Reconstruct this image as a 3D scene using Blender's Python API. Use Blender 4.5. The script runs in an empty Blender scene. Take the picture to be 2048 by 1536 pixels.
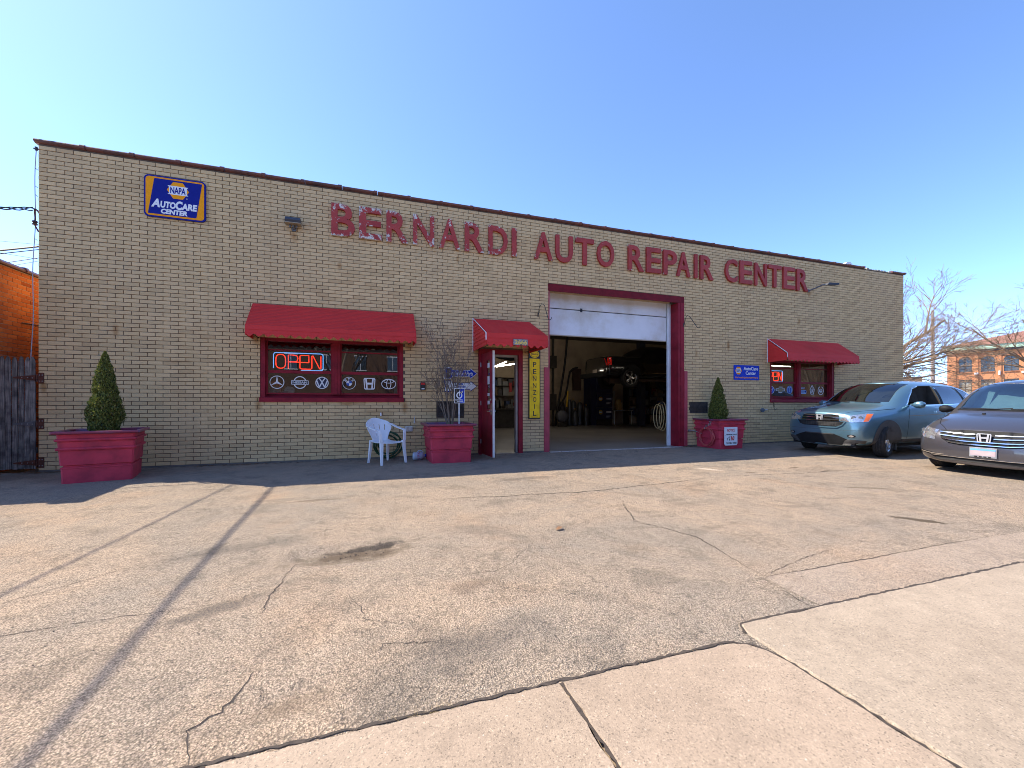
import bpy, bmesh, math, random
from mathutils import Vector, Matrix
from mathutils.bvhtree import BVHTree
R = math.radians
scene = bpy.context.scene
COL = scene.collection

# ------------------------------------------------------------------ camera
cam_d = bpy.data.cameras.new('camera')
cam = bpy.data.objects.new('camera', cam_d)
COL.objects.link(cam)
cam.location = (0, -9.2, 1.14)
cam.rotation_euler = (R(90), 0, R(-18.97))
cam_d.sensor_width = 36
cam_d.lens = 14.94
cam_d.shift_y = 0.019
cam_d.clip_start = 0.05
cam_d.clip_end = 1500
scene.camera = cam

# ------------------------------------------------------------------ sky, sun, exposure
SUN_DIR = Vector((-0.69, 0.42, 1.0)).normalized()
world = bpy.data.worlds.new('World')
scene.world = world
world.use_nodes = True
wn = world.node_tree
for n in list(wn.nodes):
    wn.nodes.remove(n)
sky = wn.nodes.new('ShaderNodeTexSky')
sky.sky_type = 'NISHITA'
sky.sun_disc = False
sky.sun_elevation = math.asin(SUN_DIR.z)
sky.sun_rotation = math.atan2(SUN_DIR.x, SUN_DIR.y)
sky.altitude = 0
sky.air_density = 0.45
sky.dust_density = 0.2
sky.ozone_density = 5.5
bgn = wn.nodes.new('ShaderNodeBackground')
bgn.inputs['Strength'].default_value = 0.145
won = wn.nodes.new('ShaderNodeOutputWorld')
wn.links.new(sky.outputs[0], bgn.inputs['Color'])
wn.links.new(bgn.outputs[0], won.inputs['Surface'])

sun_d = bpy.data.lights.new('sun', 'SUN')
sun_d.energy = 2.5
sun_d.angle = R(0.45)
sun_d.color = (1.0, 0.90, 0.74)
sun = bpy.data.objects.new('sun', sun_d)
COL.objects.link(sun)
sun.location = SUN_DIR * 60
sun.rotation_euler = (-SUN_DIR).to_track_quat('-Z', 'Y').to_euler()

vs = scene.view_settings
vs.view_transform = 'Standard'
vs.look = 'None'
vs.exposure = 2.0
vs.gamma = 1.0
vs.use_curve_mapping = False
scene.cycles.max_bounces = 10
scene.cycles.transparent_max_bounces = 16
scene.cycles.use_denoising = True
scene.cycles.filter_width = 0.95
scene.cycles.sample_clamp_indirect = 6

SL = 0.018                       # the lot falls towards the street


def gz(y):
    return SL * y if y < 0 else 0.0

# ------------------------------------------------------------------ materials
MATS = {}


def sset(node, **kw):
    for k, v in kw.items():
        if k in node.inputs:
            node.inputs[k].default_value = v


class NT:
    """small helper round a node tree"""
    def __init__(self, name):
        self.m = bpy.data.materials.new(name)
        self.m.use_nodes = True
        self.t = self.m.node_tree
        self.b = self.t.nodes['Principled BSDF']
        self.out = self.t.nodes['Material Output']

    def n(self, typ, **kw):
        nd = self.t.nodes.new(typ)
        for k, v in kw.items():
            setattr(nd, k, v)
        return nd

    def l(self, a, b):
        self.t.links.new(a, b)

    def noise(self, vec, scale, detail=4, rough=0.55, dist=0.0):
        nd = self.n('ShaderNodeTexNoise')
        nd.inputs['Scale'].default_value = scale
        nd.inputs['Detail'].default_value = detail
        nd.inputs['Roughness'].default_value = rough
        nd.inputs['Distortion'].default_value = dist
        if vec is not None:
            self.l(vec, nd.inputs['Vector'])
        return nd

    def vor(self, vec, scale, feature='F1', rnd=1.0):
        nd = self.n('ShaderNodeTexVoronoi', feature=feature)
        nd.inputs['Scale'].default_value = scale
        nd.inputs['Randomness'].default_value = rnd
        if vec is not None:
            self.l(vec, nd.inputs['Vector'])
        return nd

    def ramp(self, fac, stops):
        nd = self.n('ShaderNodeValToRGB')
        e = nd.color_ramp.elements
        while len(e) < len(stops):
            e.new(0.5)
        for i, (p, c) in enumerate(stops):
            e[i].position = p
            if isinstance(c, (int, float)):
                c = (c, c, c)
            e[i].color = (c[0], c[1], c[2], 1)
        self.l(fac, nd.inputs['Fac'])
        return nd.outputs['Color']

    def mix(self, fac, a, b, mode='MIX'):
        nd = self.n('ShaderNodeMix', data_type='RGBA', blend_type=mode)
        for sock, v in ((0, fac), (6, a), (7, b)):
            if isinstance(v, (int, float)):
                nd.inputs[sock].default_value = v
            elif isinstance(v, (tuple, list)):
                nd.inputs[sock].default_value = (v[0], v[1], v[2], 1)
            else:
                self.l(v, nd.inputs[sock])
        return nd.outputs[2]

    def math(self, op, a, b=0.0, clamp=False):
        nd = self.n('ShaderNodeMath', operation=op, use_clamp=clamp)
        for i, v in enumerate((a, b)):
            if isinstance(v, (int, float)):
                nd.inputs[i].default_value = v
            else:
                self.l(v, nd.inputs[i])
        return nd.outputs[0]

    def bump(self, h, strength=0.3, dist=0.01, prev=None):
        nd = self.n('ShaderNodeBump')
        nd.inputs['Strength'].default_value = strength
        nd.inputs['Distance'].default_value = dist
        self.l(h, nd.inputs['Height'])
        if prev is not None:
            self.l(prev, nd.inputs['Normal'])
        self.l(nd.outputs[0], self.b.inputs['Normal'])
        return nd.outputs[0]

    def pos(self):
        return self.n('ShaderNodeNewGeometry').outputs['Position']

    def obj(self):
        return self.n('ShaderNodeTexCoord').outputs['Object']

    def gen(self):
        return self.n('ShaderNodeTexCoord').outputs['Generated']


def mat(name, col, rough=0.6, metal=0.0, var=0.12, vs_=6.0, bump=0.0, bs=60.0, coat=0.0, spec=0.5, dirt=None, emit=None):
    """plain painted / moulded surface: soft tonal drift, optional relief and dirt"""
    if name in MATS:
        return MATS[name]
    t = NT(name)
    p = t.obj()
    nz = t.noise(p, vs_, 5, 0.6)
    d = dirt if dirt is not None else tuple(c * (1 - var) for c in col)
    li = tuple(min(1, c * (1 + var * 0.6)) for c in col)
    c = t.ramp(nz.outputs['Fac'], [(0.3, d), (0.52, col), (0.75, li)])
    t.l(c, t.b.inputs['Base Color'])
    sset(t.b, Roughness=rough, Metallic=metal)
    t.b.inputs['Specular IOR Level'].default_value = spec
    t.b.inputs['Coat Weight'].default_value = coat
    t.b.inputs['Coat Roughness'].default_value = 0.04
    if bump:
        nb = t.noise(p, bs, 5, 0.65)
        t.bump(nb.outputs['Fac'], bump, 0.004)
    if emit:
        t.b.inputs['Emission Color'].default_value = (*emit[0], 1)
        t.b.inputs['Emission Strength'].default_value = emit[1]
    MATS[name] = t.m
    return t.m


def glass_mat(name, tint, refl=0.08, rough=0.0):
    t = NT(name)
    t.t.nodes.remove(t.b)
    tr = t.n('ShaderNodeBsdfTransparent')
    tr.inputs[0].default_value = (*tint, 1)
    gl = t.n('ShaderNodeBsdfGlossy')
    gl.inputs['Roughness'].default_value = rough
    gl.inputs['Color'].default_value = (0.95, 0.97, 1, 1)
    fr = t.n('ShaderNodeFresnel')
    fr.inputs['IOR'].default_value = 1.5
    bk = t.n('ShaderNodeNewGeometry').outputs['Backfacing']
    f = t.math('MULTIPLY', t.math('ADD', fr.outputs[0], refl, True), t.math('SUBTRACT', 1.0, bk))
    mx = t.n('ShaderNodeMixShader')
    t.l(f, mx.inputs[0])
    t.l(tr.outputs[0], mx.inputs[1])
    t.l(gl.outputs[0], mx.inputs[2])
    t.l(mx.outputs[0], t.out.inputs['Surface'])
    MATS[name] = t.m
    return t.m


def brick_mat(name, dark, midc, light, stain, rust=()):
    t = NT(name)
    g = t.n('ShaderNodeNewGeometry')
    oi = t.n('ShaderNodeObjectInfo')
    rnd = t.math('FRACT', t.math('ADD', g.outputs['Random Per Island'], oi.outputs['Random']))
    c = t.ramp(rnd, [(0.0, dark), (0.06, tuple(x * .9 for x in midc)), (0.3, midc), (0.85, light), (1.0, tuple(x * 1.06 for x in light))])
    big = t.noise(g.outputs['Position'], 0.45, 4, 0.6)
    c = t.mix(t.ramp(big.outputs['Fac'], [(0.42, 0.0), (0.72, 0.55)]), c, stain)
    # rain streaks
    mp = t.n('ShaderNodeMapping')
    mp.inputs['Scale'].default_value = (3.2, 3.2, 0.25)
    t.l(g.outputs['Position'], mp.inputs['Vector'])
    st = t.noise(mp.outputs[0], 1.0, 4, 0.6)
    c = t.mix(t.ramp(st.outputs['Fac'], [(0.55, 0.0), (0.78, 0.35)]), c, tuple(x * 0.72 for x in midc))
    sp = t.n('ShaderNodeSeparateXYZ')
    t.l(g.outputs['Position'], sp.inputs[0])
    rag = t.noise(g.outputs['Position'], 7, 5, 0.7)
    for (sx, sz, rx, rz, amt) in rust:
        u = t.math('MULTIPLY', t.math('SUBTRACT', sp.outputs['X'], sx), 1 / rx)
        v = t.math('MULTIPLY', t.math('SUBTRACT', sp.outputs['Z'], sz), 1 / rz)
        d = t.math('SQRT', t.math('ADD', t.math('MULTIPLY', u, u), t.math('MULTIPLY', v, v)))
        d = t.math('ADD', d, t.math('MULTIPLY', t.math('SUBTRACT', rag.outputs['Fac'], 0.5), 1.6))
        c = t.mix(t.ramp(d, [(0.2, amt), (0.95, 0.0)]), c, (0.36, 0.17, 0.055))
    fine = t.noise(g.outputs['Position'], 160, 3, 0.6)
    c = t.mix(t.ramp(fine.outputs['Fac'], [(0.32, 0.35), (0.55, 0.0)]), c, tuple(x * 0.6 for x in midc))
    t.l(c, t.b.inputs['Base Color'])
    sset(t.b, Roughness=0.82)
    t.b.inputs['Specular IOR Level'].default_value = 0.15
    fb = t.noise(g.outputs['Position'], 90, 4, 0.7)
    t.bump(fb.outputs['Fac'], 0.35, 0.004)
    MATS[name] = t.m
    return t.m


def asphalt_mat(name, tan, grey, contrast=1.0, craze=True, stains=()):
    t = NT(name)
    p = t.pos()
    big = t.noise(p, 0.5, 6, 0.66, 0.8)
    c = t.ramp(big.outputs['Fac'], [(0.34, grey), (0.5, tuple((a + b) / 2 for a, b in zip(tan, grey))), (0.66, tan)])
    warm = t.noise(p, 0.9, 4, 0.6, 0.5)
    c = t.mix(t.ramp(warm.outputs['Fac'], [(0.55, 0.0), (0.75, 0.4)]), c, (tan[0] * 1.02, tan[1] * 0.86, tan[2] * 0.72))
    med = t.noise(p, 2.3, 7, 0.72, 0.6)
    c = t.mix(t.ramp(med.outputs['Fac'], [(0.36, 0.45 * contrast), (0.5, 0.0)]), c, tuple(x * 0.45 for x in grey))
    # aggregate: pale and dark stones bedded in darker binder, shade between them painted in
    st = t.vor(p, 190)
    sv = t.ramp(st.outputs['Color'], [(0.0, 0.45), (0.3, 0.84), (0.7, 1.06), (1.0, 1.6)])
    c = t.mix(0.9 * contrast, c, sv, 'MULTIPLY')
    st2 = t.vor(p, 105)
    gap = t.ramp(st2.outputs['Distance'], [(0.35, 1.06), (0.68, 0.42)])
    c = t.mix(0.8 * contrast, c, gap, 'MULTIPLY')
    pit = t.noise(p, 42, 3, 0.7)
    c = t.mix(t.ramp(pit.outputs['Fac'], [(0.30, 0.75 * contrast), (0.42, 0.0)]), c, (0.05, 0.043, 0.038))  # pits darkened: shade of the relief painted into the colour
    h = t.math('MULTIPLY', st2.outputs['Distance'], -1.0)
    h = t.math('ADD', h, t.math('MULTIPLY', st.outputs['Distance'], -0.5))
    h = t.math('ADD', h, t.math('MULTIPLY', pit.outputs['Fac'], 1.2))
    lump = t.noise(p, 13, 5, 0.7, 0.4)
    h = t.math('ADD', h, t.math('MULTIPLY', lump.outputs['Fac'], 4.5))
    c = t.mix(t.ramp(lump.outputs['Fac'], [(0.34, 0.4 * contrast), (0.47, 0.0)]), c, tuple(x * 0.4 for x in grey))  # hollows between lumps darkened, relief shade put into the colour
    if craze:
        warp = t.noise(p, 2.5, 4, 0.6)
        wv = t.n('ShaderNodeVectorMath', operation='ADD')
        sc = t.n('ShaderNodeVectorMath', operation='SCALE')
        sc.inputs['Scale'].default_value = 0.45
        t.l(warp.outputs['Color'], sc.inputs[0])
        t.l(p, wv.inputs[0])
        t.l(sc.outputs[0], wv.inputs[1])
        ed = t.vor(wv.outputs[0], 3.1, 'DISTANCE_TO_EDGE')
        brk = t.noise(p, 30, 3, 0.7)
        line = t.ramp(t.math('ADD', ed.outputs['Distance'], t.math('MULTIPLY', t.math('SUBTRACT', brk.outputs['Fac'], 0.5), 0.03)), [(0.0, 1.0), (0.014, 0.0)])
        msk = t.noise(p, 0.7, 3, 0.5)
        line = t.mix(1.0, line, t.ramp(msk.outputs['Fac'], [(0.45, 0.0), (0.62, 0.7)]), 'MULTIPLY')
        c = t.mix(line, c, (0.06, 0.05, 0.043))
    rag = t.noise(p, 9, 6, 0.7)
    rag2 = t.noise(p, 2.2, 3, 0.6)
    sp = t.n('ShaderNodeSeparateXYZ')
    t.l(p, sp.inputs[0])
    for (sx, sy, rx, ry, rot, amt, col, soft) in stains:
        dx = t.math('SUBTRACT', sp.outputs['X'], sx)
        dy = t.math('SUBTRACT', sp.outputs['Y'], sy)
        cr, sr = math.cos(rot), math.sin(rot)
        u = t.math('ADD', t.math('MULTIPLY', dx, cr / rx), t.math('MULTIPLY', dy, sr / rx))
        v = t.math('ADD', t.math('MULTIPLY', dx, -sr / ry), t.math('MULTIPLY', dy, cr / ry))
        d = t.math('SQRT', t.math('ADD', t.math('MULTIPLY', u, u), t.math('MULTIPLY', v, v)))
        d = t.math('ADD', d, t.math('MULTIPLY', t.math('SUBTRACT', rag.outputs['Fac'], 0.5), 1.5))
        d = t.math('ADD', d, t.math('MULTIPLY', t.math('SUBTRACT', rag2.outputs['Fac'], 0.5), 1.2))
        c = t.mix(t.ramp(d, [(max(0.0, 0.85 - soft), amt), (0.95, 0.0)]), c, col)
    t.l(c, t.b.inputs['Base Color'])
    sset(t.b, Roughness=0.88)
    t.b.inputs['Specular IOR Level'].default_value = 0.2
    t.bump(h, 0.85, 0.007)
    MATS[name] = t.m
    return t.m


STAINS = [(-0.08, -5.43, .60, .22, .05, .9, (.10, .072, .048), .5), (0.02, -5.30, .42, .08, .1, .8, (.03, .026, .024), .3),
          (-0.33, -7.20, .24, .12, .1, .6, (.16, .115, .078), .5), (5.62, -6.30, .26, .085, -.9, .85, (.07, .05, .032), .15),
          (7.78, -3.82, .16, .05, .1, .7, (.09, .065, .045), .3), (7.61, -3.38, .22, .06, .2, .7, (.10, .07, .05), .3), (6.34, -3.54, .16, .05, .1, .6, (.10, .07, .05), .3),
          (-0.55, -3.42, .3, .07, .05, .5, (.12, .085, .06), .4), (6.9, -5.0, .4, .04, -.5, .6, (.10, .075, .05), .3), (0.7, -6.35, .25, .12, .3, .45, (.13, .09, .065), .5),
          (2.5, -2.9, .8, .12, .1, .5, (.09, .075, .065), .5), (5.9, -3.1, .28, .1, -.9, .6, (.62, .52, .42), .5), (-0.9, -6.2, .45, .12, .5, .6, (.07, .06, .055), .5),
          (-0.95, -5.0, .7, .18, .3, .45, (.09, .077, .068), .6), (1.1, -5.2, .6, .25, -.6, .4, (.10, .085, .075), .6), (0.6, -7.0, .5, .2, .2, .45, (.08, .07, .062), .6)]


def concrete_mat(name, col, col2):
    t = NT(name)
    p = t.pos()
    big = t.noise(p, 0.9, 6, 0.65, 0.4)
    c = t.ramp(big.outputs['Fac'], [(0.3, col2), (0.55, col), (0.8, tuple(x * 1.12 for x in col))])
    sp = t.vor(p, 170)
    mid = t.noise(p, 7, 6, 0.75, 0.5)
    c = t.mix(0.9, c, t.ramp(mid.outputs['Fac'], [(0.3, 0.82), (0.5, 1.0), (0.7, 1.1)]), 'MULTIPLY')
    c = t.mix(0.95, c, t.ramp(sp.outputs['Color'], [(0.0, 0.4), (0.25, 0.88), (0.8, 1.06), (1.0, 1.5)]), 'MULTIPLY')
    sp2 = t.noise(p, 75, 3, 0.6)
    c = t.mix(t.ramp(sp2.outputs['Fac'], [(0.655, 0.0), (0.70, 0.85)]), c, (0.12, 0.095, 0.075))
    sp3 = t.noise(p, 52, 2, 0.5)
    c = t.mix(t.ramp(sp3.outputs['Fac'], [(0.72, 0.0), (0.76, 0.55)]), c, (0.62, 0.55, 0.47))
    t.l(c, t.b.inputs['Base Color'])
    sset(t.b, Roughness=0.85)
    stn = t.noise(p, 1.9, 7, 0.72, 0.9)
    c = t.mix(t.ramp(stn.outputs['Fac'], [(0.54, 0.0), (0.75, 0.5)]), c, tuple(x * 0.6 for x in col2))
    t.l(c, t.b.inputs['Base Color'])
    fb = t.noise(p, 140, 4, 0.7)
    t.bump(fb.outputs['Fac'], 0.5, 0.005)
    MATS[name] = t.m
    return t.m


def peel_mat():
    t = NT('peeling_red_paint')
    oi = t.n('ShaderNodeObjectInfo')
    g = t.gen()
    p = t.pos()
    nz = t.noise(p, 10, 7, 0.75)
    sep = t.n('ShaderNodeSeparateXYZ')
    t.l(g, sep.inputs[0])
    e = t.math('ABSOLUTE', t.math('SUBTRACT', sep.outputs['Z'], 0.5))
    e = t.math('POWER', t.math('MULTIPLY', e, 2.0), 3.0)
    ex = t.math('POWER', t.math('MULTIPLY', t.math('ABSOLUTE', t.math('SUBTRACT', sep.outputs['X'], 0.5)), 2.0), 4.0)
    m = t.math('ADD', nz.outputs['Fac'], t.math('MULTIPLY', e, 0.13))
    m = t.math('ADD', m, t.math('MULTIPLY', ex, 0.05))
    m = t.math('ADD', m, t.math('MULTIPLY', oi.outputs['Random'], 0.06))
    sp = t.n('ShaderNodeSeparateXYZ')
    t.l(p, sp.inputs[0])
    west = t.math('MULTIPLY', t.math('SUBTRACT', 3.0, sp.outputs['X']), 0.017)
    m = t.math('ADD', m, west)
    f = t.ramp(m, [(0.695, 0.0), (0.71, 1.0)])
    under = t.ramp(t.noise(p, 30, 3, 0.6).outputs['Fac'], [(0.36, (0.26, 0.235, 0.21)), (0.47, (0.80, 0.72, 0.62)), (0.60, (0.42, 0.38, 0.35)), (0.70, (0.25, 0.2, 0.18))])
    red = t.ramp(t.noise(p, 3, 4).outputs['Fac'], [(0.35, (0.33, 0.028, 0.022)), (0.65, (0.42, 0.045, 0.032))])
    c = t.mix(f, red, under)
    t.l(c, t.b.inputs['Base Color'])
    sset(t.b, Roughness=0.62)
    t.bump(f, 0.5, -0.003)
    MATS['peel'] = t.m
    return t.m


def wood_mat():
    t = NT('weathered_wood')
    oi = t.n('ShaderNodeObjectInfo')
    tc = t.n('ShaderNodeTexCoord')
    mp = t.n('ShaderNodeMapping')
    mp.inputs['Scale'].default_value = (60, 60, 2.2)
    ad = t.n('ShaderNodeVectorMath', operation='ADD')
    t.l(tc.outputs['Object'], ad.inputs[0])
    cmb = t.n('ShaderNodeCombineXYZ')
    t.l(t.math('MULTIPLY', oi.outputs['Random'], 40.0), cmb.inputs[2])
    t.l(cmb.outputs[0], ad.inputs[1])
    t.l(ad.outputs[0], mp.inputs['Vector'])
    nz = t.noise(mp.outputs[0], 1.0, 5, 0.7, 0.3)
    c = t.ramp(nz.outputs['Fac'], [(0.33, (0.05, 0.043, 0.038)), (0.5, (0.22, 0.195, 0.17)), (0.68, (0.40, 0.36, 0.32))])
    sep = t.n('ShaderNodeSeparateXYZ')
    t.l(tc.outputs['Object'], sep.inputs[0])
    big = t.noise(ad.outputs[0], 3.5, 4, 0.6)
    c = t.mix(t.ramp(big.outputs['Fac'], [(0.45, 0.0), (0.62, 0.75)]), c, (0.05, 0.045, 0.045))
    t.l(c, t.b.inputs['Base Color'])
    sset(t.b, Roughness=0.9)
    t.b.inputs['Specular IOR Level'].default_value = 0.1
    t.bump(nz.outputs['Fac'], 0.6, 0.004)
    MATS['wood'] = t.m
    return t.m


def leaf_mat(name, a, b, c2, trans=0.25):
    t = NT(name)
    g = t.n('ShaderNodeNewGeometry')
    c = t.ramp(g.outputs['Random Per Island'], [(0.0, a), (0.5, b), (0.93, c2), (1.0, (0.16, 0.12, 0.04))])
    t.l(c, t.b.inputs['Base Color'])
    sset(t.b, Roughness=0.55)
    tl = t.n('ShaderNodeBsdfTranslucent')
    t.l(c, tl.inputs['Color'])
    mx = t.n('ShaderNodeMixShader')
    mx.inputs[0].default_value = trans
    t.l(t.b.outputs[0], mx.inputs[1])
    t.l(tl.outputs[0], mx.inputs[2])
    t.l(mx.outputs[0], t.out.inputs['Surface'])
    MATS[name] = t.m
    return t.m


def paint_mat(name, col, metal=0.5, rough=0.32):
    t = NT(name)
    p = t.obj()
    fl = t.vor(p, 900)
    c = t.mix(0.25, col, t.ramp(fl.outputs['Color'], [(0, tuple(x * 0.7 for x in col)), (1, tuple(x * 1.4 for x in col))]))
    dz = t.n('ShaderNodeSeparateXYZ')
    t.l(p, dz.inputs[0])
    dn = t.noise(p, 5, 5, 0.7)
    d = t.math('MULTIPLY', t.ramp(dz.outputs['Z'], [(0.25, 1.0), (0.6, 0.0)]), dn.outputs['Fac'])
    c = t.mix(t.math('MULTIPLY', d, 0.3), c, (0.2, 0.17, 0.14))
    t.l(c, t.b.inputs['Base Color'])
    sset(t.b, Roughness=rough, Metallic=metal)
    t.b.inputs['Coat Weight'].default_value = 1.0
    t.b.inputs['Coat Roughness'].default_value = 0.03
    MATS[name] = t.m
    return t.m


BRICK = brick_mat('cream_brick', (0.56, 0.375, 0.19), (0.66, 0.46, 0.235), (0.71, 0.50, 0.26), (0.57, 0.41, 0.24),
                  [(-1.32, 4.38, .09, .16, .8), (-1.93, 1.12, .08, .22, .8), (.77, 1.10, .08, .25, .8), (-.35, 1.14, .22, .07, .7), (-4.1, 2.4, .06, .16, .7), (-5.05, 1.4, .06, .16, .8), (12.2, 3.6, .08, .2, .7), (9.5, 2.75, .07, .18, .8), (8.4, 2.5, .06, .14, .6),
                   (3.72, 2.62, .07, .1, .6), (3.5, 2.32, .14, .1, .6), (2.35, 2.3, .14, .12, .7), (-1.98, 2.34, .1, .12, .7), (.86, 2.34, .1, .12, .7), (13.85, 2.3, .1, .1, .6), (12.62, 4.42, .1, .14, .7), (-3.2, 1.9, .3, .05, .35), (0.2, 0.95, .4, .08, .35), (5.6, 4.2, .5, .07, .35), (-.5, 3.9, .05, .14, .6), (1.9, 4.3, .04, .12, .6), (6.9, 4.38, .04, .12, .6)])
NBRICK = brick_mat('orange_brick', (0.36, 0.075, 0.018), (0.58, 0.15, 0.035), (0.72, 0.21, 0.05), (0.5, 0.11, 0.03))
MORTAR = mat('dark_mortar', (0.12, 0.082, 0.055), 0.9, var=0.4, vs_=3, bump=0.3)
NMORTAR = mat('pale_mortar', (0.55, 0.42, 0.3), 0.9, var=0.3, vs_=3, bump=0.3)
ASPHALT = asphalt_mat('worn_asphalt', (0.46, 0.345, 0.245), (0.33, 0.275, 0.218), 1.0, stains=STAINS)
PATCH = asphalt_mat('grey_asphalt', (0.42, 0.33, 0.25), (0.37, 0.295, 0.23), 0.65, False)
CONC = concrete_mat('pink_concrete', (0.335, 0.255, 0.185), (0.28, 0.21, 0.15))
CONC2 = concrete_mat('grey_concrete', (0.325, 0.258, 0.19), (0.28, 0.22, 0.16))
SOIL = mat('crack_filling', (0.055, 0.042, 0.034), 0.95, var=0.5, vs_=60, bump=0.6, bs=150)
DAMP = mat('damp_grit', (0.12, 0.088, 0.058), 0.8, var=0.4, vs_=25, bump=0.6, bs=120)
OIL = mat('oil_stain', (0.10, 0.075, 0.05), 0.45, var=0.3, vs_=9)
COPING = mat('glazed_coping', (0.15, 0.055, 0.048), 0.35, var=0.5, vs_=3, bump=0.2, dirt=(0.07, 0.04, 0.045))
MAROON = mat('maroon_paint', (0.26, 0.013, 0.026), 0.55, spec=.22, var=0.35, vs_=4, bump=0.12, bs=25)
MAROON2 = mat('faded_maroon_paint', (0.40, 0.045, 0.07), 0.5, var=0.3, vs_=3, bump=0.15, bs=25)
PLANTER = mat('planter_paint', (0.50, 0.042, 0.072), 0.55, var=0.35, vs_=4.5, bump=0.2, bs=18, dirt=(0.33, 0.032, 0.055), spec=.25)
AWNING = mat('red_awning_paint', (0.62, 0.04, 0.036), 0.6, var=0.12, vs_=1.2, spec=.2, dirt=(.52, .035, .03))
WHITE = mat('white_paint', (0.78, 0.78, 0.78), 0.45, var=0.1, vs_=3)
PLASTIC = mat('white_plastic', (0.80, 0.81, 0.83), 0.35, var=0.08, vs_=5)
DOORW = mat('dirty_white_door', (0.74, 0.74, 0.76), 0.5, var=0.16, vs_=1.4, dirt=(0.58, 0.54, 0.48))
RUST = mat('rusty_iron', (0.11, 0.032, 0.016), 0.8, var=0.5, vs_=25, bump=0.4)
GALV = mat('galvanised_steel', (0.42, 0.43, 0.45), 0.4, 0.7, var=0.25, vs_=9)
IRON = mat('black_iron', (0.018, 0.017, 0.018), 0.5, var=0.3)
RUBBER = mat('black_rubber', (0.02, 0.02, 0.021), 0.8, var=0.3, vs_=20, dirt=(0.045, 0.04, 0.036), spec=.2)
BLACKP = mat('black_plastic', (0.014, 0.014, 0.015), 0.6, var=0.3, spec=.15)
GREYP = mat('grey_cladding', (0.07, 0.066, 0.063), 0.6, var=0.2, spec=.25)
CHROME = mat('chrome', (0.78, 0.79, 0.8), 0.08, 1.0, var=0.04)
ALLOY = mat('alloy_rim', (0.62, 0.63, 0.65), 0.22, 0.9, var=0.1)
NAVY = mat('sign_blue', (0.004, 0.012, 0.22), 0.6, var=0.06, spec=.2)
BLUE = mat('bright_blue', (0.006, 0.04, 0.46), 0.55, var=0.08, spec=.25)
ORANGE = mat('sign_orange', (0.93, 0.34, 0.003), 0.6, var=0.06, spec=.2)
SIGNW = mat('sign_white', (0.80, 0.80, 0.80), 0.4, var=0.05)
SIGNK = mat('sign_black', (0.014, 0.013, 0.013), 0.4, var=0.2)
YELLOW = mat('sign_yellow', (0.86, 0.57, 0.015), 0.6, spec=.25, var=0.2, vs_=4, dirt=(0.5, 0.27, 0.02))
REDP = mat('sign_red', (0.55, 0.02, 0.015), 0.4, var=0.1)
GOLD = mat('faded_gold', (0.22, 0.17, 0.08), 0.5, var=0.2)
DECW = mat('decal_white', (0.72, 0.73, 0.75), 0.5, var=0.05)
DECB = mat('decal_blue', (0.02, 0.09, 0.40), 0.5, var=0.05)
DECLB = mat('decal_pale_blue', (0.30, 0.45, 0.68), 0.5, var=0.05)
WOOD = wood_mat()
PEEL = peel_mat()
GLASS = glass_mat('window_glass', (0.55, 0.58, 0.57), 0.10)
CARGLASS = glass_mat('car_glass', (0.42, 0.5, 0.48), 0.10)
DARKGLASS = glass_mat('privacy_glass', (0.06, 0.07, 0.08), 0.12)
LENS = glass_mat('clear_lens', (0.95, 0.96, 0.97), 0.06)
AMBER = mat('amber_lens', (0.75, 0.14, 0.01), 0.15, var=0.1, coat=1)
REDLENS = mat('red_lens', (0.6, 0.012, 0.01), 0.15, var=0.1, coat=1)
NEONR = mat('neon_red', (0.9, 0.05, 0.02), 0.4, var=0, emit=((1.0, 0.035, 0.012), 1.7))
NEONB = mat('neon_blue', (0.2, 0.4, 0.8), 0.4, var=0, emit=((0.15, 0.42, 1.0), 0.9))
TUBE = mat('lit_tube', (0.9, 0.9, 0.85), 0.4, var=0, emit=((1.0, 0.9, 0.74), 9.0))
FLOOR = mat('shop_floor', (0.22, 0.20, 0.18), 0.4, var=0.35, vs_=0.7, dirt=(0.13, 0.12, 0.11))
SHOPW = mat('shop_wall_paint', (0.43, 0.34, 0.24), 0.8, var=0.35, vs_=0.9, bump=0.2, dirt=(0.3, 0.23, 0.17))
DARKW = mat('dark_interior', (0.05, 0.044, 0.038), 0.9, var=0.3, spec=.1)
NAVYBOX = mat('navy_enamel', (0.015, 0.02, 0.07), 0.4, var=0.15)
LIFTP = mat('lift_paint', (0.03, 0.035, 0.06), 0.45, var=0.2)
LIFTO = mat('lift_orange', (0.45, 0.2, 0.03), 0.5, var=0.3)
TAN = mat('tan_leather', (0.55, 0.43, 0.29), 0.6, var=0.15)
BARK = mat('grey_bark', (0.20, 0.155, 0.12), 0.9, spec=.05, var=0.35, vs_=8)
BARK2 = mat('pale_twig', (0.27, 0.185, 0.12), 0.85, spec=.05, var=0.3, vs_=8)
TWIG = mat('dark_twig', (0.13, 0.095, 0.075), 0.85, spec=.05, var=0.3, vs_=8)
FOLI = leaf_mat('arborvitae_leaf', (0.035, 0.055, 0.010), (0.105, 0.135, 0.018), (0.26, 0.27, 0.06))
DRYLEAF = leaf_mat('dry_leaf', (0.12, 0.06, 0.03), (0.2, 0.1, 0.05), (0.3, 0.17, 0.08))
POTSOIL = mat('planter_soil', (0.06, 0.045, 0.032), 0.95, var=0.4, vs_=30, bump=0.6)
HOSEG = mat('green_hose', (0.015, 0.07, 0.03), 0.4, var=0.2)
HOSER = mat('red_hose', (0.50, 0.07, 0.07), 0.45, var=0.2)
HOSET = mat('tan_hose', (0.5, 0.34, 0.15), 0.5, var=0.2)
FARBRICK = mat('far_orange_brick', (0.60, 0.25, 0.11), 0.85, var=0.12, vs_=0.8)
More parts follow.
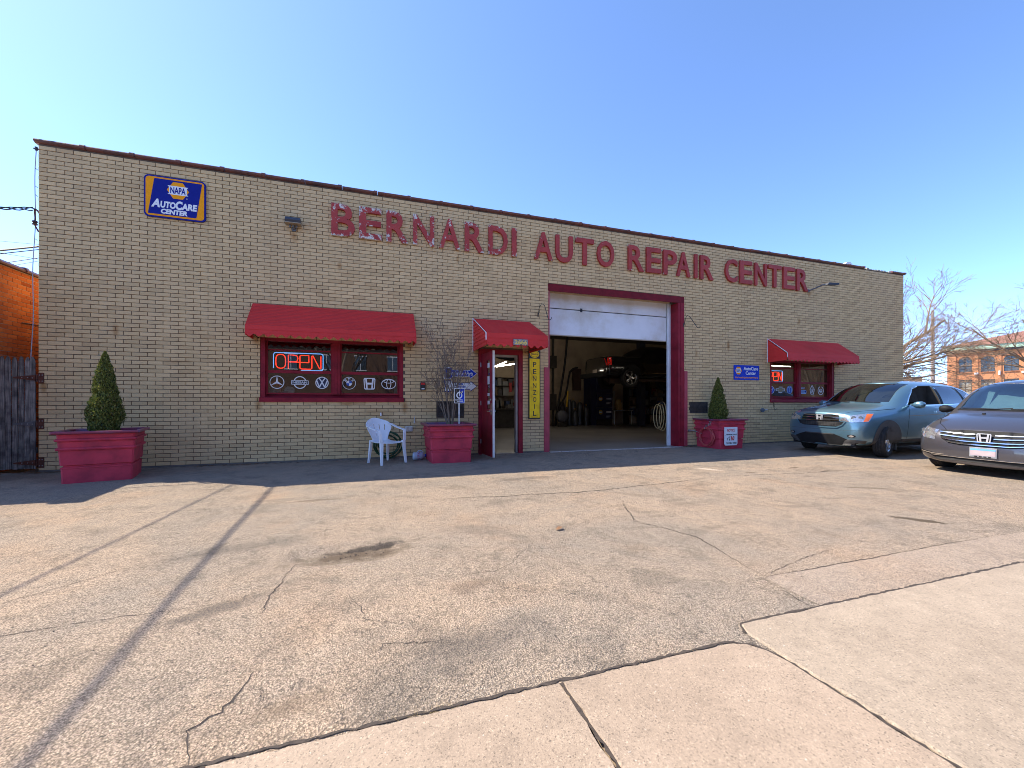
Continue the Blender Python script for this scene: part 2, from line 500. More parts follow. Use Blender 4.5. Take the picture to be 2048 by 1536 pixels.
FARROOF = mat('brown_shingles', (0.24, 0.11, 0.075), 0.85, var=0.25, vs_=2)
COPPER = mat('green_copper', (0.40, 0.56, 0.40), 0.7, var=0.15)
BLIND = mat('window_blind', (0.45, 0.42, 0.33), 0.7, var=0.15)
FARGLASS = mat('far_window_glass', (0.05, 0.06, 0.07), 0.05, var=0.2, spec=0.8)
POLEW = mat('pole_wood', (0.36, 0.29, 0.25), 0.9, var=0.2)
CRVP = paint_mat('opal_blue_paint', (0.115, 0.225, 0.29), .6)
VANP = paint_mat('smoky_grey_paint', (0.075, 0.07, 0.08), .55)
BLACKCAR = paint_mat('black_car_paint', (0.004, 0.004, 0.005), 0.0, 0.15)
VANGLASS = glass_mat('van_glass', (0.40, 0.60, 0.64), 0.14)
WELL = mat('wheel_well', (0.008, 0.0075, 0.0075), 0.95, spec=.03)

# ------------------------------------------------------------------ mesh building
TMP = bpy.data.scenes.new('tmp_eval')


def tag(o, label=None, cat=None, group=None, kind=None):
    if label: o['label'] = label
    if cat: o['category'] = cat
    if group: o['group'] = group
    if kind: o['kind'] = kind
    return o


def thing(name, label, cat, loc=(0, 0, 0), rz=0.0, group=None, rx=0.0):
    o = bpy.data.objects.new(name, None)
    COL.objects.link(o)
    o.location = loc
    o.rotation_euler = (rx, 0, rz)
    o.empty_display_size = 0.2
    return tag(o, label, cat, group)


def link_mesh(name, me, mats, parent=None, world=False):
    o = bpy.data.objects.new(name, me)
    COL.objects.link(o)
    if mats is not None:
        for m in (mats if isinstance(mats, (list, tuple)) else [mats]):
            me.materials.append(m)
    if parent is not None:
        o.parent = parent
        if world:
            p = parent
            off = Vector((0, 0, 0))
            while p is not None:
                off += p.location
                p = p.parent
            o.location = -off
    return o


class MB:
    def __init__(self):
        self.v = []; self.f = []; self.mi = []; self.cur = 0; self.sm = []; self.smooth = False

    def add(self, verts, faces):
        b = len(self.v)
        self.v.extend([tuple(q) for q in verts])
        for f in faces:
            self.f.append(tuple(i + b for i in f))
            self.mi.append(self.cur)
            self.sm.append(self.smooth)
        return self

    def box(self, x0, x1, y0, y1, z0, z1, tap=0.0):
        t = tap
        v = [(x0, y0, z0), (x1, y0, z0), (x1, y1, z0), (x0, y1, z0), (x0 + t, y0 + t, z1), (x1 - t, y0 + t, z1), (x1 - t, y1 - t, z1), (x0 + t, y1 - t, z1)]
        return self.add(v, [(0, 3, 2, 1), (4, 5, 6, 7), (0, 1, 5, 4), (1, 2, 6, 5), (2, 3, 7, 6), (3, 0, 4, 7)])

    def cbox(self, x0, x1, y0, y1, z0, z1, b=0.01):
        """box with chamfered edges"""
        bm = bmesh.new()
        bmesh.ops.create_cube(bm, size=1.0)
        for v in bm.verts:
            v.co = Vector(((x0 + x1) / 2 + v.co.x * (x1 - x0), (y0 + y1) / 2 + v.co.y * (y1 - y0), (z0 + z1) / 2 + v.co.z * (z1 - z0)))
        bmesh.ops.bevel(bm, geom=list(bm.edges), offset=b, segments=1, affect='EDGES', profile=0.5)
        self.addbm(bm)
        return self

    def addbm(self, bm, mtx=None):
        bm.verts.index_update()
        vs_ = [(mtx @ v.co if mtx else v.co.copy()) for v in bm.verts]
        self.add(vs_, [tuple(v.index for v in f.verts) for f in bm.faces])
        bm.free()

    def prism(self, pts, fn, d0, d1):
        """pts 2D polygon (counter clockwise); fn(u,v,d)->3D; extruded d0..d1"""
        n = len(pts)
        v = [fn(u, w, d0) for u, w in pts] + [fn(u, w, d1) for u, w in pts]
        f = [tuple(range(n)), tuple(range(2 * n - 1, n - 1, -1))]
        for i in range(n):
            j = (i + 1) % n
            f.append((i, i + n, j + n, j))
        return self.add(v, f)

    def plate(self, pts, y0, y1, ox=0.0, oz=0.0):
        """facade plate: pts in (x,z), y0 nearer the viewer than y1"""
        return self.prism(pts, lambda u, w, d: (ox + u, d, oz + w), y0, y1)

    def ring(self, rx, rz, w, y0, y1, ox=0, oz=0, n=32, a0=0.0, a1=2 * math.pi, pw=2.0):
        full = abs(a1 - a0 - 2 * math.pi) < 1e-6
        k = n if full else n + 1
        vo = []
        for i in range(k):
            a = a0 + (a1 - a0) * i / n
            c, s = math.cos(a), math.sin(a)
            if pw != 2.0:
                c = math.copysign(abs(c) ** (2 / pw), c); s = math.copysign(abs(s) ** (2 / pw), s)
            for (qx, qz) in ((rx, rz), (rx - w, rz - w)):
                vo.append((ox + qx * c, y0, oz + qz * s))
                vo.append((ox + qx * c, y1, oz + qz * s))
        f = []
        for i in range(n):
            a = i * 4; b = ((i + 1) % k) * 4
            f += [(a, b, b + 2, a + 2), (a + 1, a + 3, b + 3, b + 1), (a, a + 1, b + 1, b), (a + 2, b + 2, b + 3, a + 3)]
        return self.add(vo, f)

    def bar(self, x0, z0, x1, z1, w, y0, y1, ox=0, oz=0, w2=None):
        dx, dz = x1 - x0, z1 - z0
        L = math.hypot(dx, dz) or 1
        nx, nz = -dz / L * w / 2, dx / L * w / 2
        k = 1 if w2 is None else w2 / w
        return self.plate([(x0 - nx, z0 - nz), (x1 - nx * k, z1 - nz * k), (x1 + nx * k, z1 + nz * k), (x0 + nx, z0 + nz)], y0, y1, ox, oz)

    def tube(self, path, r, n=6, cap=True, closed=False):
        P = [Vector(p) for p in path]
        m = len(P)
        rr = r if isinstance(r, (list, tuple)) else [r] * m
        prev = None
        vo = []
        for i in range(m):
            if closed:
                t = P[(i + 1) % m] - P[i - 1]
            else:
                t = P[min(i + 1, m - 1)] - P[max(i - 1, 0)]
            if t.length < 1e-9: t = Vector((0, 0, 1))
            t.normalize()
            if prev is None:
                a = Vector((0, 0, 1)) if abs(t.z) < 0.9 else Vector((1, 0, 0))
                u = t.cross(a).normalized()
            else:
                u = (prev - t * prev.dot(t))
                u = u.normalized() if u.length > 1e-6 else t.orthogonal().normalized()
            prev = u
            w = t.cross(u)
            for k in range(n):
                an = 2 * math.pi * k / n
                vo.append(P[i] + (u * math.cos(an) + w * math.sin(an)) * rr[i])
        f = []
        for i in range(m if closed else m - 1):
            j = (i + 1) % m
            for k in range(n):
                l = (k + 1) % n
                f.append((i * n + k, i * n + l, j * n + l, j * n + k))
        if cap and not closed:
            f.append(tuple(range(n - 1, -1, -1)))
            f.append(tuple((m - 1) * n + k for k in range(n)))
        return self.add(vo, f)

    def lathe(self, prof, n=24, fn=None, cap=False):
        """prof list of (radius, height); default axis z; fn maps (x,y,z)"""
        vo = []
        for (r, h) in prof:
            for k in range(n):
                a = 2 * math.pi * k / n
                p = (r * math.cos(a), r * math.sin(a), h)
                vo.append(fn(*p) if fn else p)
        f = []
        for i in range(len(prof) - 1):
            for k in range(n):
                l = (k + 1) % n
                f.append((i * n + k, i * n + l, (i + 1) * n + l, (i + 1) * n + k))
        if cap:
            f.append(tuple(range(n - 1, -1, -1)))
            f.append(tuple((len(prof) - 1) * n + k for k in range(n)))
        return self.add(vo, f)

    def xf(self, M):
        self.v = [tuple(M @ Vector(p)) for p in self.v]
        return self

    def mesh(self, name):
        me = bpy.data.meshes.new(name)
        me.from_pydata(self.v, [], self.f)
        me.polygons.foreach_set('material_index', self.mi)
        me.polygons.foreach_set('use_smooth', self.sm)
        me.update()
        return me

    def build(self, name, mats, parent=None, world=False, smooth=None, fix=True):
        me = self.mesh(name)
        if fix:
            bm = bmesh.new(); bm.from_mesh(me)
            bmesh.ops.recalc_face_normals(bm, faces=bm.faces)
            bm.to_mesh(me); bm.free()
        if smooth is not None:
            me.polygons.foreach_set('use_smooth', [smooth] * len(me.polygons))
        return link_mesh(name, me, mats, parent, world)


def rrect(w, h, r, n=4, ox=0, oz=0):
    pts = []
    for (cx, cz, a0) in ((w / 2 - r, h / 2 - r, 0), (-w / 2 + r, h / 2 - r, 90), (-w / 2 + r, -h / 2 + r, 180), (w / 2 - r, -h / 2 + r, 270)):
        for i in range(n + 1):
            a = R(a0 + 90 * i / n)
            pts.append((ox + cx + r * math.cos(a), oz + cz + r * math.sin(a)))
    return pts


def circ(rx, rz, n=28, ox=0, oz=0):
    return [(ox + rx * math.cos(2 * math.pi * i / n), oz + rz * math.sin(2 * math.pi * i / n)) for i in range(n)]


_TXT = {}


def text_geo(s, bold=0.0, shear=0.0, space=1.0):
    k = (s, bold, shear, space)
    if k not in _TXT:
        cu = bpy.data.curves.new('t', 'FONT')
        cu.body = s; cu.offset = bold; cu.shear = shear; cu.space_character = space; cu.resolution_u = 3
        ob = bpy.data.objects.new('t', cu)
        TMP.collection.objects.link(ob)
        vl = TMP.view_layers[0]
        vl.update()
        me = bpy.data.meshes.new_from_object(ob.evaluated_get(vl.depsgraph))
        vs_ = [(v.co.x, v.co.y) for v in me.vertices]
        fs = [tuple(p.vertices) for p in me.polygons]
        bpy.data.objects.remove(ob)
        bpy.data.curves.remove(cu)
        bpy.data.meshes.remove(me)
        xs = [p[0] for p in vs_]; ys = [p[1] for p in vs_]
        x0, x1, y0, y1 = min(xs), max(xs), min(ys), max(ys)
        vs_ = [((x - x0) / (x1 - x0), (y - y0) / (y1 - y0)) for x, y in vs_]
        _TXT[k] = (vs_, fs, (x1 - x0) / (y1 - y0))
    return _TXT[k]


def text_on(mb, s, x0, x1, z0, z1, y, depth=0.0015, bold=0.0, shear=0.0, fn=None, space=1.0):
    """flat lettering filling the box x0..x1, z0..z1, front at y, `depth` thick"""
    vs_, fs, _ = text_geo(s, bold, shear, space)
    n = len(vs_)
    m = fn or (lambda u, w, d: (u, d, w))
    V = [m(x0 + u * (x1 - x0), z0 + w * (z1 - z0), y) for u, w in vs_]
    if depth <= 0:
        return mb.add(V, fs)
    V += [m(x0 + u * (x1 - x0), z0 + w * (z1 - z0), y + depth) for u, w in vs_]
    F = list(fs)
    cnt = {}
    for f in fs:
        for i in range(len(f)):
            e = (f[i], f[(i + 1) % len(f)])
            cnt[e] = 1
    for (a, b) in cnt:
        if (b, a) not in cnt:
            F.append((b, a, a + n, b + n))
    F += [tuple(i + n for i in reversed(f)) for f in fs]
    return mb.add(V, F)


def dup(root, loc=None, rz=None, label=None, group=None):
    """a thing with its parts and sub-parts"""
    c = root.copy()
    COL.objects.link(c)
    if loc is not None: c.location = loc
    if rz is not None: c.rotation_euler.z = rz
    if label: c['label'] = label
    if group: c['group'] = group
    for ch in list(root.children):
        q = ch.copy(); COL.objects.link(q); q.parent = c
        for g in list(ch.children):
            w = g.copy(); COL.objects.link(w); w.parent = q
    return c


def evaluated(me, mods):
    """mesh after a list of (type, settings) modifiers, worked out in a scene of its own"""
    ob = bpy.data.objects.new('e', me)
    TMP.collection.objects.link(ob)
    extra = []
    for typ, kw in mods:
        m = ob.modifiers.new('m', typ)
        for k, v in kw.items():
            if k == 'cutter':
                co = bpy.data.objects.new('c', v)
                TMP.collection.objects.link(co)
                extra.append(co)
                m.object = co
            else:
                setattr(m, k, v)
    vl = TMP.view_layers[0]
    vl.update()
    out = bpy.data.meshes.new_from_object(ob.evaluated_get(vl.depsgraph))
    for o in [ob] + extra:
        bpy.data.objects.remove(o)
    return out
from mathutils import noise as mn

# ------------------------------------------------------------------ ground
def structure(name, o):
    o['kind'] = 'structure'
    return o


def sheet(name, x0, x1, y0, y1, z, m, tilt=False):
    mb = MB()
    f = (lambda y: gz(y) + z) if tilt else (lambda y: z)
    mb.add([(x0, y0, f(y0)), (x1, y0, f(y0)), (x1, y1, f(y1)), (x0, y1, f(y1))], [(0, 1, 2, 3)])
    return structure(name, mb.build(name, m))


GROUND = asphalt_mat('distant_ground', (0.30, 0.25, 0.20), (0.2, 0.18, 0.16), 0.5, False)
mb = MB()
mb.add([(-500, -500, -0.55), (500, -500, -0.55), (500, -20, -0.42), (-500, -20, -0.42), (-500, 0, -0.06), (500, 0, -0.06), (500, 700, -0.06), (-500, 700, -0.06)], [(0, 1, 2, 3), (3, 2, 5, 4), (4, 5, 6, 7)])
structure('ground', mb.build('ground', GROUND))

POT = [(-0.12, -5.42, 0.42, 0.20, 0.030), (-0.34, -7.20, 0.20, 0.10, 0.012)]


def lot_z(x, y):
    e = min(1.0, max(0.0, (y + 7.35) / 0.5)) * min(1.0, max(0.0, -y / 0.3))
    z = mn.noise(Vector((x * 0.7, y * 0.7, 1.3))) * 0.009 + mn.noise(Vector((x * 2.6, y * 2.6, 4.1))) * 0.004 + mn.noise(Vector((x * 9, y * 9, 2.2))) * 0.0015
    z *= e
    for (px, py, rx, ry, d) in POT:
        q = ((x - px) / rx) ** 2 + ((y - py) / ry) ** 2
        q *= 1 + 0.5 * mn.noise(Vector((x * 5, y * 5, 7)))
        if q < 1.6:
            z -= d * max(0.0, 1 - (q / 1.6) ** 2)
    return gz(y) + z


def axis(a, b, fine0, fine1, s0, s1):
    out = [a]
    while out[-1] < b - 1e-6:
        p = out[-1]
        out.append(min(b, p + (s0 if fine0 <= p < fine1 else s1)))
    return out


xs = axis(-9.0, 30.0, -3.0, 5.0, 0.05, 0.14)
ys = axis(-7.7, 0.02, -7.7, -4.2, 0.05, 0.09)
mb = MB()
nx = len(xs)
mb.add([(x, y, lot_z(x, y)) for y in ys for x in xs],
       [(j * nx + i, j * nx + i + 1, (j + 1) * nx + i + 1, (j + 1) * nx + i) for j in range(len(ys) - 1) for i in range(nx - 1)])
lot = structure('parking_lot', mb.build('parking_lot', ASPHALT, smooth=True, fix=False))

rng = random.Random(11)


def wander(pts, amp, step, rg):
    out = []
    for (a, b) in zip(pts[:-1], pts[1:]):
        L = math.hypot(b[0] - a[0], b[1] - a[1])
        k = max(1, int(L / step))
        for i in range(k):
            t = i / k
            out.append((a[0] + (b[0] - a[0]) * t + rg.uniform(-amp, amp), a[1] + (b[1] - a[1]) * t + rg.uniform(-amp, amp)))
    out.append(pts[-1])
    return out


def ribbon(mb, pts, w, rg, lift=0.0025, taper=True):
    n = len(pts)
    V = []
    for i, (x, y) in enumerate(pts):
        a = pts[max(0, i - 1)]; b = pts[min(n - 1, i + 1)]
        dx, dy = b[0] - a[0], b[1] - a[1]
        L = math.hypot(dx, dy) or 1
        k = 1.0
        if taper:
            k = min(1, 0.15 + 3.5 * min(i, n - 1 - i) / n)
        h1 = w * k * rg.uniform(0.05, 0.5); h2 = w * k * rg.uniform(0.05, 0.5)
        for s, h in ((1, h1), (-1, h2)):
            X, Y = x - dy / L * h * s, y + dx / L * h * s
            V.append((X, Y, lot_z(X, Y) + lift))
    mb.add(V, [(2 * i, 2 * i + 1, 2 * i + 3, 2 * i + 2) for i in range(n - 1)])


CRACKS = [
    (0.026, [(3.09, -4.43), (2.8, -5.15), (2.69, -5.39), (2.83, -5.67), (2.9, -6.01), (2.86, -6.4), (2.76, -6.69), (2.76, -6.88)]),
    (0.042, [(0.7, -3.81), (1.81, -3.94), (2.69, -4.01), (3.99, -3.9), (5.31, -3.7)]),
    (0.030, [(5.31, -3.7), (6.13, -3.72), (7.36, -3.85), (9.06, -3.94)]),
    (0.016, [(-0.5, -5.5), (-0.56, -5.92), (-0.62, -6.05), (-0.59, -6.33), (-0.69, -6.36)]),
    (0.016, [(-0.6, -7.40), (-0.63, -7.21), (-0.56, -7.15), (-0.49, -7.01), (-0.5, -6.9)]),
    (0.010, [(-2.6, -6.2), (-1.86, -6.14), (-1.55, -6.13), (-1.36, -6.11), (-0.96, -6.12), (-0.61, -6.09)]),
    (0.010, [(-0.0, -7.0), (0.07, -6.87), (0.42, -6.97)]),
    (0.009, [(-2.6, -6.0), (-2.13, -5.7), (-1.58, -5.17), (-0.72, -4.98), (-0.39, -5.02)]),
    (0.010, [(2.74, -6.88), (3.3, -6.72), (3.9, -6.62)]),
    (0.008, [(2.83, -5.67), (3.4, -6.1), (3.3, -6.5)]),
    (0.012, [(6.0, -4.3), (6.9, -4.9), (7.6, -5.6)]),
    (0.010, [(-3.4, -3.2), (-2.0, -3.5), (-0.6, -3.4), (0.7, -3.81)]),
    (0.008, [(0.35, -6.1), (0.9, -6.2), (1.3, -5.8), (1.9, -5.9)]),
    (0.008, [(-0.1, -6.2), (0.0, -6.6), (0.25, -6.75)]),
]
for w, pts in CRACKS:
    mb = MB()
    ribbon(mb, wander(wander(pts, 0.03, 0.16, rng), 0.009, 0.03, rng), w * .8, rng)
    mb.build('crack', SOIL, lot)
# saw-cut patch by the apron
mb = MB()
P = [(2.66, -7.36), (2.74, -6.89), (5.7, -6.86), (9.5, -6.84), (9.5, -7.36)]
n_ = 40
V = []
for i in range(n_ + 1):
    x = 2.70 + (9.5 - 2.70) * i / n_
    for y in (-7.36, -7.2, -7.05, -6.88):
        V.append((x + (0.04 if y == -6.88 else 0), y, lot_z(x, y) + 0.0035))
mb.add(V, [(4 * i + k, 4 * i + 4 + k, 4 * i + 5 + k, 4 * i + 1 + k) for i in range(n_) for k in range(3)])
mb.build('asphalt_patch', PATCH, lot)
mb = MB(); ribbon(mb, wander([(2.6, -6.885), (4, -6.88), (5.67, -6.865)], 0.004, 0.05, rng), 0.012, rng, 0.006)
mb.build('crack', SOIL, lot)
mb = MB(); ribbon(mb, wander([(2.62, -7.30), (2.70, -6.9)], 0.006, 0.05, rng), 0.010, rng, 0.006)
mb.build('crack', SOIL, lot)


# loose stones in the pothole and on the lot
mb = MB()
for i in range(260):
    if i < 26:
        x, y = -0.06 + rng.gauss(0, .16), -5.42 + rng.gauss(0, .06)
        r = rng.uniform(.004, .011)
    elif i < 120:
        x, y = rng.uniform(-3, 5), rng.uniform(-7.3, -3); r = rng.uniform(.003, .007)
    else:
        x, y = rng.uniform(-2.5, 9), -rng.uniform(0.02, 0.14); r = rng.uniform(.004, .012)
    z = lot_z(x, y)
    V = []
    for (a, b, c) in ((1, 0, 0), (-1, 0, 0), (0, 1, 0), (0, -1, 0), (0, 0, 1), (0, 0, -.3)):
        V.append((x + a * r * rng.uniform(.7, 1.3), y + b * r * rng.uniform(.7, 1.3), z + .002 + c * r * rng.uniform(.6, 1)))
    mb.add(V, [(0, 2, 4), (2, 1, 4), (1, 3, 4), (3, 0, 4), (2, 0, 5), (1, 2, 5), (3, 1, 5), (0, 3, 5)])
tag(mb.build('gravel', SOIL), kind='stuff')
# dark leaf on the lot
mb = MB()
mb.add([(1.76, -5.45, gz(-5.4) + .012), (1.82, -5.43, gz(-5.4) + .03), (1.84, -5.37, gz(-5.4) + .016), (1.79, -5.39, gz(-5.4) + .028), (1.75, -5.41, gz(-5.4) + .01)], [(0, 1, 3, 4), (1, 2, 3)])
tag(mb.build('dead_leaf', DRYLEAF), 'curled dark dead leaf lying alone on the asphalt', 'leaf')

# sidewalk slabs and driveway apron
walk = structure('sidewalk', bpy.data.objects.new('sidewalk', None)); COL.objects.link(walk)
apron = structure('driveway_apron', bpy.data.objects.new('driveway_apron', None)); COL.objects.link(apron)


def slab(pts, m, parent, lift, seed):
    rg = random.Random(seed)
    # subdivide edges so that they can be slightly chipped
    Q = []
    for (a, b) in zip(pts, pts[1:] + pts[:1]):
        L = math.hypot(b[0] - a[0], b[1] - a[1]); k = max(1, int(L / 0.06))
        for i in range(k):
            t = i / k
            Q.append((a[0] + (b[0] - a[0]) * t + (rg.uniform(-.006, .006) if i else 0), a[1] + (b[1] - a[1]) * t + (rg.uniform(-.006, .006) if i else 0)))
    cx_ = sum(p[0] for p in Q) / len(Q); cy_ = sum(p[1] for p in Q) / len(Q)
    n = len(Q)
    top = []
    for s, dz in ((1.0, -.12), (1.0, -.010), (0.0, 0.0)):
        for (x, y) in Q:
            d = math.hypot(x - cx_, y - cy_)
            k = 1 - (0.009 / d if s == 0.0 else 0)
            X, Y = cx_ + (x - cx_) * k, cy_ + (y - cy_) * k
            top.append((X, Y, gz(Y) + lift + dz))
    F = [(i, (i + 1) % n, n + (i + 1) % n, n + i) for i in range(n)] + [(n + i, n + (i + 1) % n, 2 * n + (i + 1) % n, 2 * n + i) for i in range(n)]
    F.append(tuple(2 * n + i for i in range(n)))
    mb = MB(); mb.add(top, F)
    return mb.build('slab', m, parent)


j = 0.009
xs_ = [-4.68, -3.30, -1.92, -0.54, 0.84]
for i, (a, b) in enumerate(zip(xs_[:-1], xs_[1:])):
    slab([(a + j, -9.4), (b - j, -9.4), (b - j, -7.445), (a + j, -7.445)], CONC, walk, 0.010, i)
slab([(0.84 + j, -9.4), (1.965, -9.4), (1.965, -7.66), (1.945, -7.56), (1.89, -7.48), (1.80, -7.45), (0.84 + j, -7.445)], CONC, walk, 0.012, 9)
for i, (a, b) in enumerate([(1.99, 6.2), (6.22, 11.0)]):
    slab([(a, -9.4), (b, -9.4), (b, -7.325), (a + .04 if i == 0 else a, -7.325)] + ([(a, -7.40)] if i == 0 else []), CONC2, apron, 0.011, 20 + i)
# crumbling dirt along the slab edges
mb = MB()
for pts in ([(-4.6, -7.428), (0.84, -7.43), (1.82, -7.432), (1.93, -7.5), (1.976, -7.62), (1.979, -9.4)], [(1.985, -7.40), (2.05, -7.312), (9.5, -7.312)], [(0.84, -7.44), (0.84, -9.4)], [(-0.54, -7.44), (-0.54, -9.4)]):
    ribbon(mb, wander(pts, 0.005, 0.03, rng), 0.030, rng, 0.0045, False)
tag(mb.build('joint_dirt', SOIL), kind='stuff')
mb = MB()
for i in range(90):          # dry grass blades in the joint
    x = rng.choice([rng.gauss(0.25, 0.09), rng.uniform(-3, 1.8)]); y = -7.436 + rng.uniform(-.008, .008)
    z = gz(y); a = rng.uniform(0, 6.28); L = rng.uniform(.02, .06)
    d = Vector((math.cos(a), math.sin(a), rng.uniform(.15, .7))).normalized() * L
    mb.add([(x, y, z), (x + .002, y + .001, z), (x + d.x, y + d.y, z + d.z)], [(0, 1, 2)])
DRYG = mat('dry_grass', (0.34, 0.25, 0.12), 0.9)
tag(mb.build('dry_grass', DRYG, fix=False), kind='stuff')
ROAD = asphalt_mat('road_asphalt', (0.2, 0.18, 0.16), (0.14, 0.13, 0.125), 0.6, False)
sheet('street', -200, 200, -20, -9.5, -0.30 + 0.06, ROAD)

# ------------------------------------------------------------------ the repair shop
XL, XR, H = -5.12, 17.02, 5.53
bld = thing('auto_repair_shop', 'long low cream brick repair shop with open garage bay and flat roof', 'building', (0, 0, 0))
OPEN = [(-1.90, 0.74, 1.20, 2.42), (2.37, 3.42, 0.0, 2.36), (4.07, 7.87, 0.0, 3.96), (11.05, 13.70, 1.20, 2.42)]


def holed_wall(x0, x1, z0, z1, holes, y0, y1):
    gx = sorted({x0, x1, *[v for h in holes for v in h[:2]]})
    gzv = sorted({z0, z1, *[v for h in holes for v in h[2:]]})
    solid = lambda i, k: 0 <= i < len(gx) - 1 and 0 <= k < len(gzv) - 1 and not any(h[0] <= (gx[i] + gx[i + 1]) / 2 <= h[1] and h[2] <= (gzv[k] + gzv[k + 1]) / 2 <= h[3] for h in holes)
    mb = MB()
    nz = len(gzv)
    ix = lambda i, k, s: (i * nz + k) * 2 + s
    V = [(x, y, z) for x in gx for z in gzv for y in (y0, y1)]
    F = []
    for i in range(len(gx) - 1):
        for k in range(nz - 1):
            if not solid(i, k): continue
            F.append((ix(i, k, 0), ix(i + 1, k, 0), ix(i + 1, k + 1, 0), ix(i, k + 1, 0)))
            F.append((ix(i, k, 1), ix(i, k + 1, 1), ix(i + 1, k + 1, 1), ix(i + 1, k, 1)))
            if not solid(i - 1, k): F.append((ix(i, k, 0), ix(i, k + 1, 0), ix(i, k + 1, 1), ix(i, k, 1)))
            if not solid(i + 1, k): F.append((ix(i + 1, k, 0), ix(i + 1, k, 1), ix(i + 1, k + 1, 1), ix(i + 1, k + 1, 0)))
            if not solid(i, k - 1): F.append((ix(i, k, 0), ix(i, k, 1), ix(i + 1, k, 1), ix(i + 1, k, 0)))
            if not solid(i, k + 1): F.append((ix(i, k + 1, 0), ix(i + 1, k + 1, 0), ix(i + 1, k + 1, 1), ix(i, k + 1, 1)))
    mb.add(V, F)
    return mb


holed_wall(XL, XR, -0.2, H - 0.09, OPEN, 0.0, 0.30).build('front_wall', MORTAR, bld)
mb = MB()
mb.box(XL + .002, 2.37, -.012, .0, -.06, .032); mb.box(3.42, 3.96, -.012, 0, -.06, .032); mb.box(7.98, XR - .002, -.012, 0, -.06, .032)
mb.build('footing', mat('stained_footing', (0.16, 0.135, 0.11), 0.9, var=0.4, vs_=3, bump=0.4), bld)
mb = MB(); mb.box(XL, XL + .3, .301, 14, -.2, H - .1); mb.build('side_wall', BRICK, bld)
mb = MB(); mb.box(XR - .3, XR, .301, 14, -.2, H - .1); mb.build('side_wall', BRICK, bld)
mb = MB(); mb.box(XL, XR, 14.001, 14.3, -.2, H - .1); mb.build('back_wall', BRICK, bld)
mb = MB(); mb.box(XL + .301, XR - .301, .301, 13.999, 4.95, 5.1); mb.build('roof', mat('roof_felt', (.07, .07, .07), .9), bld)
mb = MB(); mb.box(XL + .302, XR - .302, .302, 13.99, 4.55, 4.945); mb.build('ceiling', mat('grimy_ceiling', (.16, .14, .12), .9, var=.3), bld)
mb = MB(); mb.box(XL + .301, XR - .301, -0.005, 13.999, -.15, .004); mb.build('shop_floor', FLOOR, bld)
mb = MB(); mb.box(4.08, 7.86, -.12, -.006, -.1, .0035); mb.build('door_threshold', mat('worn_threshold', (.5, .48, .46), .7, var=.4, vs_=9), bld)
mb = MB(); mb.box(1.75, 1.9, .301, 13.9, .005, 4.549); mb.build('partition', SHOPW, bld)
mb = MB(); mb.box(1.901, XR - .31, 11.4, 11.6, .005, 4.549); mb.build('rear_partition', SHOPW, bld)
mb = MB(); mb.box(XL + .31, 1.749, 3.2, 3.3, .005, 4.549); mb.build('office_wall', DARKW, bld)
mb = MB(); mb.box(9.1, 10.2, 11.30, 11.395, .006, 4.54); mb.build('wall_panel', mat('block_wall', (.46, .36, .26), .85, var=.3, vs_=2, bump=.3, bs=20), bld)

# bricks: real pieces in front of a recessed dark mortar face
CH, BL, JT, Z0 = 0.0718, 0.227, 0.0095, 0.034
brg = random.Random(5)
bricks = []
row = 0
z = Z0
VENTS = [(1.44, 2.04, 0.86, 1.19), (8.18, 8.77, 0.88, 1.18)]
while z + CH - JT < H - 0.085:
    zc = z + CH / 2
    cuts = sorted((h[0], h[1]) for h in OPEN + VENTS if h[2] - 0.02 < zc < h[3] + .01)
    spans = []
    a = XL
    for c0, c1 in cuts:
        spans.append((a, c0)); a = c1
    spans.append((a, XR))
    off = (BL / 2 if row % 2 else 0.0)
    k0 = -1
    x = XL - off
    while x < XR:
        b0, b1 = x, x + BL - JT
        for (s0, s1) in spans:
            q0, q1 = max(b0, s0 + (0 if s0 == XL else .004)), min(b1, s1 - .004)
            if q1 - q0 > 0.03:
                bricks.append((q0, q1, z + brg.uniform(-.0008, .0008), z + CH - JT, brg.uniform(-.0022, .0016), q1 - q0 > BL - JT - .002))
        x += BL
    z += CH
    row += 1


def seen_size(x, zz):
    Rr = 9.2
    c, s = 0.9457, 0.325
    u = (x * c - Rr * s) / (x * s + Rr * c)
    Z = x * s + Rr * c
    if u < -1.2 or u > 1.2: return 0
    return (c - u * s) / Z ** 2


full = sorted([b for b in bricks if b[5]], key=lambda b: -seen_size((b[0] + b[1]) / 2, b[2]))
single = set(id(b) for b in full[:300])
w, h = BL - JT, CH - JT
bmm = MB(); bmm.cbox(0, w, -.010, .004, 0, h, .003)
bme = bmm.mesh('brick')
bme.materials.append(BRICK)
for b in full[:300]:
    o = bpy.data.objects.new('brick', bme)
    COL.objects.link(o)
    o.parent = bld
    o.location = (b[0], b[4], b[2])
mb = MB()
for b in bricks:
    if id(b) in single: continue
    x0, x1, z0, z1, dy, _ = b
    y = -.010 + dy
    e = .0025
    mb.add([(x0, 0.001, z0), (x1, 0.001, z0), (x1, .001, z1), (x0, .001, z1), (x0, y + e, z0), (x1, y + e, z0), (x1, y + e, z1), (x0, y + e, z1),
            (x0 + e, y, z0 + e), (x1 - e, y, z0 + e), (x1 - e, y, z1 - e), (x0 + e, y, z1 - e)],
           [(0, 1, 5, 4), (1, 2, 6, 5), (2, 3, 7, 6), (3, 0, 4, 7), (4, 5, 9, 8), (5, 6, 10, 9), (6, 7, 11, 10), (7, 4, 8, 11), (8, 9, 10, 11)])
tag(mb.build('brick_field', BRICK, bld), kind='stuff')

